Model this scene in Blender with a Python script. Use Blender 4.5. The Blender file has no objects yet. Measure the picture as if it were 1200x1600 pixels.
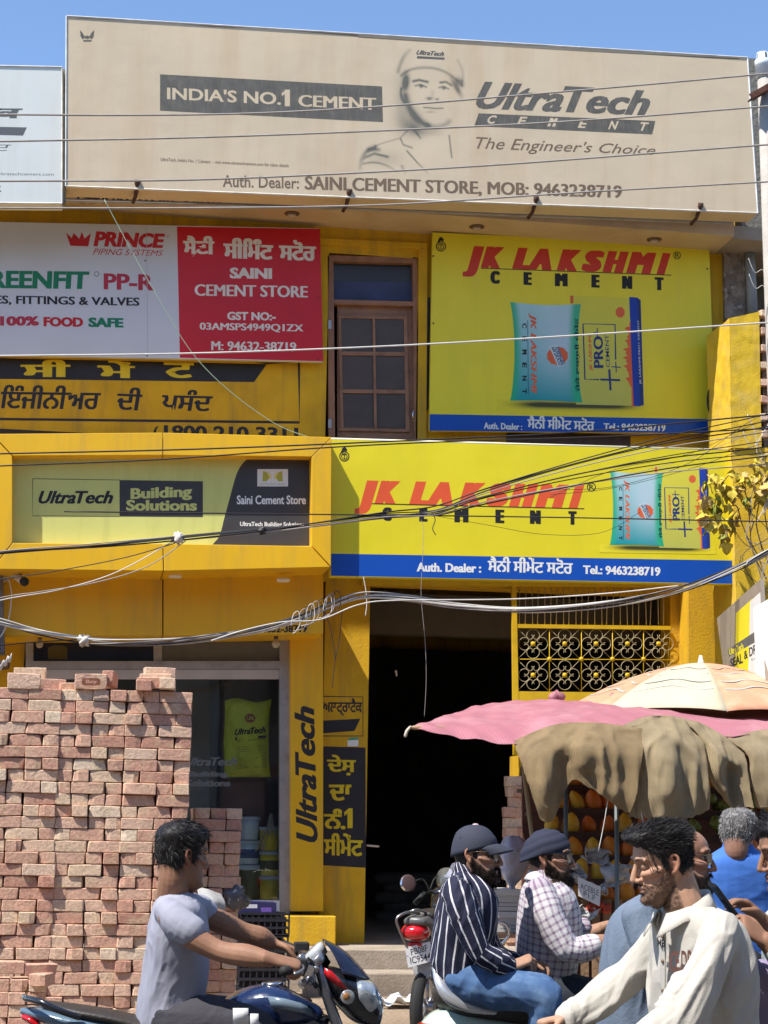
import bpy, bmesh, math, random
import numpy as np
from mathutils import Vector, Matrix, Quaternion
random.seed(7)
rng = np.random.default_rng(11)
R = math.radians
S = bpy.context.scene
C = S.collection

# ------------------------------------------------------------------ camera
FPX = 2750.0                                   # focal length in photo pixels (photo 1200 x 1600)
CAM = Vector((0.0, -17.0, 1.5))
YAW, PITCH, ROLL = R(9.4), math.atan(490/FPX), R(0.9)
fwd = Vector((math.sin(YAW)*math.cos(PITCH), math.cos(YAW)*math.cos(PITCH), math.sin(PITCH)))
right0 = Vector((math.cos(YAW), -math.sin(YAW), 0))
up0 = right0.cross(fwd)
rgt = right0*math.cos(ROLL) + up0*math.sin(ROLL)
upv = up0*math.cos(ROLL) - right0*math.sin(ROLL)
cd = bpy.data.cameras.new('camera')
cam = bpy.data.objects.new('camera', cd); C.objects.link(cam); S.camera = cam
mw = Matrix((rgt, upv, -fwd)).transposed().to_4x4(); mw.translation = CAM
cam.matrix_world = mw
cd.sensor_fit = 'VERTICAL'; cd.sensor_height = 36.0; cd.sensor_width = 27.0
cd.lens = FPX/1600*36.0
cd.clip_start = 0.1; cd.clip_end = 3000

# ------------------------------------------------------------------ light
SUN = Vector((-1.78, -1.0, 3.2)).normalized()     # direction towards the sun
w = bpy.data.worlds.new("World"); S.world = w; w.use_nodes = True
nt = w.node_tree; nt.nodes.clear()
sky = nt.nodes.new('ShaderNodeTexSky'); sky.sky_type = 'NISHITA'; sky.sun_disc = False
sky.sun_elevation = math.asin(SUN.z); sky.sun_rotation = math.atan2(SUN.x, SUN.y)
sky.air_density = 1.0; sky.dust_density = 0.2; sky.ozone_density = 4.5; sky.altitude = 200
bg = nt.nodes.new('ShaderNodeBackground'); bg.inputs[1].default_value = 0.15
wo = nt.nodes.new('ShaderNodeOutputWorld')
nt.links.new(sky.outputs[0], bg.inputs[0]); nt.links.new(bg.outputs[0], wo.inputs[0])
sl = bpy.data.lights.new('sun', 'SUN'); sl.energy = 5.0; sl.angle = R(0.55); sl.color = (1.0, 0.955, 0.88)
so = bpy.data.objects.new('sun', sl); C.objects.link(so)
so.rotation_euler = (-SUN).to_track_quat('-Z', 'Y').to_euler(); so.location = (-12, -8, 20)
S.view_settings.view_transform = 'Standard'; S.view_settings.look = 'None'
S.view_settings.exposure = 0.64; S.view_settings.gamma = 1.0; S.view_settings.use_curve_mapping = False
S.cycles.max_bounces = 8

# ------------------------------------------------------------------ pixel helpers (photo pixels -> points in the place)
def ray(px, py):
    return fwd + rgt*((px-600)/FPX) + upv*((800-py)/FPX)
YOFF = 0.0                           # set-back of the ground floor front behind the upper one
def P(px, py, Y):                    # on the vertical plane y = Y, parallel to the shop front
    Y += YOFF; d = ray(px, py); return CAM + d*((Y-CAM.y)/d.y)
def D(px, py, dist):                 # at a distance along the view axis
    return CAM + ray(px, py)*dist
def PXM(Y):                          # photo pixels per metre near that plane
    return FPX/((Y-CAM.y)/math.cos(YAW))
def proj(p):
    v = Vector(p)-CAM; z = v.dot(fwd)
    return 600+FPX*v.dot(rgt)/z, 800-FPX*v.dot(upv)/z

# ------------------------------------------------------------------ objects
def setp(o, label=None, cat=None, group=None, kind=None):
    if label: o['label'] = label
    if cat: o['category'] = cat
    if group: o['group'] = group
    if kind: o['kind'] = kind
    return o
def thing(name, label, cat, loc, group=None, rot=0):
    o = bpy.data.objects.new(name, None); C.objects.link(o)
    o.location = loc; o.rotation_euler = (0, 0, rot); o.empty_display_size = 0.1
    o['pinv'] = 1
    return setp(o, label, cat, group)
def link(name, me, parent=None):
    o = bpy.data.objects.new(name, me); C.objects.link(o)
    if parent is not None:
        o.parent = parent
        # parts are modelled in world coordinates: undo the parent's placement
        p, m = parent, Matrix.Identity(4)
        while p is not None:
            if p.type == 'EMPTY': m = Matrix.LocRotScale(p.location, p.rotation_euler, p.scale) @ m
            p = p.parent
        if parent.type == 'EMPTY': o.matrix_parent_inverse = m.inverted()
    return o
def mk(name, verts, faces, mat, parent=None, smooth=False, **kw):
    me = bpy.data.meshes.new(name)
    me.from_pydata([tuple(v) for v in verts], [], faces)
    if isinstance(mat, (list, tuple)):
        for m in mat: me.materials.append(m)
    elif mat is not None: me.materials.append(mat)
    me.update()
    if smooth: me.shade_smooth()
    o = link(name, me, parent)
    return setp(o, **kw)

# a mesh collector
class MB:
    def __init__(s): s.v = []; s.f = []; s.m = []; s.mi = 0; s.sm = []; s.smooth = False
    def add(s, vs, fs):
        b = len(s.v); s.v += [tuple(v) for v in vs]
        for f in fs: s.f.append(tuple(i+b for i in f)); s.m.append(s.mi); s.sm.append(s.smooth)
    def prism(s, pts, Y0, Y1):        # pixels on plane Y0, extruded straight back to Y1
        a = [P(x, y, Y0) for x, y in pts]
        b = [Vector((p.x, Y1+YOFF, p.z)) for p in a]
        n = len(a)
        s.add(a+b, [tuple(range(n))[::-1], tuple(range(n, 2*n))] + [(i, (i+1) % n, n+(i+1) % n, n+i) for i in range(n)])
    def box(s, c, size, rot=None):
        c = Vector(c); hx, hy, hz = [q/2 for q in size]
        vs = [Vector((x, y, z)) for x in (-hx, hx) for y in (-hy, hy) for z in (-hz, hz)]
        if rot is not None: vs = [rot @ v for v in vs]
        s.add([c+v for v in vs], [(0, 1, 3, 2), (4, 6, 7, 5), (0, 4, 5, 1), (2, 3, 7, 6), (0, 2, 6, 4), (1, 5, 7, 3)])
    def tube(s, pts, r, n=8, cap=True, smooth=True):
        pts = [Vector(p) for p in pts]; m = len(pts)
        rs = r if isinstance(r, (list, tuple)) else [r]*m
        t = [(pts[min(i+1, m-1)]-pts[max(i-1, 0)]).normalized() for i in range(m)]
        up = Vector((0, 0, 1)) if abs(t[0].z) < .9 else Vector((1, 0, 0))
        nrm = (up - t[0]*up.dot(t[0])).normalized(); vs = []; fs = []
        for i in range(m):
            nrm = (nrm - t[i]*nrm.dot(t[i]))
            nrm = nrm.normalized() if nrm.length > 1e-6 else t[i].orthogonal().normalized()
            bn = t[i].cross(nrm)
            for k in range(n):
                a = 2*math.pi*k/n
                vs.append(pts[i] + (nrm*math.cos(a)+bn*math.sin(a))*rs[i])
        for i in range(m-1):
            for k in range(n):
                k2 = (k+1) % n
                fs.append((i*n+k, i*n+k2, (i+1)*n+k2, (i+1)*n+k))
        if cap: fs += [tuple(range(n))[::-1], tuple((m-1)*n+k for k in range(n))]
        o = s.smooth; s.smooth = smooth; s.add(vs, fs); s.smooth = o
    def lathe(s, base, axis, prof, n=20, smooth=True):    # prof: (along axis, radius)
        axis = Vector(axis).normalized(); a = axis.orthogonal().normalized(); b = axis.cross(a); base = Vector(base)
        vs = []; fs = []
        for h, r in prof:
            for k in range(n):
                t = 2*math.pi*k/n; vs.append(base+axis*h+(a*math.cos(t)+b*math.sin(t))*max(r, 1e-4))
        m = len(prof)
        for i in range(m-1):
            for k in range(n):
                k2 = (k+1) % n; fs.append((i*n+k, i*n+k2, (i+1)*n+k2, (i+1)*n+k))
        fs += [tuple(range(n))[::-1], tuple((m-1)*n+k for k in range(n))]
        o = s.smooth; s.smooth = smooth; s.add(vs, fs); s.smooth = o
    def grid(s, g, closed=False, smooth=True):
        nv = len(g); nu = len(g[0]); fs = []
        for i in range(nv-1):
            for j in range(nu-1): fs.append((i*nu+j, i*nu+j+1, (i+1)*nu+j+1, (i+1)*nu+j))
        o = s.smooth; s.smooth = smooth; s.add([p for r in g for p in r], fs); s.smooth = o
    def build(s, name, mat, parent=None, solid=0, bevel=0, **kw):
        o = mk(name, s.v, s.f, mat, parent, **kw); me = o.data
        me.polygons.foreach_set('use_smooth', s.sm)
        if any(s.m): me.polygons.foreach_set('material_index', s.m)
        if solid:
            md = o.modifiers.new('s', 'SOLIDIFY'); md.thickness = solid; md.offset = 0
        if bevel:
            md = o.modifiers.new('b', 'BEVEL'); md.width = bevel; md.segments = 2; md.limit_method = 'ANGLE'
        return o
def prism(name, pts, Y0, Y1, mat, parent=None, bevel=0, **kw):
    m = MB(); m.prism(pts, Y0, Y1); return m.build(name, mat, parent, bevel=bevel, **kw)
def quadpx(x0, y0, x1, y1): return [(x0, y0), (x1, y0), (x1, y1), (x0, y1)]
def crom(pts, k=8):                              # Catmull-Rom through points
    pts = [np.array(p, float) for p in pts]; out = []
    n = len(pts)
    for i in range(n-1):
        p0 = pts[max(i-1, 0)]; p1 = pts[i]; p2 = pts[i+1]; p3 = pts[min(i+2, n-1)]
        for j in range(k):
            t = j/k
            out.append(.5*((2*p1)+(-p0+p2)*t+(2*p0-5*p1+4*p2-p3)*t*t+(-p0+3*p1-3*p2+p3)*t**3))
    out.append(pts[-1]); return out
def bic(grid, ku=6, kv=6):                       # smooth surface through a net of points
    rows = [crom([tuple(p) for p in r], ku) for r in grid]
    cols = [crom([r[j] for r in rows], kv) for j in range(len(rows[0]))]
    return [[Vector(cols[j][i]) for j in range(len(cols))] for i in range(len(cols[0]))]

# numpy value noise
def vnoise(p, seed=0):
    p = np.asarray(p, float); i = np.floor(p).astype(np.int64); f = p-i; f = f*f*(3-2*f)
    def h(a, b, c):
        x = (a*374761393 + b*668265263 + c*2147483647 + seed*974711) & 0xffffffff
        x = ((x ^ (x >> 13))*1274126177) & 0xffffffff
        return ((x ^ (x >> 16)) & 0xffff)/65535.0
    r = 0
    for dx in (0, 1):
        for dy in (0, 1):
            for dz in (0, 1):
                r = r + h(i[..., 0]+dx, i[..., 1]+dy, i[..., 2]+dz) * (f[..., 0] if dx else 1-f[..., 0]) * (f[..., 1] if dy else 1-f[..., 1]) * (f[..., 2] if dz else 1-f[..., 2])
    return r*2-1
def fbm(p, o=3, seed=0):
    r = 0; a = 1
    for k in range(o): r = r + a*vnoise(np.asarray(p)*2**k, seed+k); a *= .5
    return r

# ------------------------------------------------------------------ materials
_m = {}
def M(name, col=(.5, .5, .5), rough=.6, var=.08, scale=4, bump=0.0, bscale=60, metal=0.0, spec=.4, dirt=None, damt=.0,
      dscale=3, streak=False, trans=0, emit=None, coat=0, alpha=1, attr=None, speck=None):
    if name in _m: return _m[name]
    m = bpy.data.materials.new(name); m.use_nodes = True; n = m.node_tree.nodes; L = m.node_tree.links
    b = n['Principled BSDF']; b.inputs['Roughness'].default_value = rough; b.inputs['Metallic'].default_value = metal
    b.inputs['Specular IOR Level'].default_value = spec
    tc = n.new('ShaderNodeTexCoord'); src = tc.outputs['Object']
    if attr:
        at = n.new('ShaderNodeAttribute'); at.attribute_name = attr; cin = at.outputs['Color']
    else: cin = None
    nz = n.new('ShaderNodeTexNoise'); nz.inputs['Scale'].default_value = scale; nz.inputs['Detail'].default_value = 6
    L.new(src, nz.inputs['Vector'])
    mp = n.new('ShaderNodeMapRange'); mp.inputs['From Min'].default_value = .3; mp.inputs['From Max'].default_value = .7
    mp.inputs['To Min'].default_value = 1-var; mp.inputs['To Max'].default_value = 1+var
    L.new(nz.outputs['Fac'], mp.inputs['Value'])
    mu = n.new('ShaderNodeVectorMath'); mu.operation = 'SCALE'
    if cin is not None: L.new(cin, mu.inputs[0])
    else: mu.inputs[0].default_value = col[:3]
    L.new(mp.outputs[0], mu.inputs['Scale']); out = mu.outputs[0]
    if dirt is not None:
        n2 = n.new('ShaderNodeTexNoise'); n2.inputs['Scale'].default_value = dscale; n2.inputs['Detail'].default_value = 8
        n2.inputs['Roughness'].default_value = .65
        ma = n.new('ShaderNodeMapping'); ma.inputs['Scale'].default_value = (3, 3, .35) if streak else (1, 1, 1)
        L.new(src, ma.inputs[0]); L.new(ma.outputs[0], n2.inputs['Vector'])
        m2 = n.new('ShaderNodeMapRange'); m2.inputs['From Min'].default_value = .48; m2.inputs['From Max'].default_value = .72
        m2.inputs['To Max'].default_value = damt; L.new(n2.outputs['Fac'], m2.inputs['Value'])
        mx = n.new('ShaderNodeMix'); mx.data_type = 'RGBA'; L.new(m2.outputs[0], mx.inputs['Factor'])
        L.new(out, mx.inputs['A']); mx.inputs['B'].default_value = (*dirt, 1); out = mx.outputs['Result']
    if speck is not None:
        n3 = n.new('ShaderNodeTexNoise'); n3.inputs['Scale'].default_value = speck[1]; n3.inputs['Detail'].default_value = 3
        L.new(src, n3.inputs['Vector'])
        m3 = n.new('ShaderNodeMapRange'); m3.inputs['From Min'].default_value = .6; m3.inputs['From Max'].default_value = .66
        m3.inputs['To Max'].default_value = speck[2]; L.new(n3.outputs['Fac'], m3.inputs['Value'])
        mx = n.new('ShaderNodeMix'); mx.data_type = 'RGBA'; L.new(m3.outputs[0], mx.inputs['Factor'])
        L.new(out, mx.inputs['A']); mx.inputs['B'].default_value = (*speck[0], 1); out = mx.outputs['Result']
    L.new(out, b.inputs['Base Color'])
    if bump:
        nb = n.new('ShaderNodeTexNoise'); nb.inputs['Scale'].default_value = bscale; nb.inputs['Detail'].default_value = 5
        L.new(src, nb.inputs['Vector'])
        bp = n.new('ShaderNodeBump'); bp.inputs['Strength'].default_value = min(bump, 1); bp.inputs['Distance'].default_value = .6/bscale*max(1, bump)
        L.new(nb.outputs['Fac'], bp.inputs['Height']); L.new(bp.outputs[0], b.inputs['Normal'])
    if trans: b.inputs['Transmission Weight'].default_value = trans
    if coat: b.inputs['Coat Weight'].default_value = coat; b.inputs['Coat Roughness'].default_value = .08
    if alpha < 1: b.inputs['Alpha'].default_value = alpha
    if emit: b.inputs['Emission Color'].default_value = (*emit[0], 1); b.inputs['Emission Strength'].default_value = emit[1]
    _m[name] = m; return m
def glass_mat(name, tint, refl=.12, alpha=.25, rough=.03):
    if name in _m: return _m[name]
    m = bpy.data.materials.new(name); m.use_nodes = True; n = m.node_tree.nodes; L = m.node_tree.links; n.clear()
    o = n.new('ShaderNodeOutputMaterial'); t = n.new('ShaderNodeBsdfTransparent'); t.inputs[0].default_value = (*tint, 1)
    g = n.new('ShaderNodeBsdfGlossy'); g.inputs['Roughness'].default_value = rough
    f = n.new('ShaderNodeFresnel'); f.inputs[0].default_value = 1.5
    ad = n.new('ShaderNodeMath'); ad.operation = 'ADD'; ad.inputs[1].default_value = refl; L.new(f.outputs[0], ad.inputs[0])
    mx = n.new('ShaderNodeMixShader'); L.new(ad.outputs[0], mx.inputs[0]); L.new(t.outputs[0], mx.inputs[1]); L.new(g.outputs[0], mx.inputs[2])
    L.new(mx.outputs[0], o.inputs[0]); _m[name] = m; return m

# ------------------------------------------------------------------ lettering and flat print on a plane
_tc = {}
def textmesh(s, off=0, shear=0, sp=1.0):
    k = (s, off, shear, sp)
    if k in _tc: return _tc[k]
    cu = bpy.data.curves.new('t', 'FONT'); cu.body = s; cu.offset = off; cu.shear = shear; cu.resolution_u = 3; cu.space_character = sp
    ob = bpy.data.objects.new('t', cu); me = bpy.data.meshes.new_from_object(ob)
    v = np.array([q.co[:2] for q in me.vertices]); f = [tuple(p.vertices) for p in me.polygons]
    bpy.data.objects.remove(ob); bpy.data.curves.remove(cu); bpy.data.meshes.remove(me)
    _tc[k] = (v, f); return v, f
class Print:                                       # flat print on the plane y=Y, given in photo pixels
    def __init__(s, parent, Y, step=.00006, fn=None): s.parent = parent; s.Y = Y; s.k = 1; s.step = step; s.P = fn or P
    def y(s): s.k += 1; return s.Y - s.k*s.step
    def poly(s, name, pts, mat, **kw):
        Y = s.y(); return mk(name, [s.P(x, y, Y) for x, y in pts], [tuple(range(len(pts)))[::-1]], mat, s.parent, **kw)
    def rect(s, name, x0, y0, x1, y1, mat, **kw): return s.poly(name, quadpx(x0, y0, x1, y1), mat, **kw)
    def text(s, t, q, mat, off=0, shear=0, fat=0, nf=3, sp=1.0, name='lettering'):
        # q: (x0,yb0,x1,yb1,h) baseline ends and height, or four corners BL,BR,TR,TL
        if len(q) == 5: x0, y0, x1, y1, h = q; q = [(x0, y0), (x1, y1), (x1, y1-h), (x0, y0-h)]
        if t == 'UltraTech':
            def mixq(a, b, u): return (a[0]*(1-u)+b[0]*u, a[1]*(1-u)+b[1]*u)
            A, B_, C_, D_ = q; m1, m2, m3, m4 = mixq(A, B_, .495), mixq(D_, C_, .505), mixq(A, B_, .505), mixq(D_, C_, .485)
            s.text("Ultra", [A, m1, m2, D_], mat, .020, shear, .05, 4, 1.04, name); s.k -= 1
            return s.text("Tech", [m3, B_, C_, m4], mat, .020, shear, .05, 4, 1.02, name)
        if 'M' in t and off > .012: off = 0; fat = max(fat, .075 if len(t) > 1 else .22); nf = max(nf, 6)
        v, f = textmesh(t, off, shear, sp)
        if not len(v): return
        mn = v.min(0); mx = v.max(0); V = []; F = []
        n = nf if fat else 1
        sp = mx-mn; fw = fat
        for k in range(n):
            Y = s.Y-(s.k+1)*s.step-k*.00001; dx = fw*(k/(n-1)) if n > 1 else 0
            b = len(V)
            for x, y in v:
                u = (x-mn[0]+dx)/(sp[0]+fw); w_ = (y-mn[1])/sp[1]
                bx = q[0][0]*(1-u)+q[1][0]*u; by = q[0][1]*(1-u)+q[1][1]*u
                tx = q[3][0]*(1-u)+q[2][0]*u; ty = q[3][1]*(1-u)+q[2][1]*u
                V.append(s.P(bx*(1-w_)+tx*w_, by*(1-w_)+ty*w_, Y))
            F += [tuple(i+b for i in p) for p in f]
        s.k += 1
        return mk(name, V, F, mat, s.parent)
    def ring(s, name, x, y, r, t, mat, n=28, ry=None):
        Y = s.y(); ry = ry or r; V = []; F = []
        for k in range(n):
            a = 2*math.pi*k/n
            V.append(s.P(x+r*math.cos(a), y+ry*math.sin(a), Y)); V.append(s.P(x+(r-t)*math.cos(a), y+(ry-t)*math.sin(a), Y))
        for k in range(n):
            j = (k+1) % n; F.append((2*k, 2*j, 2*j+1, 2*k+1))
        return mk(name, V, F, mat, s.parent)
    def disc(s, name, x, y, rx, ry, mat, n=24, jag=0):
        rs = [1+(jag if k % 2 else 0) for k in range(n)]
        return s.poly(name, [(x+rx*rs[k]*math.cos(2*math.pi*k/n), y+ry*rs[k]*math.sin(2*math.pi*k/n)) for k in range(n)], mat)
    def line(s, name, pts, t, mat):                # stroke with thickness t pixels
        Y = s.y(); V = []; F = []; n = len(pts)
        for i in range(n):
            a = np.array(pts[max(i-1, 0)], float); b = np.array(pts[min(i+1, n-1)], float)
            d = b-a; d /= (np.linalg.norm(d)+1e-9); nn = np.array([-d[1], d[0]])*t/2
            p = np.array(pts[i], float); V += [s.P(*(p+nn), Y), s.P(*(p-nn), Y)]
        for i in range(n-1): F.append((2*i, 2*i+1, 2*i+3, 2*i+2))
        return mk(name, V, F, mat, s.parent)
    def cgrid(s, name, q, nx, ny, fn, mat):        # printed picture: colour function over a fine grid
        Y = s.y(); V = []; F = []; U = np.linspace(0, 1, nx); W = np.linspace(0, 1, ny)
        uu, ww = np.meshgrid(U, W); q = [np.array(p, float) for p in q]    # TL TR BR BL
        X = (q[0][0]*(1-uu)+q[1][0]*uu)*(1-ww)+(q[3][0]*(1-uu)+q[2][0]*uu)*ww
        Z = (q[0][1]*(1-uu)+q[1][1]*uu)*(1-ww)+(q[3][1]*(1-uu)+q[2][1]*uu)*ww
        V = [s.P(a, b, Y) for a, b in zip(X.ravel(), Z.ravel())]
        F = [(i*nx+j, (i+1)*nx+j, (i+1)*nx+j+1, i*nx+j+1) for i in range(ny-1) for j in range(nx-1)]
        o = mk(name, V, F, mat, s.parent); col = fn(X, Z, uu, ww).reshape(-1, 3)
        ca = o.data.color_attributes.new('Col', 'FLOAT_COLOR', 'POINT')
        ca.data.foreach_set('color', np.hstack([col, np.ones((len(col), 1))]).ravel().astype(np.float32))
        return o
def text3(name, s, o, ux, uy, h, mat, parent, off=0, shear=0, width=None, align='C'):
    # lettering in 3-D: origin o, unit vectors ux, uy; cap height h
    v, f = textmesh(s, off, shear); mn = v.min(0); mx = v.max(0); sc = h/(mx[1]-mn[1]); sx = sc if width is None else width/(mx[0]-mn[0])
    c = (mn[0]+mx[0])/2 if align == 'C' else mn[0]
    return mk(name, [o+ux*((x-c)*sx)+uy*((y-mn[1])*sc) for x, y in v], f, mat, parent)
# ------------------------------------------------------------------ palette
YW = M('yellow_wall', (.64, .37, .010), .75, .14, 2.5, .25, 45, dirt=(.30, .20, .05), damt=.7, dscale=2.2, streak=True)
YP = M('yellow_panel', (.80, .45, .008), .40, .06, 1.2, dirt=(.42, .27, .07), damt=.4, dscale=2, streak=True, spec=.5)
YR = M('rough_yellow', (.68, .44, .022), .85, .12, 5, .35, 60, dirt=(.5, .40, .2), damt=.35, dscale=6)
BLK = M('black_paint', (.022, .021, .026), .6, .15, 8)
SGY = M('sign_yellow', (.82, .69, .028), .42, .04, 1.5, .03, 2, dirt=(.55, .5, .06), damt=.2, dscale=1.5, streak=True)
SGR = M('sign_red', (.62, .045, .02), .45, .05)
SGK = M('sign_black', (.015, .014, .013), .5, .05)
SGB = M('sign_blue', (.004, .075, .42), .42, .06, 2)
SGW = M('sign_white_ink', (.78, .78, .76), .5, .03)
STEEL = M('aluminium', (.42, .41, .42), .42, .10, 6, metal=.55, dirt=(.2, .17, .15), damt=.5, dscale=9)
CONC = M('concrete', (.34, .285, .225), .9, .14, 3, .35, 45, dirt=(.20, .15, .10), damt=.6, dscale=3.5, speck=((.45, .38, .3), 18, .4))
BEIGE = M('billboard_vinyl', (.60, .485, .335), .75, .045, 1.3, .035, 3, dirt=(.50, .36, .21), damt=.5, dscale=1.2, streak=True)
GREY = M('faded_grey_ink', (.105, .10, .088), .75, .18, 9, dirt=(.36, .29, .2), damt=.25, dscale=14, streak=True)
BRN = M('brown_ink', (.17, .115, .075), .75, .15, 9)
DARK = M('dark_void', (.012, .011, .011), .9, .2)

# ------------------------------------------------------------------ the setting
GM = M('street_ground', (.27, .20, .135), .95, .18, 1.3, .9, 22, dirt=(.18, .13, .09), damt=.6, dscale=.8, speck=((.5, .42, .34), 30, .5))
g = MB(); g.grid([[Vector((x, y, 0)) for x in (-400, -40, 40, 400)] for y in (-400, -60, 60, 400)], smooth=False)
g.build('ground', GM, kind='structure')
def road():
    m = MB(); m.grid([[Vector((x, y, .004)) for x in (-300, 300)] for y in (-14.6, -6.4)], smooth=False)
    return m.build('road', M('asphalt', (.060, .057, .054), .9, .2, 2, .8, 40, dirt=(.2, .16, .12), damt=.5, dscale=.7), kind='structure')
road()

# row of buildings across the street, unseen behind the camera, added to cut ambient sky light
def across():
    for k, (x0, x1, h, c) in enumerate(((-60, -22, 8, (.3, .26, .2)), (-22, -9, 11, (.34, .28, .22)), (-9, 3, 9, (.4, .36, .3)), (3, 14, 12, (.25, .2, .17)), (14, 60, 9, (.33, .3, .27)))):
        m = MB(); m.box(((x0+x1)/2, -27, h/2), (x1-x0-.1, 8, h)); o = m.build('unseen_opposite_building', M('opposite_plaster_%d' % k, c, .9, .15, 1), kind='structure')
        w_ = MB()
        for fl in range(int(h//3)):
            x = x0+1
            while x < x1-2: w_.box((x+.7, -22.98, fl*3+1.6), (1.3, .1, 1.7)); x += 2.6
        w_.build('window', M('opposite_window', (.03, .035, .04), .2), o, kind='stuff')
across()

# ------------------------------------------------------------------ the shop building
B = thing('shop_building', 'two storey yellow cement store with a brown first floor door and a dark open gateway', 'building', P(600, 1500, 0))
xl, xr = P(-330, 800, 0).x, P(1150, 600, 0).x
def zof(py, Y=0, px=600): return P(px, py, Y).z
FLZ = P(650, 1484, -.6).z                      # shop floor level
z_up0, z_top = zof(700), zof(338)
DL, DR = P(512, 500, 0).x, P(652, 500, 0).x; DT = P(580, 399, 0).z; DB = P(580, 735, 0).z
def wallbox(name, x0, x1, y0, y1, z0, z1, mat, parent=B, **kw):
    m = MB(); m.box(((x0+x1)/2, (y0+y1)/2, (z0+z1)/2), (x1-x0, y1-y0, z1-z0)); return m.build(name, mat, parent, **kw)
# upper wall around the door opening
m = MB()
def bx(x0, x1, y0, y1, z0, z1): m.box(((x0+x1)/2, (y0+y1)/2, (z0+z1)/2), (x1-x0, y1-y0, z1-z0))
bx(xl, DL, 0, .2, z_up0, z_top); bx(DR, xr, 0, .2, z_up0, z_top); bx(DL, DR, 0, .2, DT, z_top); bx(DL, DR, 0, .2, z_up0, DB)
m.build('upper_wall', YW, B)
# raised plaster band round the door
m = MB(); m.prism([(500, 372), (668, 380), (668, 389), (500, 381)], -.035, .001); m.prism([(655, 389), (668, 389), (666, 690), (653, 690)], -.035, .001)
m.build('plaster_band', YW, B)
MARB = M('marble_soffit', (.50, .38, .26), .45, .18, 1.2, dirt=(.62, .52, .40), damt=.8, dscale=1.6)
SF = -.6
zs = [P(600, 329, SF).z, P(600, 300, SF).z]
m = MB(); bx(xl-.3, P(1147, 350, SF).x, SF, .2, zs[0], zs[1]); m.build('roof_slab', MARB, B)
# back body and parapet, so that the shop is a solid building
m = MB(); bx(xl, xr+.1, .2, 7, zs[0]-.02, zs[1]+.9); m.build('parapet', YW, B)
m = MB(); bx(xl, xl+.2, .2, 7, 0, zs[0]-.02); bx(xr-.2, xr, .2, 7, 0, zs[0]-.02); bx(xl, xr, 6.9, 7.1, 0, zs[0]-.02); m.build('side_wall', YW, B)
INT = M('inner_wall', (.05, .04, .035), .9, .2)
# ground floor
YOFF = .33
GL, GR, PX = P(572, 1300, -.1).x, P(1048, 1000, -.1).x, P(503, 1200, -.1).x
beamz = P(700, 916, -.1).z; FW = -.1+YOFF
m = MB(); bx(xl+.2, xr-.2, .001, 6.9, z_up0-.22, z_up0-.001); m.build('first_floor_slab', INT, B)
m = MB(); bx(xl, xr, FW, .52, beamz, z_up0-.22); m.build('lintel_beam', YW, B)
m = MB(); bx(PX, GL, FW, .8, 0, beamz-.001); m.build('pillar', YW, B)
GX2 = P(1072, 960, -.35).x
m = MB(); bx(GR, xr, FW, .55, 0, beamz-.001); m.build('pillar', YW, B)
m = MB(); m.prism([(1076, 908), (1150, 912), (1165, 1500), (1076, 1500)], -.38, -.1); m.build('pillar', YW, B)
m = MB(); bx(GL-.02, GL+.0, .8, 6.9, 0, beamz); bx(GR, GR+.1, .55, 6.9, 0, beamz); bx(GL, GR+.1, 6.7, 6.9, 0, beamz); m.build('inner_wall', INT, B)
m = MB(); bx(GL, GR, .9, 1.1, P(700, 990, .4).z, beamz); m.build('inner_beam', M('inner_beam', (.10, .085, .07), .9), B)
sx = P(-100, 1200, 0).x
m = MB(); bx(xl, P(40, 1000, 0).x, FW, .4, 0, beamz-.001); m.build('pillar', YW, B)
m = MB(); bx(xl+.2, PX+.1, 1.8, 1.9, 0, beamz); bx(PX, PX+.1, .8, 1.8, 0, beamz-.002); m.build('shop_back_wall', M('shop_inside', (.30, .31, .32), .8), B)
# plinth and steps
m = MB(); bx(xl, xr+1, -.6, 6.9, -.02, FLZ); o = m.build('plinth', CONC, B, bevel=.012)
zz = P(620, 1515, -.95).z
m = MB(); bx(P(470, 1520, -.95).x, xr+1, -.98, -.602, -.02, max(.1, zz)); m.build('step', CONC, B, bevel=.015)
m = MB(); bx(PX-.36, PX+.12, -.12, FW-.001, FLZ+.001, P(490, 1430, -.3).z); m.build('pillar_base', YW, B, bevel=.01)

YOFF = 0
# conduit along the slab
m = MB(); m.tube([P(-330, 301, -.66), P(560, 326, -.66), P(1140, 348, -.66)], .022, 8); m.build('conduit', M('conduit_grey', (.34, .31, .28), .6, .15, 8), B)
# round lamps set in the slab soffit
for x, y in ((142, 326), (456, 341), (745, 354), (1022, 361)):
    p = P(x, y, -.33); p.z = zs[0]
    mm = MB(); mm.lathe(p-Vector((0, 0, .012)), (0, 0, 1), [(0, .062), (.004, .075), (.012, .078)], 20)
    q = mm.build('recessed_light', M('rusty_steel', (.14, .08, .05), .7, .3, 20), B)
    mm = MB(); mm.lathe(p-Vector((0, 0, .045)), (0, 0, 1), [(0, .02), (.012, .042), (.032, .046)], 14); mm.build('bulb', M('dull_bulb', (.45, .36, .28), .4), q)

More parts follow.
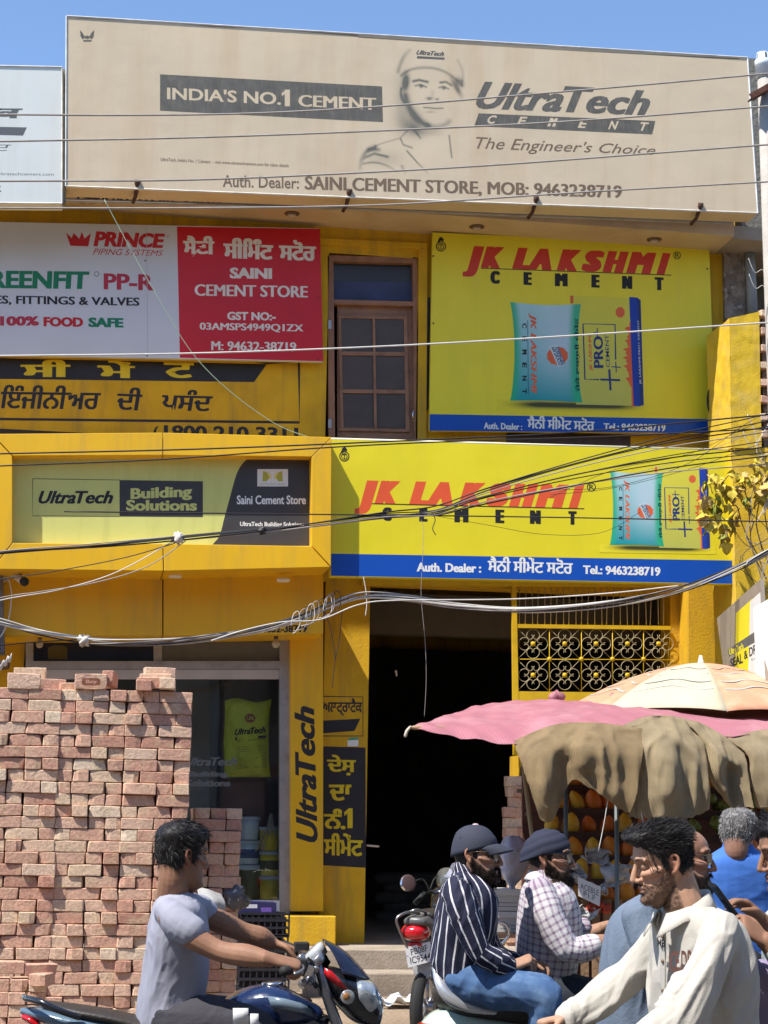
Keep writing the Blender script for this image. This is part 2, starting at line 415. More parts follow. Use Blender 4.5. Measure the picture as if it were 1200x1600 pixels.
# first floor door
WOOD = M('brown_painted_wood', (.30, .15, .085), .55, .16, 5, .3, 40, dirt=(.09, .04, .02), damt=.5, dscale=6)
PANE = M('frosted_pane', (.085, .062, .05), .35, .12, 6)
dr = prism('door', [(527, 474), (647, 474), (652, 735), (527, 735)], .07, .11, WOOD, B)
m = MB()
m.prism([(512, 399), (521, 399), (524, 735), (514, 735)], .0, .13); m.prism([(645, 402), (652, 402), (655, 735), (648, 735)], .0, .13)
m.prism([(521, 399), (645, 402), (645, 411), (521, 408)], .002, .13); m.prism([(521, 468), (646, 471), (646, 478), (521, 475)], .01, .13)
m.build('door_frame', WOOD, B)
prism('transom_pane', [(520, 408), (646, 411), (646, 471), (520, 468)], .08, .09, M('transom_glass', (.035, .036, .045), .25, .2, 2), B)
prism('curtain', [(521, 440), (645, 441), (645, 470), (521, 469)], .074, .079, M('blue_curtain', (.045, .065, .15), .6, .2, 5), B)
for i, (y0, y1) in enumerate(((498, 549), (555, 608), (614, 668))):
    for j, (x0, x1) in enumerate(((533, 581), (585, 631))):
        e = i*1.2
        prism('pane', [(x0+e, y0), (x1+e, y0+1), (x1+e+1, y1+1), (x0+e+1, y1)], .062, .0695, PANE, dr)
m = MB()
for a in ((581, 498, 585, 668), ): m.prism([(a[0]+1, a[1]-2), (a[2]+1, a[1]-2), (a[2]+4, a[3]+3), (a[0]+4, a[3]+3)], .045, .0615)
for y in (549, 608): m.prism([(533, y), (633, y+1), (633, y+7), (533, y+6)], .047, .0612)
for q in ([(529, 492), (637, 494), (637, 499), (529, 497)], [(529, 668), (640, 670), (640, 675), (529, 673)], [(529, 497), (533, 497), (537, 668), (532, 668)], [(631, 499), (636, 499), (640, 670), (634, 670)]): m.prism(q, .05, .0615)
m.build('glazing_bar', WOOD, dr)
m = MB(); m.tube([P(646, 638, .07), P(646, 639, .01), P(645, 648, -.005), P(646, 658, .01), P(646, 660, .07)], .008, 8)
m.build('handle', M('chrome', (.6, .6, .62), .2, .02, metal=1), dr)
for y in (500, 655): prism('hinge', [(513, y), (518, y), (518, y+14), (513, y+14)], -.012, .0, STEEL, dr)
# windows hidden behind the upper yellow sign
prism('window', [(666, 465), (700, 465), (700, 640), (664, 640)], -.02, .0, M('window_dark', (.02, .018, .02), .3), B)
prism('window', [(792, 672), (985, 680), (985, 700), (792, 700)], -.02, .0, M('window_brown', (.06, .03, .02), .5, .3, 12), B)

# wall painting beneath the white and red sign
wp = Print(B, 0.0, .0001)
wp.poly('painted_band', [(-330, 552), (417, 569), (397, 597), (-330, 588)], BLK)
wp.poly('painted_edge', [(397, 566), (470, 566), (417, 569)], BLK)
PY = M('painted_yellow', (.68, .50, .012), .6, .1, 8)
for t, a in (("ਸੀ", (32, 589, 110, 589, 27)), ("ਮੇਂ", (152, 590, 211, 591, 27)), ("ਟ", (256, 590, 303, 591, 24))):
    wp.text(t, a, PY, off=.02, fat=.06)
wp.text("ਪੰਜੀ", (-90, 640, -10, 640, 36), BLK, off=.015, fat=.04)
wp.text("ਇੰਜੀਨੀਅਰ", (1, 638, 158, 640, 37), BLK, off=.012, shear=.15, fat=.04)
wp.text("ਦੀ", (183, 640, 223, 642, 36), BLK, off=.012, shear=.15, fat=.04)
wp.text("ਪਸੰਦ", (253, 641, 333, 643, 33), BLK, off=.012, shear=.15, fat=.04)
wp.line('painted_line', [(-330, 651), (468, 660), (467, 564)], 4, BLK)
wp.text("1800 210 3311", (256, 686, 466, 690, 22), BLK, off=.02, fat=.04)
wp.text("(", (240, 684, 248, 684, 18), BLK, off=.02)

YOFF = .33
# painted pillar lettering
pp = Print(B, -.1, .0001)
pp.line('painted_line', [(504, 1088), (567, 1089), (567, 1150), (505, 1150)], 1.6, BLK)
pp.text("ਅਲਟ੍ਰਾਟੈਕ", [(504, 1118), (566, 1119), (566, 1091), (504, 1091)], BLK, off=.02, fat=.04)
pp.poly('painted_band', [(503, 1126), (563, 1123), (554, 1142), (503, 1146)], BLK)
pp.poly('painted_panel', [(504, 1166), (571, 1168), (572, 1356), (505, 1352)], BLK)
for t, q in (("ਦੇਸ਼", (511, 1211, 556, 1212, 32)), ("ਦਾ", (514, 1251, 549, 1251, 25)), ("ਨੰ.", (506, 1295, 540, 1296, 32)), ("ਸੀਮੇਂਟ", (506, 1336, 567, 1338, 35))):
    pp.text(t, q, PY, off=.02, fat=.05)
pp.poly('painted_figure', [(543, 1294), (543, 1271), (538, 1275), (538, 1269), (545, 1263), (551, 1263), (551, 1294)], PY)
pp.poly('sticker', [(543, 1157), (560, 1153), (560, 1166), (543, 1166)], SGW)
pp.poly('sticker', [(545, 1153), (560, 1152), (560, 1156), (545, 1157)], M('sticker_green', (.1, .35, .2), .5))
# painted dividing pillar beyond the gateway
dp = MB(); dp.prism([(812, 1180), (852, 1180), (856, 1500), (812, 1500)], -.12, .3); o = dp.build('pillar', YW, B)
dq = Print(B, -.12, .002)
dq.poly('painted_panel', [(813, 1198), (850, 1198), (851, 1262), (813, 1262)], BLK)
dq.disc('painted_letter', 832, 1222, 13, 16, PY); dq.disc('painted_letter', 834, 1222, 6, 9, BLK)
dq.poly('painted_panel', [(813, 1268), (850, 1268), (851, 1310), (813, 1310)], BLK)
dq.text("ਦੇ", (818, 1300, 846, 1300, 24), PY, off=.03, fat=.04)
# the wall behind the stall
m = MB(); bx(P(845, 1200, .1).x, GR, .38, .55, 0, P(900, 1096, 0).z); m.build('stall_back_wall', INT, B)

# what little shows in the dark gateway
sb = thing('cement_bag_pile', 'barely visible stack of grey bags deep inside the dark gateway', 'bag pile', P(690, 1480, 4.5))
_r = random.Random(5)
for i in range(7):
    for j in range(4):
        a = P(620+j*52+(i % 2)*14, 1474-i*15, 4.4); m_ = MB(); m_.lathe(a-Vector((.28, 0, -.08)), (1, 0, 0), [(0, .03), (.03, .07), (.15, .085), (.4, .085), (.53, .07), (.56, .03)], 12); m_.build('bag', M('bag_grey', (.16, .15, .13), .8, .2, 6), sb)
tbx = thing('pale_rod', 'short pale rod end sticking out beside the black lettered panel', 'rod', P(580, 1322, .1)); m_ = MB(); m_.tube([P(573, 1321, .05), P(592, 1322.5, .1)], .010, 8); m_.build('rod', M('rod_white', (.8, .75, .68), .4), tbx)  # pale rod added for a small bright streak, gives no light
tg = thing('paper_tag', 'small white tag hanging in the dark gateway', 'tag', P(619, 1052, .6)); prism('tag', [(617, 1048), (620, 1047), (621, 1056), (619, 1057)], .6, .605, M('tag_white', (.8, .8, .8), .6), tg)

# ------------------------------------------------------------------ gateway grille
GT = thing('gate_grille', 'yellow steel gate head with plain bars over ornamental scrollwork above the dark gateway', 'grille', P(810, 1090, -.1))
GY = M('gate_yellow', (.66, .42, .015), .5, .1, 8)
prism('frame_post', [(800, 915), (807, 915), (812, 1180), (803, 1180)], -.16, -.11, GY, GT)
prism('frame_rail', [(807, 975), (1048, 978), (1048, 984), (807, 981)], -.155, -.12, GY, GT)
prism('frame_rail', [(809, 1080), (1052, 1083), (1052, 1099), (809, 1096)], -.155, -.12, GY, GT)
prism('frame_rail', [(566, 905), (1072, 907), (1072, 917), (566, 914)], -.19, -.11, GY, GT)
WR = M('wire_grille', (.42, .36, .25), .5, .1, metal=.3)
for k in range(25):
    x = 812+k*9.8
    if x > 1046: break
    m = MB(); m.tube([P(x, 915, -.135), P(x+random.uniform(-2, 2), 976, -.135)], .0048, 6); m.build('bar', WR, GT)
SC = M('scroll_iron', (.44, .37, .22), .5, .12)
def Pg(x, y): return P(x, y, -.14)
for r, cy in enumerate((1006, 1055)):
    for c, cx in enumerate((833, 882.5, 931.5, 980.5, 1029)):
        m = MB()
        for k in range(4):
            a = k*math.pi/2; ux, uy = math.cos(a), math.sin(a); vx, vy = -uy, ux
            for sg in (-1, 1):
                # a C-scroll leaving the centre, turning out and curling back in
                pts = []
                for t in range(20):
                    th = t/19*4.6; q = max(0, (th-1.7)/2.9); rr = 10*(1-.68*q**.8)
                    u = 12.8+rr*math.cos(th)+1.5*q; v = (rr*math.sin(th)+5.2*q)*sg
                    pts.append(Pg(cx+ux*u+vx*v, cy+uy*u+vy*v))
                m.tube(pts, .0034, 5)
            d = 24.2
            m.tube([Pg(cx, cy), Pg(cx+d*math.cos(a+math.pi/4)*1.4, cy+d*math.sin(a+math.pi/4)*1.4)], .0028, 5)
        so_ = m.build('scroll_motif', [SC], GT); m = MB()
        m.lathe(Pg(cx, cy)-Vector((0, .012, 0)), (0, 1, 0), [(0, .005), (.004, .024), (.016, .026)], 10); m.build('rosette', GY, so_)
for cx in (858.5, 908.5, 957, 1005.5):
    m = MB(); m.tube([Pg(cx, 981), Pg(cx, 1081)], .0042, 6); m.lathe(Pg(cx, 1030)-Vector((0, .014, 0)), (0, 1, 0), [(0, .005), (.004, .023), (.016, .025)], 10); m.build('bar', GY, GT)
m = MB(); m.tube([Pg(810, 1030), Pg(1050, 1031)], .0042, 6); m.build('bar', GY, GT)

YOFF = 0
# ------------------------------------------------------------------ shop front: fascia box, lower fascia, window
F = thing('shop_fascia', 'projecting yellow sign box of the store with recessed lime and black panel', 'shop fascia', P(250, 990, -.5))
BY, RY = -1.02, -.855
def seg(name, q): return prism(name, q, BY, -.44, YP, F, bevel=.004)
seg('frame_panel', [(-12, 678), (254, 676), (254, 711), (20, 712)]); seg('frame_panel', [(255.3, 676), (518, 683), (487, 713.5), (255.3, 711)])
seg('frame_panel', [(518, 684), (517, 885), (487, 852.5), (487, 714.5)])
seg('frame_panel', [(20, 848.5), (254, 849.5), (255, 892), (-12, 889)]); seg('frame_panel', [(255.3, 849.5), (486, 853.5), (516, 886), (256.3, 892)])
seg('frame_panel', [(-13, 679), (19, 713), (19, 848), (-13, 888)])
seg('frame_panel', [(-330, 680), (-14, 679), (-14, 888), (-330, 890)])
LIME = M('lime_flex', (.60, .62, .19), .5, .05, 2, dirt=(.35, .38, .12), damt=.3, dscale=3, streak=True)
prism('sign_panel', quadpx(10, 700, 495, 865), RY, RY+.03, LIME, F)
fp = Print(F, RY)
CH = M('charcoal_ink', (.050, .048, .050), .5, .08)
def arc(x0, y0, x1, y1, x2, y2, n=8): return [((1-t)**2*x0+2*t*(1-t)*x1+t*t*x2, (1-t)**2*y0+2*t*(1-t)*y1+t*t*y2) for t in [i/n for i in range(n+1)]]
fp.poly('dark_panel', arc(366, 752, 376, 714, 402, 712)+[(489, 712), (489, 853), (330, 853)]+arc(340, 842, 345, 835, 349, 815), CH)
fp.rect('logo_card', 402, 733, 450, 760, M('card_white', (.7, .7, .66), .6))
for sg in (-1, 1):
    fp.poly('logo_mark', [(426+sg*15, 736), (426+sg*9, 738), (426+sg*5, 746), (426+sg*9, 752), (426+sg*16, 752)], M('logo_olive', (.42, .4, .05), .6))
    fp.poly('logo_mark', [(426+sg*2, 744), (426+sg*5, 739), (426+sg*8, 737), (426+sg*4, 751)], M('logo_gold', (.75, .6, .12), .6))
fp.text("ADITYA BIRLA GROUP", (405, 758, 447, 758, 3), M('logo_olive'), off=.0)
fp.text("Saini Cement Store", (370, 788, 478, 788, 14), SGW, off=.02, fat=.02)
fp.text("UltraTech Building Solutions", (375, 824, 475, 825, 9), SGW, off=.02, fat=.02)
fp.line('logo_outline', [(51, 748), (187, 750), (187, 807), (51, 806), (51, 748)], 1, CH)
fp.poly('logo_block', [(187, 750), (317, 752), (317, 808), (187, 807)], CH)
fp.text("UltraTech", (60, 787, 177, 787, 20), BLK, off=.035, shear=.35, fat=.07, nf=3)
fp.text("Building", (204, 785, 300, 781, 22), LIME, off=.022, fat=.05, nf=3); fp.text("Solutions", (197, 798, 308, 798, 17), LIME, off=.022, fat=.05, nf=3)
# lower fascia panels under the box
FY = -.45
prism('fascia_panel', [(-330, 885), (253.5, 888), (253.5, 993), (-330, 993)], FY, .24, YP, F); prism('fascia_panel', [(255.5, 888), (505, 886), (505, 990), (255.5, 993)], FY, .24, YP, F)
lp = Print(F, FY); lp.text("94632-38719", (402, 989, 480, 988, 12), BLK, off=.03, fat=.04)
for x in (82, 274, 443):
    p = P(x, 886, -.66); p.z = P(x, 885.5, BY).z
    p.z = min(P(250, 892, BY).z, P(x, 888, BY).z)
    mm = MB(); mm.lathe(p-Vector((0, 0, .008)), (0, 0, 1), [(0, .04), (.002, .062), (.03, .064)], 18); mm.build('downlight', M('downlight_white', (.8, .78, .7), .4), F)

YOFF = .33
W = thing('shop_window', 'aluminium framed glass shop window beside the black and yellow pillar', 'shop window', P(240, 1430, -.1))
prism('frame_post', quadpx(437, 1000, 453, 1428), -.16, -.04, STEEL, W); prism('frame_post', quadpx(40, 994, 52, 1428), -.16, -.04, STEEL, W)
prism('frame_post', quadpx(240, 996, 253, 1036), -.15, -.05, STEEL, W)
prism('frame_rail', quadpx(52, 993, 437, 1001), -.14, -.04, M('dark_rail', (.06, .05, .05), .6), W)
prism('frame_rail', quadpx(52, 1033, 437, 1045), -.165, -.05, STEEL, W)
prism('frame_rail', quadpx(52, 1046, 437, 1061), -.13, -.05, M('pale_rail', (.50, .47, .48), .5, .1), W)
prism('frame_rail', quadpx(52, 1407, 437, 1424), -.17, -.04, M('white_rail', (.60, .64, .70), .5, .1), W)
GLs = glass_mat('shop_glass', (.92, .95, .96), .0, rough=.01)
prism('transom_pane', quadpx(52, 1001, 240, 1033), -.10, -.09, M('transom_blue', (.012, .016, .04), .12, .2), W)
prism('transom_pane', quadpx(253, 1003, 437, 1033), -.10, -.09, M('transom_grey', (.15, .15, .14), .3, .15), W)
gl = prism('glass_pane', quadpx(52, 1061, 437, 1407), -.09, -.084, GLs, W)
gp = Print(gl, -.092); GI = M('window_ink', (.12, .13, .135), .6)
gp.text("UltraTech", (289, 1197, 371, 1196, 13), GI, off=.03, shear=.35, fat=.05); gp.text("Building", (296, 1216, 356, 1216, 11), GI, off=.03, fat=.04); gp.text("Solutions", (291, 1229, 360, 1229, 11), GI, off=.03, fat=.04)
gt = Print(W, -.1); gt.poly('painted_reflection', [(75, 1030), (75, 1012), (85, 1008), (97, 1008), (105, 1012), (105, 1030)], M('reflection_dim', (.10, .085, .02), .5))  # dim reflection painted as a flat patch on the pane
prism('inner_partition', quadpx(328, 1061, 345, 1407), .2, .24, M('grey_partition', (.06, .065, .07), .6), W)

V = thing('vertical_sign', 'tall yellow panel with UltraTech running upward beside the shop window', 'sign', P(480, 1425, -.2))
prism('panel', [(454, 991), (505, 991), (505, 1424), (455, 1424)], -.28, -.12, YP, V, bevel=.004)
vp = Print(V, -.28); vp.text("UltraTech", [(497, 1316), (491, 1103), (460, 1103), (463, 1316)], BLK, off=.035, shear=.3, fat=.07, nf=3)

YOFF = 0
# ------------------------------------------------------------------ signs
def signbox(name, label, cat, q, Y, T, mat, edge=None, frame=.018):
    base = P((q[2][0]+q[3][0])/2, q[3][1], Y)
    t = thing(name, label, cat, base); prism('panel', q, Y, Y+T, mat, t)
    if edge:
        m = MB(); c = [P(x, y, Y) for x, y in q]
        for i in range(4): m.tube([c[i]+Vector((0, -.002, 0)), c[(i+1) % 4]+Vector((0, -.002, 0))], frame/2, 4, smooth=False)
        m.build('frame', edge, t)
    return t, Print(t, Y)
EDGE = M('galvanised_edge', (.62, .62, .6), .5, .2, 8, metal=.3)

# big faded billboard on the roof edge
BBY = -1.0
BBQ = [(104, 25), (1168, 90), (1184, 333), (103, 291)]
bb, bp = signbox('billboard', 'large sun faded beige billboard of a helmeted engineer along the roof edge', 'billboard', BBQ, BBY, .28, BEIGE, EDGE)
# underside return and brackets
RUST = M('dark_rust', (.07, .035, .025), .8, .3, 20)
for x, y in ((212, 302), (542, 316), (833, 327), (1089, 337)):
    m = MB(); a = P(x, y, -.93); m.tube([a+Vector((-.02, .12, -.05)), a+Vector((0, .02, -.02)), a+Vector((.01, -.07, .07)), a+Vector((.01, -.09, .10))], [.018, .018, .026, .03], 8)
    m.build('bracket', RUST, bb)
# timber lip showing where the vinyl has slipped on top
bp.poly('torn_edge', [(120, 28.5), (230, 32), (330, 42), (420, 45), (560, 57), (560, 54), (300, 37), (120, 27)], M('torn_brown', (.25, .18, .12), .9))
bp.poly('torn_edge', [(560, 57), (800, 73), (1000, 84), (1155, 91), (1155, 93), (900, 80), (700, 68), (560, 59)], M('torn_brown'))
VC = M('printed_picture', attr='Col', rough=.75, var=.045, scale=1.3, bump=.035, bscale=3, dirt=(.50, .36, .21), damt=.5, dscale=1.2, streak=True)
def eng(X, Y_, u, v):
    def g(x, y, sx, sy, a=0):
        dx, dy = X-x, Y_-y; c, s = math.cos(a), math.sin(a); return np.exp(-((dx*c+dy*s)/sx)**2-((-dx*s+dy*c)/sy)**2)
    def ln(pts, wd):
        d = np.full(X.shape, 1e9)
        for (x0, y0), (x1, y1) in zip(pts[:-1], pts[1:]):
            L2 = (x1-x0)**2+(y1-y0)**2+1e-9; t = np.clip(((X-x0)*(x1-x0)+(Y_-y0)*(y1-y0))/L2, 0, 1)
            d = np.minimum(d, np.hypot(X-x0-t*(x1-x0), Y_-y0-t*(y1-y0)))
        return np.exp(-(d/wd)**2)
    dk = 0*X
    halo = g(628, 160, 12, 42)*.22 + g(640, 195, 22, 16, .6)*.25; dk = dk+halo
    dk += g(634, 128, 5, 12, .1)*.85 + g(713, 136, 4, 15, -.5)*.7 + g(719, 128, 5, 8, -.6)*.5      # hair at the temples
    dk += ln(arc(627, 118, 640, 104, 672, 106)+arc(672, 106, 700, 108, 722, 134), 2.2)*.35          # brim shade
    dk += ln(arc(622, 112, 628, 88, 640, 78), 3)*.3 + ln(arc(722, 128, 727, 112, 715, 94), 2.2)*.18
    dk += ln([(646, 127), (655, 125), (668, 128)], 2.0)*.62 + ln([(688, 129), (697, 128), (705, 133)], 1.8)*.6     # brows
    dk += ln([(649, 134), (657, 132), (666, 136)], 1.4)*.5 + ln([(686, 137), (693, 135), (701, 139)], 1.3)*.5
    dk += g(658, 135, 2.6, 2.2)*.75 + g(693.5, 138, 2.5, 2.2)*.75                                  # eyes
    dk += g(671, 154, 5, 2.6)*.55 + g(683, 155, 3, 1.6)*.55 + g(676, 146, 3.5, 6)*.12
    dk += ln([(662, 168), (672, 168.5), (680, 169.5), (692, 169)], 1.1)*.55 + g(673, 175, 7, 1.6)*.25
    dk += ln(arc(634, 150, 640, 182, 668, 196), 5)*.42 + ln(arc(668, 196, 690, 202, 702, 190), 4)*.30 + g(648, 180, 9, 16, -.5)*.22
    dk += ln(arc(627, 138, 624, 152, 632, 160), 2)*.35
    dk += g(650, 203, 16, 9, .4)*.32 + g(676, 206, 14, 6)*.18
    dk += ln([(638, 203), (625, 216), (600, 223), (586, 228)], 1.1)*.3 + ln([(626, 217), (630, 226), (644, 231)], 1.2)*.45
    dk += ln([(636, 236), (652, 254), (672, 274)], 1.3)*.5 + ln([(702, 212), (704, 230), (706, 246)], 1.3)*.5 + ln([(648, 204), (657, 216)], 1.5)*.3
    dk += ln(arc(562, 268, 562, 236, 586, 230), 3.5)*.5 + ln([(566, 248), (585, 240), (606, 245)], 2)*.45 + ln(arc(568, 256, 595, 248, 622, 270), 1.6)*.5
    dk += ln([(576, 234), (592, 234)], 3)*.35 + ln([(628, 260), (634, 272)], 2.2)*.6 + g(600, 250, 28, 14)*.14
    lt = g(672, 84, 34, 16)*.28 + g(690, 150, 14, 16)*.12 + g(610, 100, 10, 50)*.15
    edge = np.clip(np.minimum.reduce([u*9, (1-u)*9, v*9, (1-v)*9]), 0, 1)
    base = np.array((.60, .485, .335)); dkc = np.array((.10, .105, .09)); ltc = np.array((.66, .56, .41))
    dk = np.clip(dk*1.7, 0, .95)*edge; lt = np.clip(lt, 0, .5)*edge
    c = base*(1-dk[..., None])+dkc*dk[..., None]; return c*(1-lt[..., None])+ltc*lt[..., None]
bp.cgrid('engineer_portrait', [(552, 62), (762, 74), (768, 279), (552, 270)], 190, 190, eng, VC)
bp.poly('black_strip', [(250, 116), (597, 135), (598.5, 191), (250, 173)], GREY)
bp.text("INDIA'S NO.", [(261, 155), (439, 164), (439, 144), (261, 136)], BEIGE, off=.018, fat=.02)
bp.text("I", [(445, 166), (453, 166), (453, 140), (445, 140)], BEIGE, off=.02); bp.poly('lettering', [(440, 146), (447, 140), (447, 145), (441, 150)], BEIGE)
bp.text("CEMENT", [(466, 166), (588, 172), (588, 153), (466, 148)], BEIGE, off=.018, fat=.02)
bp.text("UltraTech", [(742, 170), (1013, 181), (1019, 142), (750, 127)], GREY, off=.035, shear=.28, fat=.07, nf=3)
bp.poly('logo_bar', [(748, 177), (1024, 189), (1019, 210), (741, 197)], GREY)
for i, ch in enumerate("CEMENT"):
    x = 760+i*47.5; y = 193+i*2.2; bp.text(ch, [(x, y), (x+13, y+.6), (x+17, y-12.5), (x+4, y-13.2)], BEIGE, off=.03, shear=.1)
bp.text("The Engineer's Choice", [(743, 238), (1023, 246), (1025, 227), (744, 213)], BRN, off=.0, shear=.3)
bp.text("Auth. Dealer:", [(348, 292), (467, 295), (467, 277), (348, 273)], BRN, off=.012)
bp.text("SAINI CEMENT STORE, MOB: 9463238719", [(476, 299), (972, 312), (972, 290), (476, 275)], BRN, off=.02, fat=.03)
bp.text("UltraTech, India's No. 1 Cement  - visit www.ultratechcement.com for claim details", [(251, 252), (451, 262), (451, 256), (251, 246)], BRN)
bp.text("UltraTech", [(650, 85), (693, 88), (695, 81), (652, 78)], GREY, off=.03, shear=.3, fat=.05); bp.poly('logo_bar', [(652, 87.5), (695, 90), (694, 93), (651, 91)], GREY)
for sg in (-1, 1): bp.poly('emblem', [(136+sg*11, 47), (136+sg*8, 50), (136+sg*3, 58), (136+sg*7, 61), (136+sg*10, 57)], GREY)
bp.rect('emblem', 130, 62.5, 143, 64.5, GREY); bp.disc('emblem', 136, 58, 4, 2.5, GREY, 8)
# older lettering on the slab face behind it
sp_ = Print(B, SF, .0001)
sp_.text("CEMENT STORE 94632-38719", (120, 318, 402, 323, 20), BLK, off=.03, fat=.04)

# white hoarding on the left
wq = [(-330, 96), (97, 105), (97, 318), (-330, 314)]
WF = M('white_flex', (.66, .68, .64), .5, .04, 2, dirt=(.5, .5, .42), damt=.3, dscale=2, streak=True)
wb, wpn = signbox('hoarding', 'white hoarding with grey script cut off by the left edge beside the faded billboard', 'billboard', wq, -.95, .2, WF, EDGE)
wpn.text("ਟਰਾਟੈਕ", [(-110, 184), (36, 185), (36, 163), (-110, 163)], M('grey_ink', (.10, .11, .12), .6), off=.02, fat=.1, shear=.2); wpn.poly('logo_bar', [(-110, 196), (42, 199), (36, 212), (-110, 208)], M('grey_ink'))
wpn.text("ਪਸੰਦ", [(-60, 236), (18, 236), (18, 222), (-60, 222)], M('grey_ink'), shear=.2); wpn.text("Conditions apply visit us at ultratechcement.com", [(-120, 274), (84, 276), (84, 270), (-120, 268)], M('grey_ink')); wpn.text("K", (-6, 300, 3, 300, 9), M('grey_ink'), off=.02)
# electrical duct between the two hoardings
prism('duct', quadpx(97.5, 108, 102.5, 316), -.9, -.8, M('duct_grey', (.2, .21, .17), .8, .3, 10), bb)

# white and red sign
pr, q_ = signbox('wall_sign', 'white and red sign of piping systems and the cement store, left of the brown door', 'sign', [(-330, 340), (500, 357), (505, 565), (-330, 548)], -.12, .06, M('white_acp', (.60, .63, .70), .35, .03, 2))
RED = M('panel_red', (.55, .012, .022), .4, .06, 2)
q_.poly('red_panel', [(276.5, 354), (500, 357.5), (505, 564.5), (281, 559)], RED)
PW = M('panel_white_ink', (.72, .70, .66), .5); PRD = M('prince_red', (.5, .015, .02), .5); PGR = M('fit_green', (.01, .20, .10), .5); PRP = M('ppr_red', (.45, .03, .06), .5)
q_.text("ਸੈਣੀ", (286, 402, 335, 403, 34), PW, off=.02, fat=.08); q_.text("ਸੀਿਮੰਟ", (349, 403, 427, 406, 32), PW, off=.02, fat=.08); q_.text("ਸਟੋਰ", (436, 406, 494, 408, 32), PW, off=.02, fat=.08)
q_.text("SAINI", (359, 435, 425, 436, 17), PW, off=.03, fat=.05); q_.text("CEMENT STORE", (304, 462, 481, 465, 18), PW, off=.03, fat=.05)
q_.text("GST NO:-", (355, 500, 431, 501, 13), PW, off=.03, fat=.03); q_.text("03AMSPS4949Q1ZX", (312, 517, 474, 520, 13), PW, off=.03, fat=.03); q_.text("M: 94632-38719", (330, 547, 463, 549, 14), PW, off=.03, fat=.03)
q_.text("PRINCE", [(146, 385), (256, 388), (258, 365), (148, 361)], PRD, off=.035, shear=.1, fat=.04); q_.poly('crown_logo', [(103, 363), (112, 372), (115, 364), (124, 373), (128, 362), (132, 373), (142, 364), (138, 385), (110, 384)], PRD)
q_.ring('mark', 262, 369, 2, .6, PRD, 10); q_.text("PIPING SYSTEMS", [(145, 398), (254, 400), (255, 391), (146, 388)], PRD, shear=.25)
q_.text("GREENFIT", [(-48, 450), (138, 452), (140, 424), (-48, 422)], PGR, off=.025, fat=.05, nf=3); q_.ring('mark', 151, 428, 4, .8, BLK, 12); q_.text("PP-R", (162, 452, 241, 454, 25), PRP, off=.02, fat=.04)
q_.text("PIPES, FITTINGS & VALVES", (-36, 476, 218, 480, 15), BLK, off=.01, fat=.05)
q_.text("100%", (0, 509, 61, 509, 15), PRP, off=.03, fat=.06); q_.text("FOOD", (68, 510, 130, 511, 15), PRD, off=.035, fat=.06); q_.text("SAFE", (138, 511, 193, 512, 15), PGR, off=.035, fat=.06)
for x, y in ((227, 407), (230, 556), (497, 465), (497, 560)): q_.disc('screw', x, y, 1.4, 1.4, BLK, 8)
q_.line('joint', [(229, 352), (231, 558)], .7, M('joint_grey', (.45, .47, .5), .5))

# --- the two yellow cement signs share their print, fitted to two different boxes
def lakshmi(pq, T, bag):
    def L(x, y): return T(x, y)
    def tq(*p): return [L(*a) for a in p]
    # letters: BL BR TR TL in the upper sign's own pixels (for the first) via T
    w_ = [("J", 0, .105, 1.28), ("K", .088, .235, 1), ("L", .285, .40, 1), ("A", .39, .515, 1), ("K", .525, .64, 1), ("S", .635, .735, 1), ("H", .745, .86, 1), ("M", .86, 1.0, 1)]
    return w_
def jk_words(pq, x0, y0, x1, y1, h, red=None):
    red = red or SGR
    # red heavy italic words; (x0,y0)-(x1,y1) baseline, h cap height
    W_ = x1-x0
    def at(u): return x0+W_*u, y0+(y1-y0)*u
    sl_ = .30*h
    for ch, a, b, dp in (("J", -.10, .02, 1.45), ("K", .0, .135, 1), ("L", .165, .29, 1), ("A", .25, .40, 1), ("K", .40, .54, 1), ("S", .525, .66, 1), ("H", .64, .78, 1), ("M", .765, .925, 1), ("I", .925, 1.0, 1)):
        (ax, ay), (bx_, by) = at(a), at(b); e = h*(dp-1)
        hh = h*dp
        if ch == "J": q = [(ax, ay+e), (bx_-sl_*1.4, by+e), (bx_, by+e-hh), (ax+sl_*1.3, ay+e-hh)]
        else: q = [(ax, ay), (bx_-sl_, by), (bx_, by-h), (ax+sl_, ay-h)]
        if ch == 'A': q = [(ax-sl_*.2, ay), (bx_-sl_*.8, by), (bx_, by-h), (ax+sl_*.6, ay-h)]
        pq.text(ch, q, red, off=.030, fat=.20, nf=6)
# upper sign (in the slab's shade)
ju, jq = signbox('cement_sign', 'upper yellow and blue cement sign with two bags, right of the brown door', 'sign', [(676, 363), (1108, 384), (1118, 677), (671, 673)], -.12, .05, SGY)
jq.poly('blue_band', [(671.4, 647), (1117, 655), (1118, 677), (671, 673)], SGB)
jk_words(jq, 751, 418, 1048, 429, 33)
jq.line('rule', [(752, 419), (1049, 430)], 1.3, SGK)
for i, ch in enumerate("CEMENT"):
    x = (766, 818, 867, 924, 972, 1023)[i]; wd = (15, 13, 20, 13, 16, 14)[i]; y = 443+i*2; jq.text(ch, (x, y, x+wd, y+.6, 20), SGK, off=.030, fat=.25, nf=6)
jq.ring('mark', 1058, 399, 6, 1.2, SGK); jq.text("R", (1055, 402.5, 1062, 402.6, 7), SGK, off=.01)
for x, y in ((677, 400), (677, 505), (1105, 420), (1107, 540)): jq.disc('screw', x, y, 1.5, 1.5, SGK, 8)
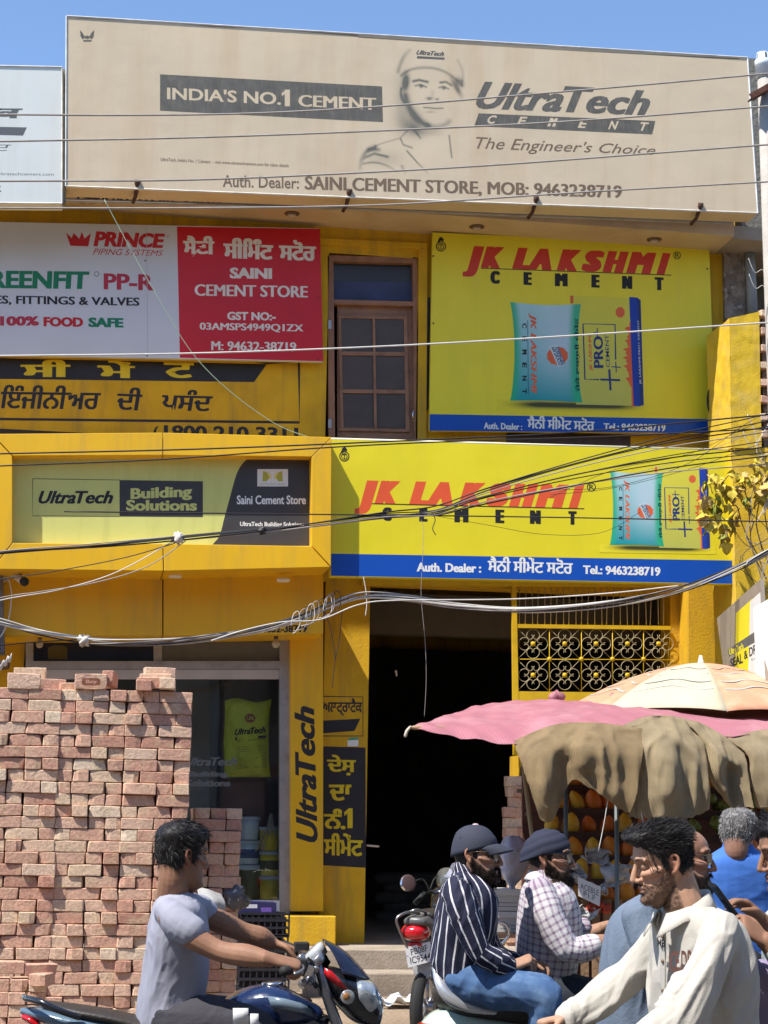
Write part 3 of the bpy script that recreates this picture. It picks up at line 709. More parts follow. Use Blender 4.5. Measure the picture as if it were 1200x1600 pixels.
def emblem(pq, x, y):
    pq.ring('emblem', x, y, 8, 1.6, SGK); pq.ring('emblem', x, y, 5, 1.2, SGK, 16); pq.poly('emblem', [(x-6, y-5), (x-3, y-13), (x+1, y-15), (x+5, y-10), (x+3, y-8), (x-1, y-9), (x-3, y-5)], SGK); pq.text("T", (x-2.5, y+3, x+2.5, y+3, 6), SGK, off=.02)
emblem(jq, 689, 385)
jq.text("Auth. Dealer :", (756, 670, 816, 672, 10), SGW, off=.015, fat=.05); jq.text("ਸੈਨੀ ਸੀਮੇਂਟ ਸਟੋਰ", (824, 669, 929, 673, 20), SGW, off=.01, fat=.06); jq.text("Tel.: 9463238719", (943, 672, 1040, 674, 11), SGW, off=.02, fat=.05)
VC2 = M('printed_bag', attr='Col', rough=.45, var=.03)
VCS = VC2
SGYc = np.array((.82, .69, .028))
def smooth(a, b, x): t = np.clip((x-a)/(b-a), 0, 1); return t*t*(3-2*t)
def bags(pq, X0, Y0, sx, sy, shx=0.0):
    # bag artwork in the upper sign's pixel frame, moved to another place by (X0,Y0,sx,sy)
    def T(x, y): return (X0+(x-800)*sx, Y0+(y-470)*sy+(x-800)*shx)
    def rT(X, Y_): return (X-X0)/sx+800, (Y_-Y0-((X-X0)/sx)*shx)/sy+470
    NV = M('bag_navy', (.02, .035, .16), .5); BB_ = M('bag_blue', (.012, .05, .36), .5); OR = M('bag_orange', (.72, .13, .04), .5); PG = M('bag_green', (.01, .38, .16), .5)
    def sh(X, Y_, u, v):
        s = np.exp(-((v-.38)/.32)**2)*smooth(0, .3, u)*smooth(1, .72, u); s = np.clip(s*1.2, 0, .95)[..., None]; return SGYc*(1-s)+np.array((.02, .03, .02))*s
    pq.cgrid('shadow_print', [T(776, 624), T(1018, 630), T(1018, 646), T(776, 642)], 40, 14, sh, VC2)
    def yb(X, Y_, u, v):
        a = np.array((.70, .62, .05)); b = np.array((.52, .52, .10)); return a*(1-v[..., None])+b*v[..., None]
    pq.cgrid('bag_print', [T(891, 462), T(984, 466), T(990, 634), T(900, 632)], 10, 14, yb, VC2)
    pq.poly('bag_print', [T(891, 462), T(896, 462), T(896, 474), T(891, 474)], OR)
    pq.poly('bag_print', [T(984, 465), T(990, 464), T(994, 635), T(987, 635)], OR)
    pq.poly('bag_print', [T(983, 464), T(996, 465), T(1001, 469), T(1006, 633), T(998, 635), T(990, 634)], BB_)
    pq.poly('bag_print', [T(996, 466), T(1001, 469), T(1005, 633), T(1000, 634)], NV)
    pts = [T(985, 500)]
    for k in range(15): y = 506+k*6.6; d = (2, 10, 4, 6, 9, 5, 12, 8, 12, 7, 11, 6, 3, 8, 2)[k]; pts += [T(985-d, y), T(985-d*.5, y+3.3)]
    pts += [T(987, 606)]; pq.poly('skyline_print', pts, OR)
    pq.disc('seal', *T(969, 488), 7*sx, 8*sy, OR, 16, .1)
    pq.line('bag_frame', [T(936, 593), T(914, 593), T(911, 506), T(961, 507), T(962, 562)], 2.2*sx, NV)
    pq.line('bag_cross', [T(952, 577), T(954, 610)], 3.4*sx, NV); pq.line('bag_cross', [T(938, 593), T(969, 594)], 3.2*sx, NV)
    pq.line('bag_cross', [T(955, 573), T(970, 574)], 1.6*sx, NV); pq.line('bag_cross', [T(962, 565), T(963, 582)], 1.6*sx, NV)
    pq.text("JK LAKSHMI", [T(927, 580), T(925, 521), T(919, 521), T(921, 580)], OR, off=.03, fat=.1, shear=.2)
    pq.text("PRO", [T(943, 575), T(942, 525), T(927, 525), T(928, 575)], NV, off=.015, fat=.05); pq.line('bag_cross', [T(933, 512), T(934, 530)], 1.5*sx, NV); pq.line('bag_cross', [T(927, 520), T(942, 521)], 1.5*sx, NV)
    pq.text("CEMENT", [T(953, 574), T(951, 523), T(945, 523), T(947, 574)], NV, off=.01)
    pq.text("JK LAKSHMI PRO+ CEMENT", [T(1003, 600), T(999, 500), T(996, 500), T(999, 600)], SGW)
    def gb(X, Y_, u, v):
        top = np.array((.42, .66, .66)); mid = np.array((.30, .62, .60)); bot = np.array((.0, .30, .34)); pale = np.array((.50, .62, .70))
        c = top*(1-v[..., None])+bot*v[..., None]; k = (np.exp(-((u-.72)/.35)**2-((v-.35)/.4)**2))[..., None]*.85; c = c*(1-k)+pale*k
        g_ = (smooth(.14, .02, u)+smooth(.83, .93, u))[..., None]*.9; g_ = np.clip(g_, 0, 1)
        return c*(1-g_)+np.array((.02, .42, .20))*g_
    # pillow shaped bag: pinched sides
    n1, n2 = 30, 26; Y = pq.y(); V_ = []; cols = []
    uu, vv = np.meshgrid(np.linspace(0, 1, n1), np.linspace(0, 1, n2)); 
    Lx = 797+7*np.sin(vv*math.pi)**.7; Rx = 908+0*vv+2*vv-6*np.sin(vv*math.pi)**.7; Ty = 472+3*uu+3*np.sin(uu*math.pi); By = 626+3*uu-1.5*np.sin(uu*math.pi)
    XX = Lx*(1-uu)+Rx*uu; YY = Ty*(1-vv)+By*vv
    V_ = [pq.P(*T(a, b), Y) for a, b in zip(XX.ravel(), YY.ravel())]
    o = mk('bag_print', V_, [(i*n1+j, (i+1)*n1+j, (i+1)*n1+j+1, i*n1+j+1) for i in range(n2-1) for j in range(n1-1)], VC2, pq.parent)
    col = gb(XX, YY, uu, vv).reshape(-1, 3); ca = o.data.color_attributes.new('Col', 'FLOAT_COLOR', 'POINT'); ca.data.foreach_set('color', np.hstack([col, np.ones((len(col), 1))]).ravel().astype(np.float32))
    pq.text("JK LAKSHMI", [T(826, 489), T(827, 615), T(839, 615), T(838, 489)], OR, off=.035, shear=.25, fat=.06)
    pq.line('bag_rule', [T(824.5, 500), T(825.5, 616)], .9*sx, NV)
    for i, ch in enumerate("CEMENT"):
        y = 505+i*20.5; pq.text(ch, [T(816, y), T(816, y+8), T(823, y+8), T(823, y)], SGK, off=.03, fat=.04)
    pq.disc('seal', *T(871, 556), 16*sx, 14*sy, OR, 20, .06)
    pq.poly('seal_card', [T(858, 541), T(871, 538), T(883, 570), T(872, 573)], M('seal_pale', (.55, .68, .68), .5))
    pq.text("MAZBOOTI", [T(867, 542), T(879, 570), T(873.5, 571), T(861, 543)][::1], NV, off=.03, fat=.04)
    pq.text("GUARANTEED", [T(872.5, 541), T(883, 569), T(878.5, 570.5), T(867.5, 542.5)], NV, off=.03, fat=.04)
    pq.text("ਜੇਕੇ ਲਕਸ਼ਮੀ ਸੀਮੇਂਟ", [T(907, 612), T(905, 497), T(897, 497), T(899, 612)], M('bag_dkgreen', (.0, .06, .05), .5), off=.02, fat=.05)
bags(jq, 800, 470, 1, 1)
# lower sign (sunlit)
jl, lq = signbox('cement_sign', 'lower sunlit yellow and blue cement sign over the open gateway', 'sign', [(517, 686), (1150, 704), (1158, 913), (517, 900)], -.85, .14, M('sign_yellow_lit', (.76, .64, .018), .42, .04, 1.5, .03, 2, dirt=(.6, .5, .05), damt=.15, dscale=1.5, streak=True))  # sunlit copy of the sign yellow, the light difference put into its colour
lq.poly('blue_band', [(517.3, 865), (1156, 876), (1158, 912.6), (517.3, 899.6)], SGB)
jk_words(lq, 585, 787, 913, 794, 36, M('sign_orange_red', (.74, .10, .03), .45, .05))
lq.line('rule', [(581, 787), (913, 795)], 1.6, SGK)
for i, ch in enumerate("CEMENT"):
    x = (597, 655, 710, 774, 828, 888)[i]; wd = (15, 13, 22, 14, 17, 13)[i]; y = 813.5+i*1.2; lq.text(ch, (x, y, x+wd, y+.4, 21), SGK, off=.030, fat=.25, nf=6)
lq.ring('mark', 924, 761, 7, 1.4, SGK); lq.text("R", (920.6, 765, 928, 765, 8), SGK, off=.01); emblem(lq, 538, 713)
lq.text("Auth. Dealer :", (651, 893, 752, 895, 14), SGW, off=.025, fat=.05); lq.text("ਸੈਨੀ ਸੀਮੇਂਟ ਸਟੋਰ", (762, 893, 895, 897, 24), SGW, off=.01, fat=.06); lq.text("Tel.: 9463238719", (911, 897, 1032, 900, 14), SGW, off=.025, fat=.05)
bags(lq, 955, 735, .75, .745)
m = MB(); a = P(517, 686, -.85); b = P(1150, 704, -.85); m.tube([a+Vector((0, .01, .004)), b+Vector((0, .01, .004))], .012, 6); m.build('top_lip', M('lip_cream', (.7, .66, .5), .5), jl)
# ------------------------------------------------------------------ brick stacks
def brick_mat():
    m = bpy.data.materials.new('fired_brick'); m.use_nodes = True; n = m.node_tree.nodes; L = m.node_tree.links; b = n['Principled BSDF']
    oi = n.new('ShaderNodeObjectInfo'); cr = n.new('ShaderNodeValToRGB'); el = cr.color_ramp.elements
    cols = [(0, (.43, .215, .155)), (.14, (.57, .32, .23)), (.30, (.63, .39, .28)), (.44, (.52, .285, .205)), (.58, (.66, .44, .32)), (.74, (.68, .50, .35)), (.88, (.60, .36, .26)), (1, (.72, .57, .42))]
    el[0].position = 0; el[0].color = (*cols[0][1], 1); el[1].position = 1; el[1].color = (*cols[-1][1], 1)
    for p, c in cols[1:-1]: e = el.new(p); e.color = (*c, 1)
    L.new(oi.outputs['Random'], cr.inputs[0])
    tc = n.new('ShaderNodeTexCoord'); sc = n.new('ShaderNodeVectorMath'); sc.operation = 'MULTIPLY_ADD'; sc.inputs[1].default_value = (1, 1, 1)
    L.new(tc.outputs['Object'], sc.inputs[0]); L.new(oi.outputs['Location'], sc.inputs[2])
    n1 = n.new('ShaderNodeTexNoise'); n1.inputs['Scale'].default_value = 9; n1.inputs['Detail'].default_value = 6; L.new(sc.outputs[0], n1.inputs['Vector'])
    mr = n.new('ShaderNodeMapRange'); mr.inputs['From Min'].default_value = .5; mr.inputs['From Max'].default_value = .75; mr.inputs['To Max'].default_value = .75; L.new(n1.outputs['Fac'], mr.inputs['Value'])
    mx = n.new('ShaderNodeMix'); mx.data_type = 'RGBA'; L.new(mr.outputs[0], mx.inputs['Factor']); L.new(cr.outputs[0], mx.inputs['A']); mx.inputs['B'].default_value = (.62, .48, .30, 1)
    n2 = n.new('ShaderNodeTexNoise'); n2.inputs['Scale'].default_value = 55; n2.inputs['Detail'].default_value = 4; L.new(sc.outputs[0], n2.inputs['Vector'])
    m2 = n.new('ShaderNodeMapRange'); m2.inputs['From Min'].default_value = .3; m2.inputs['From Max'].default_value = .7; m2.inputs['To Min'].default_value = .8; m2.inputs['To Max'].default_value = 1.15; L.new(n2.outputs['Fac'], m2.inputs['Value'])
    vm = n.new('ShaderNodeVectorMath'); vm.operation = 'SCALE'; L.new(mx.outputs['Result'], vm.inputs[0]); L.new(m2.outputs[0], vm.inputs['Scale']); L.new(vm.outputs[0], b.inputs['Base Color'])
    b.inputs['Roughness'].default_value = .92; b.inputs['Specular IOR Level'].default_value = .2
    n3 = n.new('ShaderNodeTexNoise'); n3.inputs['Scale'].default_value = 30; n3.inputs['Detail'].default_value = 7; n3.inputs['Roughness'].default_value = .7; L.new(sc.outputs[0], n3.inputs['Vector'])
    bp = n.new('ShaderNodeBump'); bp.inputs['Distance'].default_value = .012; bp.inputs['Strength'].default_value = .8; L.new(n3.outputs['Fac'], bp.inputs['Height']); L.new(bp.outputs[0], b.inputs['Normal'])
    return m
BRK = brick_mat()
BL_, BW_, BH_ = .229, .112, .0782
def brick_mesh(k, frog=False):
    bm = bmesh.new(); bmesh.ops.create_cube(bm, size=1)
    bmesh.ops.scale(bm, vec=(BL_, BW_, BH_), verts=bm.verts)
    bmesh.ops.bevel(bm, geom=list(bm.edges), offset=.0045, segments=1, affect='EDGES')
    long_ = [e for e in bm.edges if e.calc_length() > .1]
    bmesh.ops.subdivide_edges(bm, edges=long_, cuts=2)
    r = np.random.default_rng(k)
    tw = r.uniform(-1, 1, 3); chips = [(r.choice((-1, 1))*BL_/2, r.choice((-1, 1))*BW_/2, r.choice((-1, 1))*BH_/2, r.uniform(.02, .05)) for _ in range(3)]
    for v in bm.verts:
        p = np.array(v.co)
        d = vnoise(p*11+k*7.3)*.004; v.co *= 1+d/.1*.6
        v.co.z += .0022*tw[0]*math.sin(v.co.x*14); v.co.y += .002*tw[1]*math.sin(v.co.x*13+1)
        v.co += Vector(r.uniform(-1, 1, 3))*.0012
        for cx, cy, cz, cr_ in chips:
            dd = (v.co-Vector((cx, cy, cz))).length
            if dd < cr_: v.co *= 1-.10*(1-dd/cr_)*(.11/max(.05, v.co.length))
    me = bpy.data.meshes.new('brick'); bm.to_mesh(me); bm.free(); me.materials.append(BRK); me.shade_smooth()
    me.polygons.foreach_set('use_smooth', [False]*len(me.polygons)); return me
BM = [brick_mesh(k) for k in range(16)]
def brick(par, x, y, z, rz=0, rx=0, ry=0, name='brick'):
    o = bpy.data.objects.new(name, random.choice(BM)); C.objects.link(o); o.parent = par
    q = Matrix.Rotation(rz+random.choice((0, math.pi)), 4, 'Z') @ Matrix.Rotation(ry, 4, 'Y') @ Matrix.Rotation(rx+random.choice((0, math.pi)), 4, 'X')
    o.matrix_basis = Matrix.Translation((x, y, z)) @ q @ Matrix.Diagonal((random.uniform(.97, 1.015), random.uniform(.97, 1.02), random.uniform(.97, 1.02), 1)); return o
PIT = .0803
def stack(label, x0, Yf, width, ztop, group='stacks of new red bricks', deep=2, lean=.012):
    t = thing('brick_stack', label, 'brick stack', (x0+width/2, Yf+.23, 0), group)
    n = int(round(ztop/PIT)); last = None
    w2 = width/2; ox = 0
    for k in range(n):
        z = BH_/2+.001+k*PIT
        ox += random.uniform(-lean, lean)*.5; ox *= .93
        half = []
        pats = ['SS', 'HHHH', 'HSH', 'HHS', 'SHH'] if width > .4 else ['SH', 'HHH', 'HS']
        wts = [4, .8, 3.0, 1.2, 1.2] if width > .4 else [3, 1, 3]
        pat = random.choices(pats, wts)[0]
        while pat == last: pat = random.choices(pats, wts)[0]
        last = pat; total = sum(.232 if c == 'S' else .116 for c in pat); x = -w2
        for c in pat:
            wd = .232 if c == 'S' else .116
            cx = x+wd/2+ox+random.uniform(-.003, .003); x += wd
            for dd in range(deep):
                yo = dd*.235
                if c == 'S':
                    brick(t, cx, -.23+.056+yo+(random.choice((0, 0, random.uniform(-.022, .012)))+random.uniform(-.006, .006) if dd == 0 else 0), z, R(random.uniform(-1.8, 1.8)))
                    if dd or deep == 1 or True: brick(t, cx, -.23+.056+.118+yo, z, R(random.uniform(-1, 1)))
                else:
                    pr_ = random.uniform(-.034, .016) if random.random() < .6 else random.uniform(-.004, .006)
                    brick(t, cx, -.23+.114+yo+(pr_ if dd == 0 else 0), z, math.pi/2+R(random.uniform(-1.6, 1.6)))
    return t, n*PIT
Yf = D(150, 1300, 12.2).y
def bxp(px): return P(px, 1300, Yf).x
zt = lambda py, px=150: P(px, py, Yf).z
random.seed(21)
st1, h1 = stack('leftmost tall stack of red bricks cut by the left edge of the photo', bxp(-21), Yf, .464, zt(1080))
st2, h2 = stack('middle tall stack of red bricks with an imprinted brick standing on top', bxp(83), Yf+.01, .464, zt(1076))
st3, h3 = stack('right tall stack of red bricks directly behind the grey shirted rider', bxp(187.5), Yf-.005, .464, zt(1070))
st4, h4 = stack('short stack of darker bricks in shade right of the tall stacks', P(297, 1400, Yf+.3).x, Yf+.3, .33, P(330, 1262, Yf+.3).z, lean=.008)
st0, h0 = stack('brick stack standing beyond the left edge of the photo', bxp(-126), Yf+.03, .464, zt(1085), deep=1)
st5, h5 = stack('low pile of bricks in front of the tall stacks at the lower left', P(-45, 1560, Yf-.56).x, Yf-.56, .5, P(40, 1521, Yf-.56).z, deep=1)
def topbrick(st, px, py, Y, rz=0, flat=False, rx=math.pi/2):
    p = P(px, py, Y); loc = p - Vector(st.location); return brick(st, loc.x, loc.y, loc.z, rz, rx if not flat else 0)
topbrick(st1, 38, 1065, Yf+.03); topbrick(st1, 77, 1070, Yf+.18, R(12), True); topbrick(st1, 47, 1053, Yf+.25, 0, True)
tb = topbrick(st2, 142, 1065.5, Yf+.02); topbrick(st2, 172, 1062, Yf+.17, R(80)); topbrick(st2, 118, 1076, Yf+.15, 0.1, True)
topbrick(st3, 239, 1068, Yf+.03, 0.05, True); topbrick(st3, 243, 1062, Yf+.1, -.03, True); topbrick(st3, 262, 1070, Yf+.02, 1.5, True); topbrick(st3, 250, 1052, Yf+.2, .1, True); topbrick(st3, 226, 1072, Yf+.02, 1.5, True)
topbrick(st5, 10, 1511, Yf-.5, .05, True); topbrick(st5, 60, 1515, Yf-.45, .4, True); topbrick(st5, 66, 1530, Yf-.52, 1.3, True)
fr = Print(st2, Yf-.045)
FRM = M('frog_dark', (.22, .08, .05), .95, .2, 30)
pl = [(142+12*math.cos(a)*(1), 1065.5+5.2*math.sin(a)) for a in np.linspace(0, 2*math.pi, 20)[:-1]]
fr.poly('frog', [(128, 1061), (131, 1059.5), (153, 1059.5), (157, 1062), (157, 1069), (154, 1071), (131, 1071), (128, 1069)], FRM); fr.text("Bey", (134, 1069, 152, 1069, 7), M('brick_letter', (.50, .26, .18), .9), off=.02, fat=.05)

# ------------------------------------------------------------------ inside the shop window
def pillow_px(x0, y0, x1, y1, Y, T, wob=2.0, n=16, m=22, seed=1, pinch=.10):
    def out(u, v):
        cx = (x0+x1)/2; hw = (x1-x0)/2
        e = 1-pinch*math.sin(math.pi*v)**2*.6 + .03*math.sin(v*9+seed)
        return cx+(u*2-1)*hw*e + (x1-x0)*.04*math.sin(v*3+seed), y0+(y1-y0)*v + 3*math.sin(u*7+seed)*(1-v)*(1 if v < .2 else .3)
    def bul(u, v): return T*(max(0, math.sin(math.pi*u))**.5)*(max(0, math.sin(math.pi*v))**.35)
    m_ = MB(); gf = []; gb_ = []
    for i in range(m+1):
        v = i/m; rf = []; rb = []
        for j in range(n+1):
            u = j/n; x, y = out(u, v); w_ = vnoise([x*.12, y*.12, seed])*T*.22
            rf.append(P(x, y, Y-bul(u, v)+w_*bul(u, v)/T)); rb.append(P(x, y, Y+bul(u, v)*.6+.002))
        gf.append(rf); gb_.append(rb[::-1])
    m_.grid(gf); m_.grid(gb_); return m_, lambda x, y: bul(min(1, max(0, (x-x0)/(x1-x0))), min(1, max(0, (y-y0)/(y1-y0))))
YOFF = .33
BAGM = M('bag_lime', (.78, .82, .05), .5, .12, 6, .6, 12)
bg_ = thing('cement_bag', 'lime yellow cement bag standing behind the shop window glass', 'cement bag', P(388, 1215, .3))
mm, bf = pillow_px(351, 1094, 424, 1214, .25, .085, seed=3); mm.build('sack', BAGM, bg_)
bpn = Print(bg_, .25, fn=lambda x, y, Y: P(x, y, Y-bf(x, y)-.012))
bpn.text("UltraTech", (367, 1149, 415, 1145, 10), BLK, off=.03, shear=.3, fat=.05); bpn.poly('logo_bar', [(368, 1152), (416, 1149), (415, 1153), (367, 1156)], BLK); bpn.text("The Engineer's Choice", (368, 1160, 414, 1157, 4), BLK)
bpn.disc('seal', 391, 1122, 8, 7, M('seal_red', (.4, .08, .05), .6)); bpn.text("UAI", (386, 1125, 396, 1125, 6), BAGM, off=.02)
for k in range(10): bpn.line('fine_print', [(369+k*.2, 1168+k*3.6), (416, 1165+k*3.6)], .8, M('fine_print', (.30, .20, .02), .6))
cab = thing('shop_cabinet', 'dark brown cabinet under the cement bag inside the shop window', 'cabinet', P(390, 1400, .5))
prism('carcass', [(336, 1216), (418, 1216), (418, 1405), (336, 1405)], .42, .8, M('cabinet_brown', (.10, .045, .04), .5, .2, 5), cab); prism('door', [(340, 1222), (414, 1222), (414, 1290), (340, 1290)], .405, .419, M('cabinet_door', (.13, .06, .05), .45, .2), cab)
def bucket(px, py0, py1, r_px, Y, body, label, lidc, g='paint buckets stacked in the shop window', band=None):
    a = P(px, py1, Y); b = P(px, py0, Y); h = (b-a).length; r = r_px/PXM(Y)
    t = thing('paint_bucket', label, 'bucket', a, g)
    m = MB(); m.lathe(a, (0, 0, 1), [(0, r*.86), (.01, r*.9), (h*.55, r*.96), (h*.85, r)], 24); m.build('tub', body, t)
    m = MB(); m.lathe(a, (0, 0, 1), [(h*.85, r*1.04), (h*.88, r*1.07), (h*.985, r*1.05), (h, r*.95)], 24); m.build('lid', lidc, t)
    if band:
        m = MB(); m.lathe(a, (0, 0, 1), [(h*.25, r*.925), (h*.26, r*.94), (h*.62, r*.985), (h*.63, r*.96)], 24); m.build('paper_band', band, t)
CB = M('tub_clear', (.6, .75, .8), .25, .1, coat=.5); YB = M('tub_yellow', (.8, .68, .08), .4, .1); LB = M('lid_pale', (.6, .7, .75), .35); BB = M('band_blue', (.04, .09, .25), .4); GB = M('tub_olive', (.20, .19, .08), .5, .2)
bucket(388, 1276, 1312, 17, .34, CB, 'clear pale blue bucket, topmost of the left stack in the window', LB); bucket(388, 1313, 1350, 18, .34, CB, 'bucket with a blue label, second in the left stack in the window', LB, band=BB)
bucket(387, 1351, 1405, 19, .34, GB, 'large olive bucket at the bottom of the left stack in the window', LB)
for i, (a, b) in enumerate(((1292, 1329), (1330, 1368), (1369, 1405))):
    bucket(421, a, b, 16, .28, YB, ('top', 'middle', 'bottom')[i]+' yellow bucket with a pale lid, right stack in the shop window', LB, band=M('band_black', (.1, .1, .04), .5) if i == 1 else None)
rp = thing('rope_bundle', 'frayed white rope bundle hanging over the yellow buckets in the shop window', 'rope', P(424, 1290, .1))
m = MB()
for k in range(26):
    a = random.uniform(0, 6.28); c = np.array((424, 1284)); q = [P(c[0]+2*math.cos(a), c[1]+random.uniform(-14, -2), .18)]
    for j in range(1, 6): q.append(P(c[0]+math.cos(a)*(3+j*1.5)-(3*j if k < 9 else 0), c[1]+j*(4 if k > 9 else 9)+random.uniform(-2, 2), .18-.03*math.sin(a)))
    m.tube(crom(q, 3), .004, 4)
m.build('strands', M('rope_white', (.62, .58, .48), .9), rp)
YOFF = 0
# items on the low pile by the window
pw = thing('newspaper', 'crumpled newspaper sheet lying on the shaded bricks beside the window', 'newspaper', P(340, 1410, Yf+.3))
def sheet(px, Y, n=10, amp=.012, seed=1):
    # px: 2x2 or larger net of (x,y,Y)
    g_ = bic([[P(x, y, yy) for x, y, yy in r] for r in px], n, n)
    for i, r in enumerate(g_):
        for j, p in enumerate(r):
            d = fbm(np.array(p)*9, 3, seed)*amp; p.y += d; p.z += fbm(np.array(p)*7+5, 3, seed)*amp*.6
    return g_
NEWS = M('newsprint', (.36, .35, .34), .9, .06, 3, speck=((.12, .12, .12), 160, .8))
m = MB(); m.grid(sheet([[(308, 1386, -4.5), (326, 1389, -4.55), (346, 1397, -4.5)], [(310, 1400, -4.65), (333, 1408, -4.7), (352, 1412, -4.6)], [(312, 1420, -4.7), (330, 1428, -4.72), (350, 1430, -4.65)]], 0)); m.build('paper', NEWS, pw, solid=.002)
pb = thing('plastic_bag', 'crumpled black and white plastic bag beside the newspaper by the window', 'plastic bag', P(368, 1420, -4.4))
m = MB(); g_ = []
for i in range(15):
    r = []
    for j in range(19):
        a = j/18*2*math.pi; v = i/14*math.pi; d = 1+.35*fbm([math.cos(a)*2, math.sin(a)*2, v*2], 3, 5)
        r.append(D(366, 1405, 12.6)+Vector((math.cos(a)*math.sin(v)*.095*d, math.sin(a)*math.sin(v)*.07*d, math.cos(v)*.085*d)))
    g_.append(r)
m.grid(g_); m.build('bag', M('bag_film', (.10, .10, .11), .3, .3, 20, speck=((.6, .6, .6), 25, .8)), pb)
def crate(label, px0, px1, py0, py1, Y, dep, col):
    a = P(px0, py1, Y); b = P(px1, py0, Y); t = thing('plastic_crate', label, 'crate', ((a.x+b.x)/2, Y+dep/2, a.z), 'plastic crates below the shop window')
    w_, h = b.x-a.x, b.z-a.z; m = MB(); T_ = .012
    for z in (0, .33, .66, .97): m.box(((a.x+b.x)/2, Y, a.z+h*z+.006), (w_, T_*1.6, h*.10)); m.box(((a.x+b.x)/2, Y+dep, a.z+h*z), (w_, T_, h*.1)); m.box((a.x, Y+dep/2, a.z+h*z), (T_, dep, h*.1)); m.box((b.x, Y+dep/2, a.z+h*z), (T_, dep, h*.1))
    m.build('rail', col, t); m = MB()
    for k in range(9):
        x = a.x+w_*k/8; m.box((x, Y+.003, a.z+h/2), (.014, T_*1.4, h))
    m.build('lattice', col, t, kind='stuff'); m = MB(); m.box(((a.x+b.x)/2, Y+dep/2, a.z+.01), (w_, dep-.01, .012)); m.box(((a.x+b.x)/2, Y+dep/2, a.z+h*.5), (w_*.9, dep*.8, h*.7)); m.build('contents', M('dark_contents', (.03, .03, .04), .7, .3), t); return t
CK = M('crate_black', (.025, .026, .035), .45)
crate('uppermost dark crate with a purple label under the window frame', 375, 452, 1428, 1462, -1.3, .3, CK)
crate('middle dark crate standing below the window frame', 372, 450, 1463, 1500, -1.3, .3, CK); crate('lowest dark crate standing below the window frame', 370, 452, 1501, 1546, -1.3, .3, CK)
sk = thing('storage_box', 'dark blue box with purple and white labels on the crates below the window', 'box', P(410, 1440, -1.3)); prism('box_body', [(366, 1408), (432, 1411), (432, 1427.5), (366, 1427.5)], -1.28, -1.0, M('box_navy', (.03, .03, .10), .4), sk)
q = Print(sk, -1.28); q.rect('label', 384, 1413, 402, 1419, M('label_white', (.6, .6, .65), .5)); q.rect('label', 408, 1418, 424, 1425, M('label_purple', (.18, .10, .40), .5))

# ------------------------------------------------------------------ small fittings
cc = thing('security_camera', 'white bullet security camera under the left end of the shop fascia', 'security camera', P(12, 895, -.32))
WP = M('white_plastic', (.62, .60, .56), .45, .06, 8, dirt=(.4, .35, .28), damt=.4, dscale=20)
prism('junction_box', quadpx(3, 890, 13, 908), -.5, -.42, WP, cc, bevel=.006)
m = MB(); m.tube([P(12, 898, -.5), P(18, 899, -.54), P(24, 900, -.58)], .016, 8); m.build('mount', WP, cc)
m = MB(); a, b = P(23, 898, -.58), P(37, 908, -.80); ax = b-a; m.lathe(a, ax, [(0, .03), (.01, .036), (ax.length*.8, .038), (ax.length, .040)], 16); m.build('housing', WP, cc)
m = MB(); m.lathe(b+ax.normalized()*.0, ax, [(0, .041), (.03, .042), (.032, .03)], 16); m.build('lens_hood', M('lens_black', (.02, .02, .02), .2), cc)
for x, y, r, lab in ((431, 1004, .038, 'round beige bulb above the right end of the shop window'), (62, 1004, .034, 'small grey globe bulb above the left end of the shop window')):
    t = thing('light_bulb', lab, 'bulb', P(x, y, -.25)); a = P(x, y, -.26); m = MB(); m.lathe(a+Vector((0, 0, .035)), (0, 0, -1), [(0, .018), (.02, .022), (.035, r*.95), (.055, r), (.08, r*.7), (.088, .004)], 16); m.build('globe', M('bulb_beige', (.45, .36, .24), .4, .1), t)
    m = MB(); m.lathe(a+Vector((0, 0, .085)), (0, 0, -1), [(0, .02), (.05, .02)], 10); m.build('holder', M('holder_dark', (.05, .04, .035), .5), t)
# ledges at the far left edge
lt = thing('tin_ledge', 'corner of a corrugated white awning at the left edge above the bricks', 'awning', P(0, 1040, -.8)); m = MB()
g_ = [[P(x, 1022+abs(x-18)*.9+3*math.sin(x*.9)+k*9, -.9+k*.02) for x in range(-40, 20, 2)] for k in (0, 1)]; m.grid(g_); m.build('sheet', WP, lt, solid=.006)
prism('beam', [(-60, 1040), (14, 1030), (12, 1040), (-60, 1052)], -.86, -.5, M('rust_beam', (.10, .05, .04), .7), lt)
prism('side_box', [(-40, 893), (4, 890), (6, 1020), (-40, 1020)], -.6, -.3, M('meter_grey', (.16, .15, .15), .6, .3, 15), lt)

# ------------------------------------------------------------------ overhead wires
WM = {'k': M('wire_black', (.020, .019, .022), .5, .1), 'g': M('wire_grey', (.33, .30, .27), .6, .15, 10), 'w': M('wire_white', (.62, .60, .55), .55, .1, 10), 't': M('wire_green', (.30, .42, .30), .6, .1)}
def wire(pts, r, c, label, Y=-3.2, group='overhead wires', parent=None, k=8):
    p = [P(q[0], q[1], q[2] if len(q) > 2 else Y) for q in pts]; m = MB(); m.tube(crom(p, k), r, 6)
    o = m.build('overhead_wire' if parent is None else 'strand', WM[c], parent)
    if parent is None: setp(o, label, 'wire', group)
    return o
def ext(p):   # carry the ends on beyond the frame
    (x0, y0), (x1, y1) = p[0], p[1]; (a0, b0), (a1, b1) = p[-2], p[-1]
    s0 = (y1-y0)/(x1-x0); s1 = (b1-b0)/(a1-a0); return [(x0-420, y0-420*s0)]+p+[(a1+420, b1+420*s1)]
wire(ext([(0, 179), (200, 180), (400, 177), (600, 166), (800, 150), (1000, 133), (1200, 115)]), .0085, 'g', 'highest grey wire crossing the beige billboard')
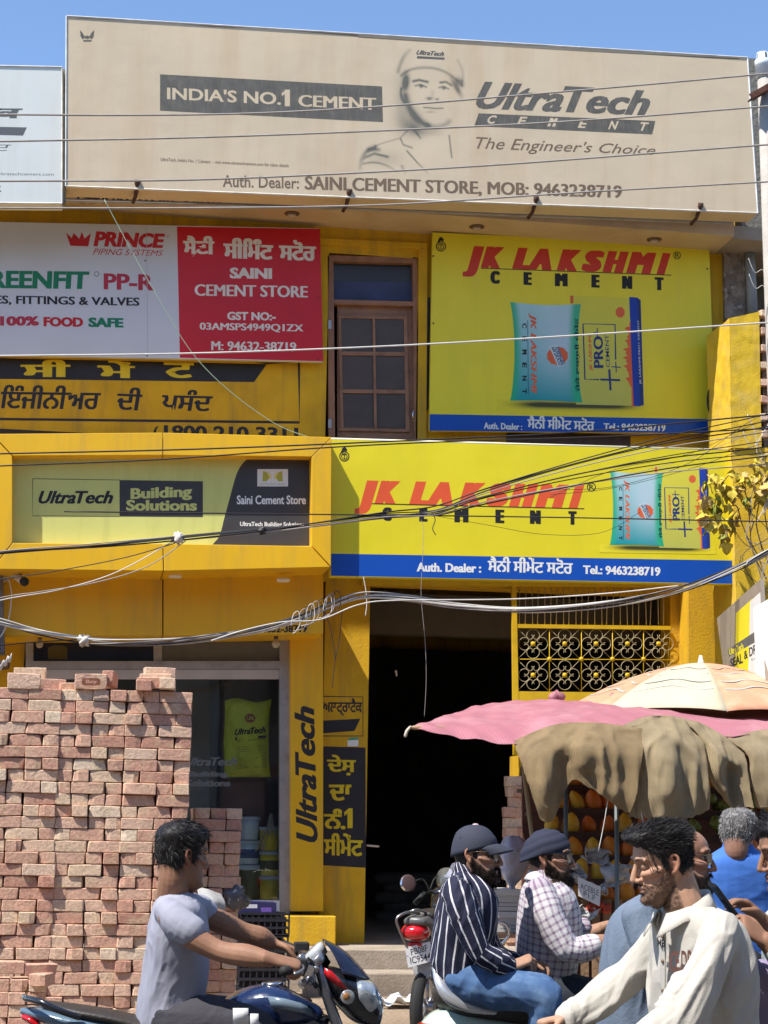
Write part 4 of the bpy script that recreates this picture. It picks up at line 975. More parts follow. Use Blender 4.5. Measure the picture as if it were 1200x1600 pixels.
wire(ext([(0, 221), (300, 215), (600, 204), (900, 189), (1200, 166)]), .0085, 'g', 'second grey wire from the top, crossing the billboard slogan')
wire(ext([(0, 283), (300, 281), (600, 268), (800, 256), (1000, 241), (1200, 226)]), .0085, 'g', 'third grey wire from the top, over the dealer line of the billboard')
wire(ext([(0, 325), (300, 325), (600, 320), (900, 301), (1200, 284)]), .008, 'g', 'fourth grey wire, along the lower edge of the billboard')
wire(ext([(0, 556), (300, 552), (600, 541), (900, 524), (1200, 504)]), .0068, 'w', 'thin pale wire crossing the red sign and the brown door')
wire([(163, 312), (210, 400), (250, 470), (300, 551), (360, 612), (430, 662), (482, 683)], .0035, 't', 'slack green thread hanging across the white and red sign', -1.0)
wire(ext([(0, 709), (300, 702), (600, 690), (900, 675), (1200, 648)]), .0065, 'k', 'upper black wire just above the yellow box sign')
wire(ext([(0, 728), (250, 718), (500, 700), (700, 690), (950, 682), (1150, 672)]), .006, 'k', 'lower black wire just across the top of the box sign')
wire(ext([(520, 804), (700, 806), (900, 809), (1200, 815)]), .0055, 'k', 'straight black wire across the lower yellow cement sign')
def bundle(path, n, label, rr=.0054, sp=4, cols='kkgw', Y=-3.2, seed=1, fan=None, name='cable_bundle'):
    r = random.Random(seed); t = thing(name, label, 'cable bundle', P(path[0][0], path[0][1], Y), 'cable bundles slung across the street')
    for k in range(n):
        o1, o2 = r.uniform(0, 6.28), r.uniform(.5, 1.3); pts = []
        for i, (x, y) in enumerate(path):
            s = sp*math.sin(i*o2+o1)
            if fan and x > fan[0]: s += (k-n/2)*fan[1]*(x-fan[0])/(path[-1][0]-fan[0])
            pts.append((x, y+s, Y+.015*math.cos(i*o2+o1)))
        wire(pts, rr*r.uniform(.7, 1.15), cols[k % len(cols)], '', parent=t)
    return t
TIE = M('tie_cloth', (.60, .55, .48), .9, .15, 20, .8, 30)
def knot(par, x, y, Y=-3.2, r=.045, seed=0, mat=None, name='tie'):
    m = MB(); g_ = []; c = P(x, y, Y)
    for i in range(13):
        g_.append([c+Vector((math.cos(a)*math.sin(v), math.sin(a)*math.sin(v)*.8, math.cos(v)*.8))*r*(1+.6*fbm([math.cos(a)*1.7, math.sin(a)*1.7, v*1.7+seed], 3, seed)) for a in np.linspace(0, 2*math.pi, 17) for v in [i/12*math.pi]])
    m.grid(g_); return m.build(name, mat or TIE, par)
b1 = bundle([(-400, 905), (-150, 880), (0, 862), (140, 853), (280, 841), (410, 829), (480, 822), (600, 806), (680, 800), (760, 776), (900, 742), (1050, 712), (1200, 690), (1500, 640)], 9, 'dark cable bundle crossing the yellow sign box and fanning out to the right', sp=3.4, cols='kkkgk', fan=(560, 15), seed=4)
knot(b1, 278, 841, r=.05, seed=2); knot(b1, 409, 829, r=.035, seed=5, mat=WM['k'])
for k, p in enumerate(([(290, 845), (230, 885), (150, 910), (60, 925), (0, 934), (-200, 975)], [(285, 845), (200, 870), (100, 890), (0, 905), (-200, 930)], [(270, 846), (180, 895), (90, 922), (0, 938), (-200, 985)])):
    wire(p, .004, 'gkw'[k], '', parent=b1)
b2 = bundle([(-400, 860), (-150, 930), (0, 971), (50, 985), (130, 1000), (200, 1004), (290, 1001), (400, 985), (470, 965), (520, 944), (570, 930), (640, 935), (720, 947), (820, 954), (950, 944), (1060, 922), (1160, 884), (1200, 862), (1500, 700)], 11, 'grey and white cable bundle sagging across the gateway', rr=.0056, sp=4.8, cols='wgkwg', seed=9, Y=-3.0)
knot(b2, 130, 1001, Y=-3.0, r=.05, seed=3)
wire([(-200, 1032), (0, 1009), (60, 1003), (130, 999)], .004, 'k', '', parent=b2, Y=-3.0)
wire([(330, 1001), (380, 985), (440, 972), (500, 968), (560, 945), (620, 938), (800, 936), (950, 927), (1060, 915)], .005, 'w', '', parent=b2, Y=-3.05)
for k in range(9):
    x = 455+k*8+random.uniform(-3, 3); y = 972-k*4; p = [(x, y+6), (x+4, y-12), (x+12, y-16), (x+14, y+3), (x+8, y+14), (x-2+random.uniform(-6, 6), y+18)]
    wire(p, .0032, 'wgk'[k % 3], '', parent=b2, Y=-3.05, k=5)
wire([(500, 940), (512, 968), (520, 1000), (524, 1030)], .003, 'k', '', parent=b2, Y=-3); wire([(535, 950), (530, 1000), (524, 1030), (519, 1075)], .003, 'k', '', parent=b2, Y=-3)
wire([(658, 812), (662, 830), (660, 880), (658, 930), (664, 1000), (666, 1060), (663, 1120)], .0018, 'g', 'thin pale wire dangling in front of the dark gateway', -2.9)
wire([(568, 902), (572, 925), (573, 945), (571, 962)], .004, 'w', 'short white wire end hanging at the left of the gateway', -1.0)
wire([(674, 800), (680, 812), (676, 826), (681, 836)], .004, 'k', 'short frayed wire end on the lower yellow sign', -2.0)
wire([(14, 905), (18, 930), (14, 965), (4, 990), (-10, 1005)], .006, 'w', 'pale cable drooping from the security camera', -.62)
wire([(120+560, 806), (760, 820), (850, 835), (940, 832), (1000, 800)], .002, 'k', 'hair thin wire sagging over the lower yellow sign', -2.4)
cl = thing('cable_coil', 'coil of black cable hanging right of the upper yellow sign', 'cable coil', P(1122, 650, -.3))
for k in range(5):
    wire([(1122+(14+k*.8)*math.sin(a), 622+(25+k)*-math.cos(a)+k, -.3-.01*k) for a in np.linspace(.1*k, 6.28+.1*k, 14)], .006, 'k', '', parent=cl, k=3)

# ------------------------------------------------------------------ the right hand edge: pole, pipes, pillar, boards, vine
up = thing('utility_pole', 'pale concrete pole with a white pipe cap and rusty cross arm at the right edge', 'pole', (P(1215, 800, -2.6).x, -2.6, 0))
PW2 = M('pole_white', (.38, .35, .31), .85, .12, 5, .5, 30, dirt=(.28, .24, .2), damt=.5, dscale=3, streak=True)
m = MB(); a = P(1194, 120, -2.6); b_ = P(1209, 480, -2.6); c_ = a+(b_-a)*((a.z)/(a.z-b_.z)); m.lathe(c_, a-c_, [(0, .13), ((a-c_).length, .062)], 12); m.build('shaft', PW2, up)
m = MB(); a = P(1193, 122, -2.6); m.lathe(a, (-.02, 0, 1), [(0, .068), (.11, .068), (.115, .074), (.17, .074), (.175, .058), (.24, .055), (.245, .0)], 16); m.build('pipe_cap', M('pvc_white', (.62, .68, .72), .35), up)
for k in range(5):
    q = Vector((math.cos(k*1.2-1.5)*.056, math.sin(k*1.2-1.5)*.056, .2)); m = MB(); m.box(a+q, (.012, .012, .06), Matrix.Rotation(k*1.2, 3, 'Z')); m.build('vent_slot', DARK, up)
m = MB(); m.box(P(1200, 140, -2.7), (.42, .10, .012), Matrix.Rotation(R(-33), 3, 'Y')); m.box(P(1202, 136, -2.66), (.42, .012, .07), Matrix.Rotation(R(-33), 3, 'Y')); m.build('cross_arm', M('rusty_arm', (.11, .045, .03), .85, .3, 20), up)
nb = thing('neighbour_wall', 'ruined plaster and brick wall end right of the yellow store', 'wall', P(1160, 600, .2))
RUF = M('ruined_plaster', (.30, .24, .19), .95, .3, 6, 1.5, 12, dirt=(.10, .07, .05), damt=.8, dscale=7, speck=((.5, .45, .4), 12, .7))
nx = P(1136, 400, -.02)
m = MB(); a = P(1128, 378, -.05); b_ = P(1162, 378, -.05); m.prism([(1131, 372), (1162, 376), (1168, 500), (1133, 500)], -.06, .3); m.build('plaster', RUF, nb)
m = MB(); m.prism([(1156, 90), (1460, 110), (1460, 1520), (1172, 1500)], .6, 6); m.build('wall', M('grey_plaster', (.17, .16, .14), .9, .2, 3, .5, 20, dirt=(.06, .08, .05), damt=.6), nb)
m = MB(); m.prism([(1140, 352), (1460, 378), (1460, 400), (1142, 372)], -.5, .6); m.build('slab_end', CONC, nb)
m = MB(); m.tube([P(1171, 384, -.1), P(1176, 490, -.1)], .055, 12); m.build('drain_pipe', M('pipe_grey', (.28, .30, .32), .5, .1), nb)
# rough yellow pillar that stands proud of the shop
yp = thing('yellow_pillar', 'rough plastered bright yellow pillar at the right edge below the ruined wall', 'pillar', P(1170, 900, -.9))
def rough_box(q, Y0, Y1, mat, par, name, amp=.004, ns=12, n=26, m_=60):
    # front and left faces as displaced sheets
    mb = MB()
    def face(f):
        g_ = []
        for i in range(m_+1):
            r = []
            for j in range(n+1): p, nn = f(j/n, i/m_); r.append(p+nn*float(fbm(np.array(p)*ns, 3, 8))*amp)
            g_.append(r)
        mb.grid(g_)
    TL, TR, BR, BL = [P(x, y, Y0) for x, y in q]
    back = Vector((0, Y1-Y0, 0))
    face(lambda u, v: ((TL.lerp(BL, v)).lerp(TR.lerp(BR, v), u), Vector((0, -1, 0))))
    face(lambda u, v: ((TL.lerp(BL, v))+back*(1-u), Vector((-1, 0, 0)))); face(lambda u, v: ((TL.lerp(TR, u))+back*(1-v), Vector((0, 0, 1)))); face(lambda u, v: ((TR.lerp(BR, v))+back*u, Vector((1, 0, 0))))
    return mb.build(name, mat, par)
rough_box([(1140, 497), (1186, 487), (1190, 700), (1143, 700)], -.95, -.3, YR, yp, 'shaft'); rough_box([(1143, 700.5), (1260, 697), (1260, 1240), (1160, 1240)], -.93, -.3, YR, yp, 'lower_wall', n=40)
rb = thing('broken_wall', 'rubble brick wall with crumbling mortar at the far right edge', 'wall', P(1200, 640, -.9))
m = MB(); m.prism([(1190, 486), (1460, 486), (1460, 696), (1194, 698)], -.88, -.2); m.build('mortar_core', RUF, rb)
random.seed(5)
for i in range(15):
    for j in range(5):
        p = P(1196+j*30+(i % 2)*13, 492+i*13.4, -.9); o = bpy.data.objects.new('brick', random.choice(BM)); C.objects.link(o); o.parent = rb; o.matrix_parent_inverse = Matrix.Translation(rb.location).inverted()
        o.matrix_basis = Matrix.Translation(p) @ Matrix.Rotation(random.uniform(-.2, .2), 4, 'Z') @ Matrix.Rotation(random.uniform(-.1, .1), 4, 'Y') @ Matrix.Diagonal((.62, 1, .85, 1))
# angled board on the right
def Wpt(px, py, d): return D(px, py, d)
bA, bB = Wpt(1120, 968, 16.2), Wpt(1192, 905, 13.6)
def plane_fn(o, n):
    def f(x, y, Y): r_ = ray(x, y); t_ = (o-CAM).dot(n)/r_.dot(n); return CAM+r_*t_+n*(-Y)
    return f
hd = Vector((bB.x-bA.x, bB.y-bA.y, 0)).normalized(); nn = Vector((hd.y, -hd.x, 0))
if nn.dot(CAM-bA) < 0: nn = -nn
bt = thing('angled_sign', 'grey and yellow waterproofing sign turned side on below the yellow pillar', 'sign', bA)
pf = plane_fn(bA, nn); BQ2 = [(1120, 966), (1188, 905), (1198, 1100), (1138, 1100)]
vs = [pf(x, y, 0) for x, y in BQ2]; vb = [v-nn*.03 for v in vs]
mk('panel', vs+vb, [(0, 1, 2, 3), (7, 6, 5, 4), (0, 4, 5, 1), (1, 5, 6, 2), (2, 6, 7, 3), (3, 7, 4, 0)], M('board_greige', (.30, .25, .19), .5, .1, dirt=(.2, .16, .12), damt=.4), bt)
bq = Print(bt, 0, fn=lambda x, y, Y: pf(x, y, Y))
bq.poly('yellow_band', [(1150, 958), (1176, 935), (1180, 1100), (1147, 1100)], SGY); bq.poly('white_band', [(1172, 940), (1188, 925), (1198, 1100), (1168, 1100)], M('board_white', (.7, .7, .68), .5))
bq.poly('grey_bar', [(1137, 1015), (1184, 984), (1187, 1000), (1139, 1026)], M('bar_grey', (.12, .12, .12), .5)); bq.text("UltraTech", [(1140, 1024), (1162, 1014), (1161, 1004), (1139, 1014)], SGY, off=.03)
bq.text("SEAL", [(1141, 1043), (1161, 1036), (1160, 1020), (1141, 1030)], BLK, off=.03, fat=.03); bq.text("& DRY", [(1163, 1031), (1188, 1018), (1187, 1002), (1162, 1018)], BLK, off=.02, fat=.03); bq.text("Expert", [(1175, 1034), (1193, 1026), (1192, 1021), (1174, 1029)], M('bar_grey'))
wbn = thing('white_banner', 'sunlit white banner standing behind the umbrella at the right edge', 'banner', D(1190, 1060, 12.5)); 
bA2, bB2 = D(1179, 950, 13.5), D(1330, 880, 12.2); 
pw2 = [D(1178, 950, 13.6), D(1330, 860, 12.6), D(1330, 1180, 12.6), D(1190, 1180, 13.6)]; vb = [v+Vector((0, .02, 0)) for v in pw2]
mk('cloth', pw2+vb, [(0, 1, 2, 3), (7, 6, 5, 4), (0, 4, 5, 1), (1, 5, 6, 2), (2, 6, 7, 3), (3, 7, 4, 0)], M('banner_white', (.74, .74, .72), .7, .03), wbn)
# vine
vn = thing('climbing_vine', 'dry climbing plant with large yellowing leaves over the right end of the lower sign', 'plant', P(1190, 900, -1.2))
STM = M('vine_stem', (.20, .13, .07), .9, .2); LFY = M('leaf_yellow', (.62, .47, .05), .6, .2, 25, .4, 40, dirt=(.35, .4, .06), damt=.4, dscale=14); LFG = M('leaf_dry', (.55, .38, .12), .7, .25, 25, .4, 40)
random.seed(17); m = MB()
stems = [[(1198, 905), (1176, 860), (1170, 800), (1160, 755), (1140, 742), (1120, 770)], [(1200, 880), (1182, 820), (1190, 760), (1178, 725)], [(1196, 930), (1180, 870), (1160, 820), (1150, 790), (1130, 800), (1108, 812)], [(1205, 850), (1195, 800), (1200, 740)], [(1172, 800), (1190, 780), (1202, 770)], [(1195, 900), (1185, 870), (1172, 842), (1178, 815)]]
for s_ in stems: m.tube(crom([P(x, y, -1.15-.1*random.random()) for x, y in s_], 6), .006, 5)
m.build('stem', STM, vn)
def leaf_mesh(k, mat):
    r = random.Random(k); n = 9; mb = MB(); g_ = []
    for i in range(7):
        v = i/6; w_ = .5*math.sin(math.pi*v**.75)*(1+.25*math.sin(v*9+k)); row = []
        for j in range(5):
            u = j/4*2-1; row.append(Vector((u*w_*.9, v*1.0, -.28*v*v+.16*abs(u)*w_+.07*math.sin(u*5+k+v*4))))
        g_.append(row)
    mb.grid(g_); me = bpy.data.meshes.new('leaf'); me.from_pydata([tuple(v) for v in mb.v], [], mb.f); me.materials.append(mat); me.shade_smooth(); return me
LFN = M('leaf_green', (.20, .26, .04), .6, .25, 25, .4, 40, dirt=(.5, .4, .06), damt=.6, dscale=14)
LM = [leaf_mesh(k, (LFY, LFG, LFY, LFY, LFY, LFG, LFY, LFN)[k % 8]) for k in range(8)]
spots = [(1178, 725), (1190, 738), (1160, 742), (1148, 735), (1172, 752), (1196, 760), (1130, 748), (1122, 765), (1140, 770), (1135, 785), (1118, 790), (1108, 812), (1098, 800), (1128, 820), (1140, 828), (1136, 842), (1146, 806), (1185, 770), (1198, 775), (1200, 745), (1160, 762), (1176, 742), (1112, 775), (1146, 760), (1178, 925), (1172, 936), (1168, 780), (1200, 722), (1186, 716), (1120, 808), (1106, 752), (1113, 742), (1134, 758), (1102, 780), (1152, 770), (1130, 836)]
for x, y in spots:
    for k in range(4):
        o = bpy.data.objects.new('leaf', random.choice(LM)); C.objects.link(o); o.parent = vn; o.matrix_parent_inverse = Matrix.Translation(vn.location).inverted()
        p = P(x+random.uniform(-6, 6), y+random.uniform(-6, 6), -1.2-.15*random.random()); s_ = random.uniform(.06, .15)
        o.matrix_basis = Matrix.Translation(p) @ Matrix.Rotation(random.uniform(0, 6.28), 4, 'Z') @ Matrix.Rotation(R(random.uniform(-150, -40)), 4, 'X') @ Matrix.Rotation(random.uniform(-.8, .8), 4, 'Y') @ Matrix.Scale(s_, 4)
for k in range(14):
    x0, y0 = 1165+random.uniform(-10, 25), random.uniform(640, 900)
    wire([(x0, y0), (x0+random.uniform(-20, 20), y0+random.uniform(10, 40)), (x0+random.uniform(-5, 30), y0+random.uniform(20, 70)), (1210, y0+random.uniform(-30, 90))], .0035, 'kgw'[k % 3], 'stray wire in the tangle beside the right yellow pillar', -1.3, group='tangle of loose wires at the right edge', k=5)
for k in range(2):
    x0, y0 = 1160+random.uniform(0, 25), random.uniform(400, 480)
    wire([(x0, y0), (x0+10, y0+22), (x0+22, y0+18), (x0+30, y0+40), (1210, y0+70)], .003, 'w', ['upper', 'lower'][k]+' white loose wire curling beside the ruined wall', -.9, group='white wires beside the ruined wall', k=5)

for k, (a, b_, c) in enumerate(((760, 742, 645), (748, 735, 668), (766, 752, 690), (740, 728, 655))):
    wire([(860, 765+k*4), (960, a-k*2), (1080, b_-20), (1200, c), (1420, c-60)], .0022, 'kgkk'[k], ['uppermost', 'second', 'third', 'lowest'][k]+' thin wire rising across the bags of the lower yellow sign', -2.6, group='thin wires over the right end of the lower sign')
# ------------------------------------------------------------------ organic modelling: sections fused into one skin
def sect(mb, secs, n=20, k=4, p=2.0, cap=True):
    # secs: list of (centre, half axis A, half axis B); smooth loft with rounded ends
    c = crom([tuple(s[0]) for s in secs], k); A = crom([tuple(s[1]) for s in secs], k); B_ = crom([tuple(s[2]) for s in secs], k)
    c, A, B_ = map(list, (c, A, B_))
    if cap:
        d0 = c[0]-c[1]; d0 = d0/(np.linalg.norm(d0)+1e-9); d1 = c[-1]-c[-2]; d1 = d1/(np.linalg.norm(d1)+1e-9)
        r0 = min(np.linalg.norm(A[0]), np.linalg.norm(B_[0])); r1 = min(np.linalg.norm(A[-1]), np.linalg.norm(B_[-1]))
        pc, pA, pB = [], [], []
        for t in (.05, .35, .65, .9): pc.append((c[0]+d0*r0*math.cos(t*math.pi/2)*.9)); pA.append(A[0]*math.sin(t*math.pi/2)); pB.append(B_[0]*math.sin(t*math.pi/2))
        qc, qA, qB = [], [], []
        for t in (.9, .65, .35, .05): qc.append((c[-1]+d1*r1*math.cos(t*math.pi/2)*.9)); qA.append(A[-1]*math.sin(t*math.pi/2)); qB.append(B_[-1]*math.sin(t*math.pi/2))
        c, A, B_ = pc+c+qc, pA+A+qA, pB+B_+qB
    vs = []; fs = []; e = 2/p
    for i in range(len(c)):
        for j in range(n):
            a = 2*math.pi*j/n; x, y = math.cos(a), math.sin(a)
            vs.append(c[i]+A[i]*math.copysign(abs(x)**e, x)+B_[i]*math.copysign(abs(y)**e, y))
    m = len(c)
    for i in range(m-1):
        for j in range(n): j2 = (j+1) % n; fs.append((i*n+j, i*n+j2, (i+1)*n+j2, (i+1)*n+j))
    fs += [tuple(range(n))[::-1], tuple((m-1)*n+j for j in range(n))]
    mb.add(vs, fs)
def limb(mb, pts, rs, n=14, k=4, ref=None, flat=1.0):
    # rounded limb through points; flat squashes along the reference direction
    pts = [Vector(p) for p in pts]; S_ = []; m = len(pts)
    for i in range(m):
        t = (pts[min(i+1, m-1)]-pts[max(i-1, 0)]).normalized()
        rf = Vector(ref) if ref is not None else (Vector((0, 1, 0)) if abs(t.y) < .8 else Vector((0, 0, 1)))
        A = (rf-t*rf.dot(t)).normalized(); B_ = t.cross(A); S_.append((pts[i], A*rs[i]*flat, B_*rs[i]))
    sect(mb, S_, n, k)
def ball(mb, c, r, ax=None):
    c = Vector(c); r = (r, r, r) if not isinstance(r, (tuple, list)) else r; X, Y, Z = ax or (Vector((1, 0, 0)), Vector((0, 1, 0)), Vector((0, 0, 1)))
    vs = []; fs = []; n, m = 14, 10
    for i in range(m+1):
        v = math.pi*i/m
        for j in range(n): a = 2*math.pi*j/n; vs.append(c+X*(r[0]*math.sin(v)*math.cos(a))+Y*(r[1]*math.sin(v)*math.sin(a))+Z*(r[2]*math.cos(v)))
    for i in range(m):
        for j in range(n): j2 = (j+1) % n; fs.append((i*n+j, (i+1)*n+j, (i+1)*n+j2, i*n+j2))
    mb.add(vs, fs)
def fuse(name, mb, voxel, mat, parent, sm=4, disp=None, colf=None, **kw):
    me = bpy.data.meshes.new(name); me.from_pydata([tuple(v) for v in mb.v], [], mb.f)
    o = bpy.data.objects.new(name, me); C.objects.link(o)
    r = o.modifiers.new('r', 'REMESH'); r.mode = 'VOXEL'; r.voxel_size = voxel; r.use_smooth_shade = True
    if sm: q = o.modifiers.new('s', 'SMOOTH'); q.iterations = sm; q.factor = .5
    dg = bpy.context.evaluated_depsgraph_get(); m2 = bpy.data.meshes.new_from_object(o.evaluated_get(dg))
    bpy.data.objects.remove(o); bpy.data.meshes.remove(me)
    m2.name = name; m2.materials.clear()
    for q in (mat if isinstance(mat, (list, tuple)) else [mat]): m2.materials.append(q)
    n = len(m2.vertices); co = np.empty(n*3); m2.vertices.foreach_get('co', co); co = co.reshape(-1, 3)
    no = np.empty(n*3, dtype=np.float32); m2.vertices.foreach_get('normal', no); no = no.reshape(-1, 3)
    if disp is not None:
        d = disp(co, no); co = co+(d if d.ndim == 2 else no*d[:, None]); m2.vertices.foreach_set('co', co.ravel().astype(np.float32)); m2.update()
    if colf is not None:
        c = colf(co, no); ca = m2.color_attributes.new('Col', 'FLOAT_COLOR', 'POINT'); ca.data.foreach_set('color', np.hstack([c, np.ones((n, 1))]).ravel().astype(np.float32))
    m2.shade_smooth(); o = link(name, m2, parent); setp(o, **kw)
    o_co = co; return o, co, no
def folds(seed, amp, sc=9, dirn=None, st=3.0):
    # cloth creases: warped ridges, stretched along dirn
    def f(co, no):
        p = co*sc
        if dirn is not None:
            d = np.array(Vector(dirn).normalized()); a = p@d; p = p-d*(a*(1-1/st))[:, None]
        w_ = np.stack([vnoise(p*.8+k*9.1, seed+k) for k in range(3)], 1)
        r = 1-np.abs(vnoise(p+w_*.9, seed+5))*3.2; r2 = 1-np.abs(vnoise(p*2.1+w_*1.2+4, seed+8))*2.8; r3 = 1-np.abs(vnoise(p*4.3+w_*1.5+9, seed+11))*2.5
        g_ = .35+.65*sstep(-.3, .5, vnoise(co*4+seed, seed+20))
        return amp*g_*(np.clip(r, -.7, 1)*.8+np.clip(r2, -.6, 1)*.42+np.clip(r3, -.5, 1)*.16)
    return f
def strands(name, co, no, mask, nmax, lf, df, mat, parent, wdt=.0012, seed=0, seg=3, grav=.0):
    # tapered hair ribbons rooted on the given vertices
    r = np.random.default_rng(seed); idx = np.nonzero(mask)[0]
    if not len(idx): return
    idx = r.choice(idx, nmax); p = co[idx]+r.normal(0, .0012, (nmax, 3)); n = no[idx]; L = lf(p)*r.uniform(.6, 1.25, nmax); d = df(p, n)+r.normal(0, .22, (nmax, 3)); d /= np.linalg.norm(d, axis=1)[:, None]
    side = np.cross(d, r.normal(0, 1, (nmax, 3))); side /= np.linalg.norm(side, axis=1)[:, None]
    V = []; 
    for s in range(seg+1):
        t = s/seg; c = p+d*(L*t)[:, None]+n*(L*.0)[:, None]; c[:, 2] -= grav*L*t*t; w_ = wdt*(1-t*.8)
        V.append(c-side*w_); V.append(c+side*w_)
    V = np.stack(V, 1).reshape(-1, 3); K = 2*(seg+1)
    base = (np.arange(nmax)*K)[:, None, None]; q = np.array([[2*s, 2*s+1, 2*s+3, 2*s+2] for s in range(seg)])[None]
    F = (base+q).reshape(-1, 4)
    me = bpy.data.meshes.new(name); me.vertices.add(len(V)); me.vertices.foreach_set('co', V.ravel().astype(np.float32))
    me.loops.add(F.size); me.loops.foreach_set('vertex_index', F.ravel().astype(np.int32)); me.polygons.add(len(F)); me.polygons.foreach_set('loop_start', np.arange(0, F.size, 4, dtype=np.int32)); me.update(calc_edges=True); me.validate()
    me.materials.append(mat); me.shade_smooth(); o = link(name, me, parent); o['kind'] = 'stuff'; return o

# ---- head: x forward, y left, z up, metres, origin between the ears at eye height minus a little
HZ = [(-.120, .066, .038, .018), (-.114, .080, .022, .032), (-.100, .090, .005, .043), (-.082, .0885, -.022, .053), (-.060, .0855, -.050, .0605), (-.035, .0865, -.078, .066), (-.010, .0840, -.092, .071),
      (.012, .0820, -.099, .0745), (.032, .0880, -.102, .0765), (.052, .0885, -.101, .0775), (.074, .080, -.095, .0755), (.095, .060, -.078, .066), (.109, .034, -.050, .048), (.116, .010, -.022, .024)]
class Head:
    def __init__(s, pos, yaw, pitch=0, roll=0, sc=1.0):
        # yaw: heading angle in the ground plane measured from +X towards +Y; pitch > 0 looks down
        s.pos = Vector(pos); s.sc = sc
        s.M = Matrix.Rotation(yaw, 3, 'Z') @ Matrix.Rotation(pitch, 3, 'Y') @ Matrix.Rotation(roll, 3, 'X')
    def w(s, x, y, z): return s.pos + s.M @ (Vector((x, y, z))*s.sc)
    def vec(s, x, y, z): return s.M @ Vector((x, y, z))
    def local(s, co): return ((co-np.array(s.pos)) @ np.array(s.M))/s.sc
    def build(s, mb, jaw=1.0, nose=1.0):
        S_ = [(s.w((f+b)/2, 0, z), s.vec((f-b)/2*s.sc, 0, 0), s.vec(0, w_*s.sc*(jaw if z < -.03 else 1), 0)) for z, f, b, w_ in HZ]
        sect(mb, S_, 26, 4, 2.15)
        L = lambda pts, rs, **k: limb(mb, [s.w(*p) for p in pts], [r*s.sc for r in rs], 10, 3, **k)
        L([(.083, 0, .030), (.093, 0, .012), (.103*1, 0, -.008), (.111*nose, 0, -.026)], [.007, .0085, .0105, .0115])
        for q in (-1, 1):
            L([(.090, q*.012, -.030), (.100, q*.011, -.031)], [.008, .008])
            L([(.087, q*.010, .036), (.086, q*.030, .040), (.070, q*.052, .034)], [.0075, .0085, .0075])
            L([(.078, q*.030, -.012), (.062, q*.052, -.010), (.030, q*.066, -.004)], [.014, .013, .010])
            # ear: rim, lobe, inner bowl
            e = [(-.004, .074, .020), (-.016, .081, .032), (-.028, .084, .024), (-.029, .083, .004), (-.018, .079, -.016), (-.006, .073, -.026)]
            L([(x, q*y, z) for x, y, z in e], [.0045, .005, .0055, .0055, .0055, .0065])
            L([(-.006, q*.071, .012), (-.018, q*.075, .006), (-.012, q*.072, -.012)], [.007, .008, .006])
        L([(.082, -.024, -.0575), (.0925, -.008, -.0555), (.0925, .008, -.0555), (.082, .024, -.0575)], [.0035, .0055, .0055, .0035])
        L([(.082, -.021, -.064), (.091, -.007, -.0665), (.091, .007, -.0665), (.082, .021, -.064)], [.004, .0062, .0062, .004])
        L([(.083, -.012, -.096), (.087, 0, -.098), (.083, .012, -.096)], [.012, .014, .012])
    def socket(s, co):
        l = s.local(co); d = np.zeros(len(l))
        for q in (-1, 1): d -= .0085*np.exp(-((l[:, 1]-q*.031)/.015)**2-((l[:, 2]-.013)/.0105)**2)*(l[:, 0] > .03)
        d -= .0028*np.exp(-(l[:, 1]/.02)**2-((l[:, 2]+.0615)/.0022)**2)*(l[:, 0] > .05)       # between the lips
        v = np.array(s.vec(1, 0, 0)); return d[:, None]*v[None]*s.sc
    def eyes(s, par, closed=.45, lid=(.22, .11, .068)):
        for q in (-1, 1):
            c = s.w(.0690, q*.031, .0125)
            mb = MB(); mb.smooth = True; ball(mb, c, .0118*s.sc); e = mb.build('eye', M('eye_white', (.42, .37, .33), .15), par)
            mb = MB(); mb.smooth = True; ball(mb, s.w(.0752, q*.0315, .0118), .0066*s.sc); mb.build('iris', M('iris_brown', (.03, .015, .01), .1), e)
            # lids
            mb = MB(); g_ = []
            for i in range(7):
                a = R(70)-i*R(62+55*closed)/6; row = []
                for j in range(9):
                    b = R(-70)+j*R(140)/8; row.append(s.w(.0692+.0133*math.cos(a)*math.cos(b), q*.031+.0133*math.sin(b)*math.cos(a*.6), .0125+.0133*math.sin(a)*(.75+.25*math.cos(b))))
                g_.append(row)
            mb.grid(g_); mb.build('eyelid', M('eyelid_%02d' % int(lid[0]*100), lid, .6, .05), e, solid=.0012)
def skin_mat(name, rough=.6):
    if name in _m: return _m[name]
    m = M(name, attr='Col', rough=rough, var=.07, scale=40, bump=.3, bscale=300, spec=.28)
    b = m.node_tree.nodes['Principled BSDF']; b.inputs['Subsurface Weight'].default_value = .12; b.inputs['Subsurface Radius'].default_value = (.01, .004, .002); b.inputs['Subsurface Scale'].default_value = .6
    return m
SKM = skin_mat('skin')
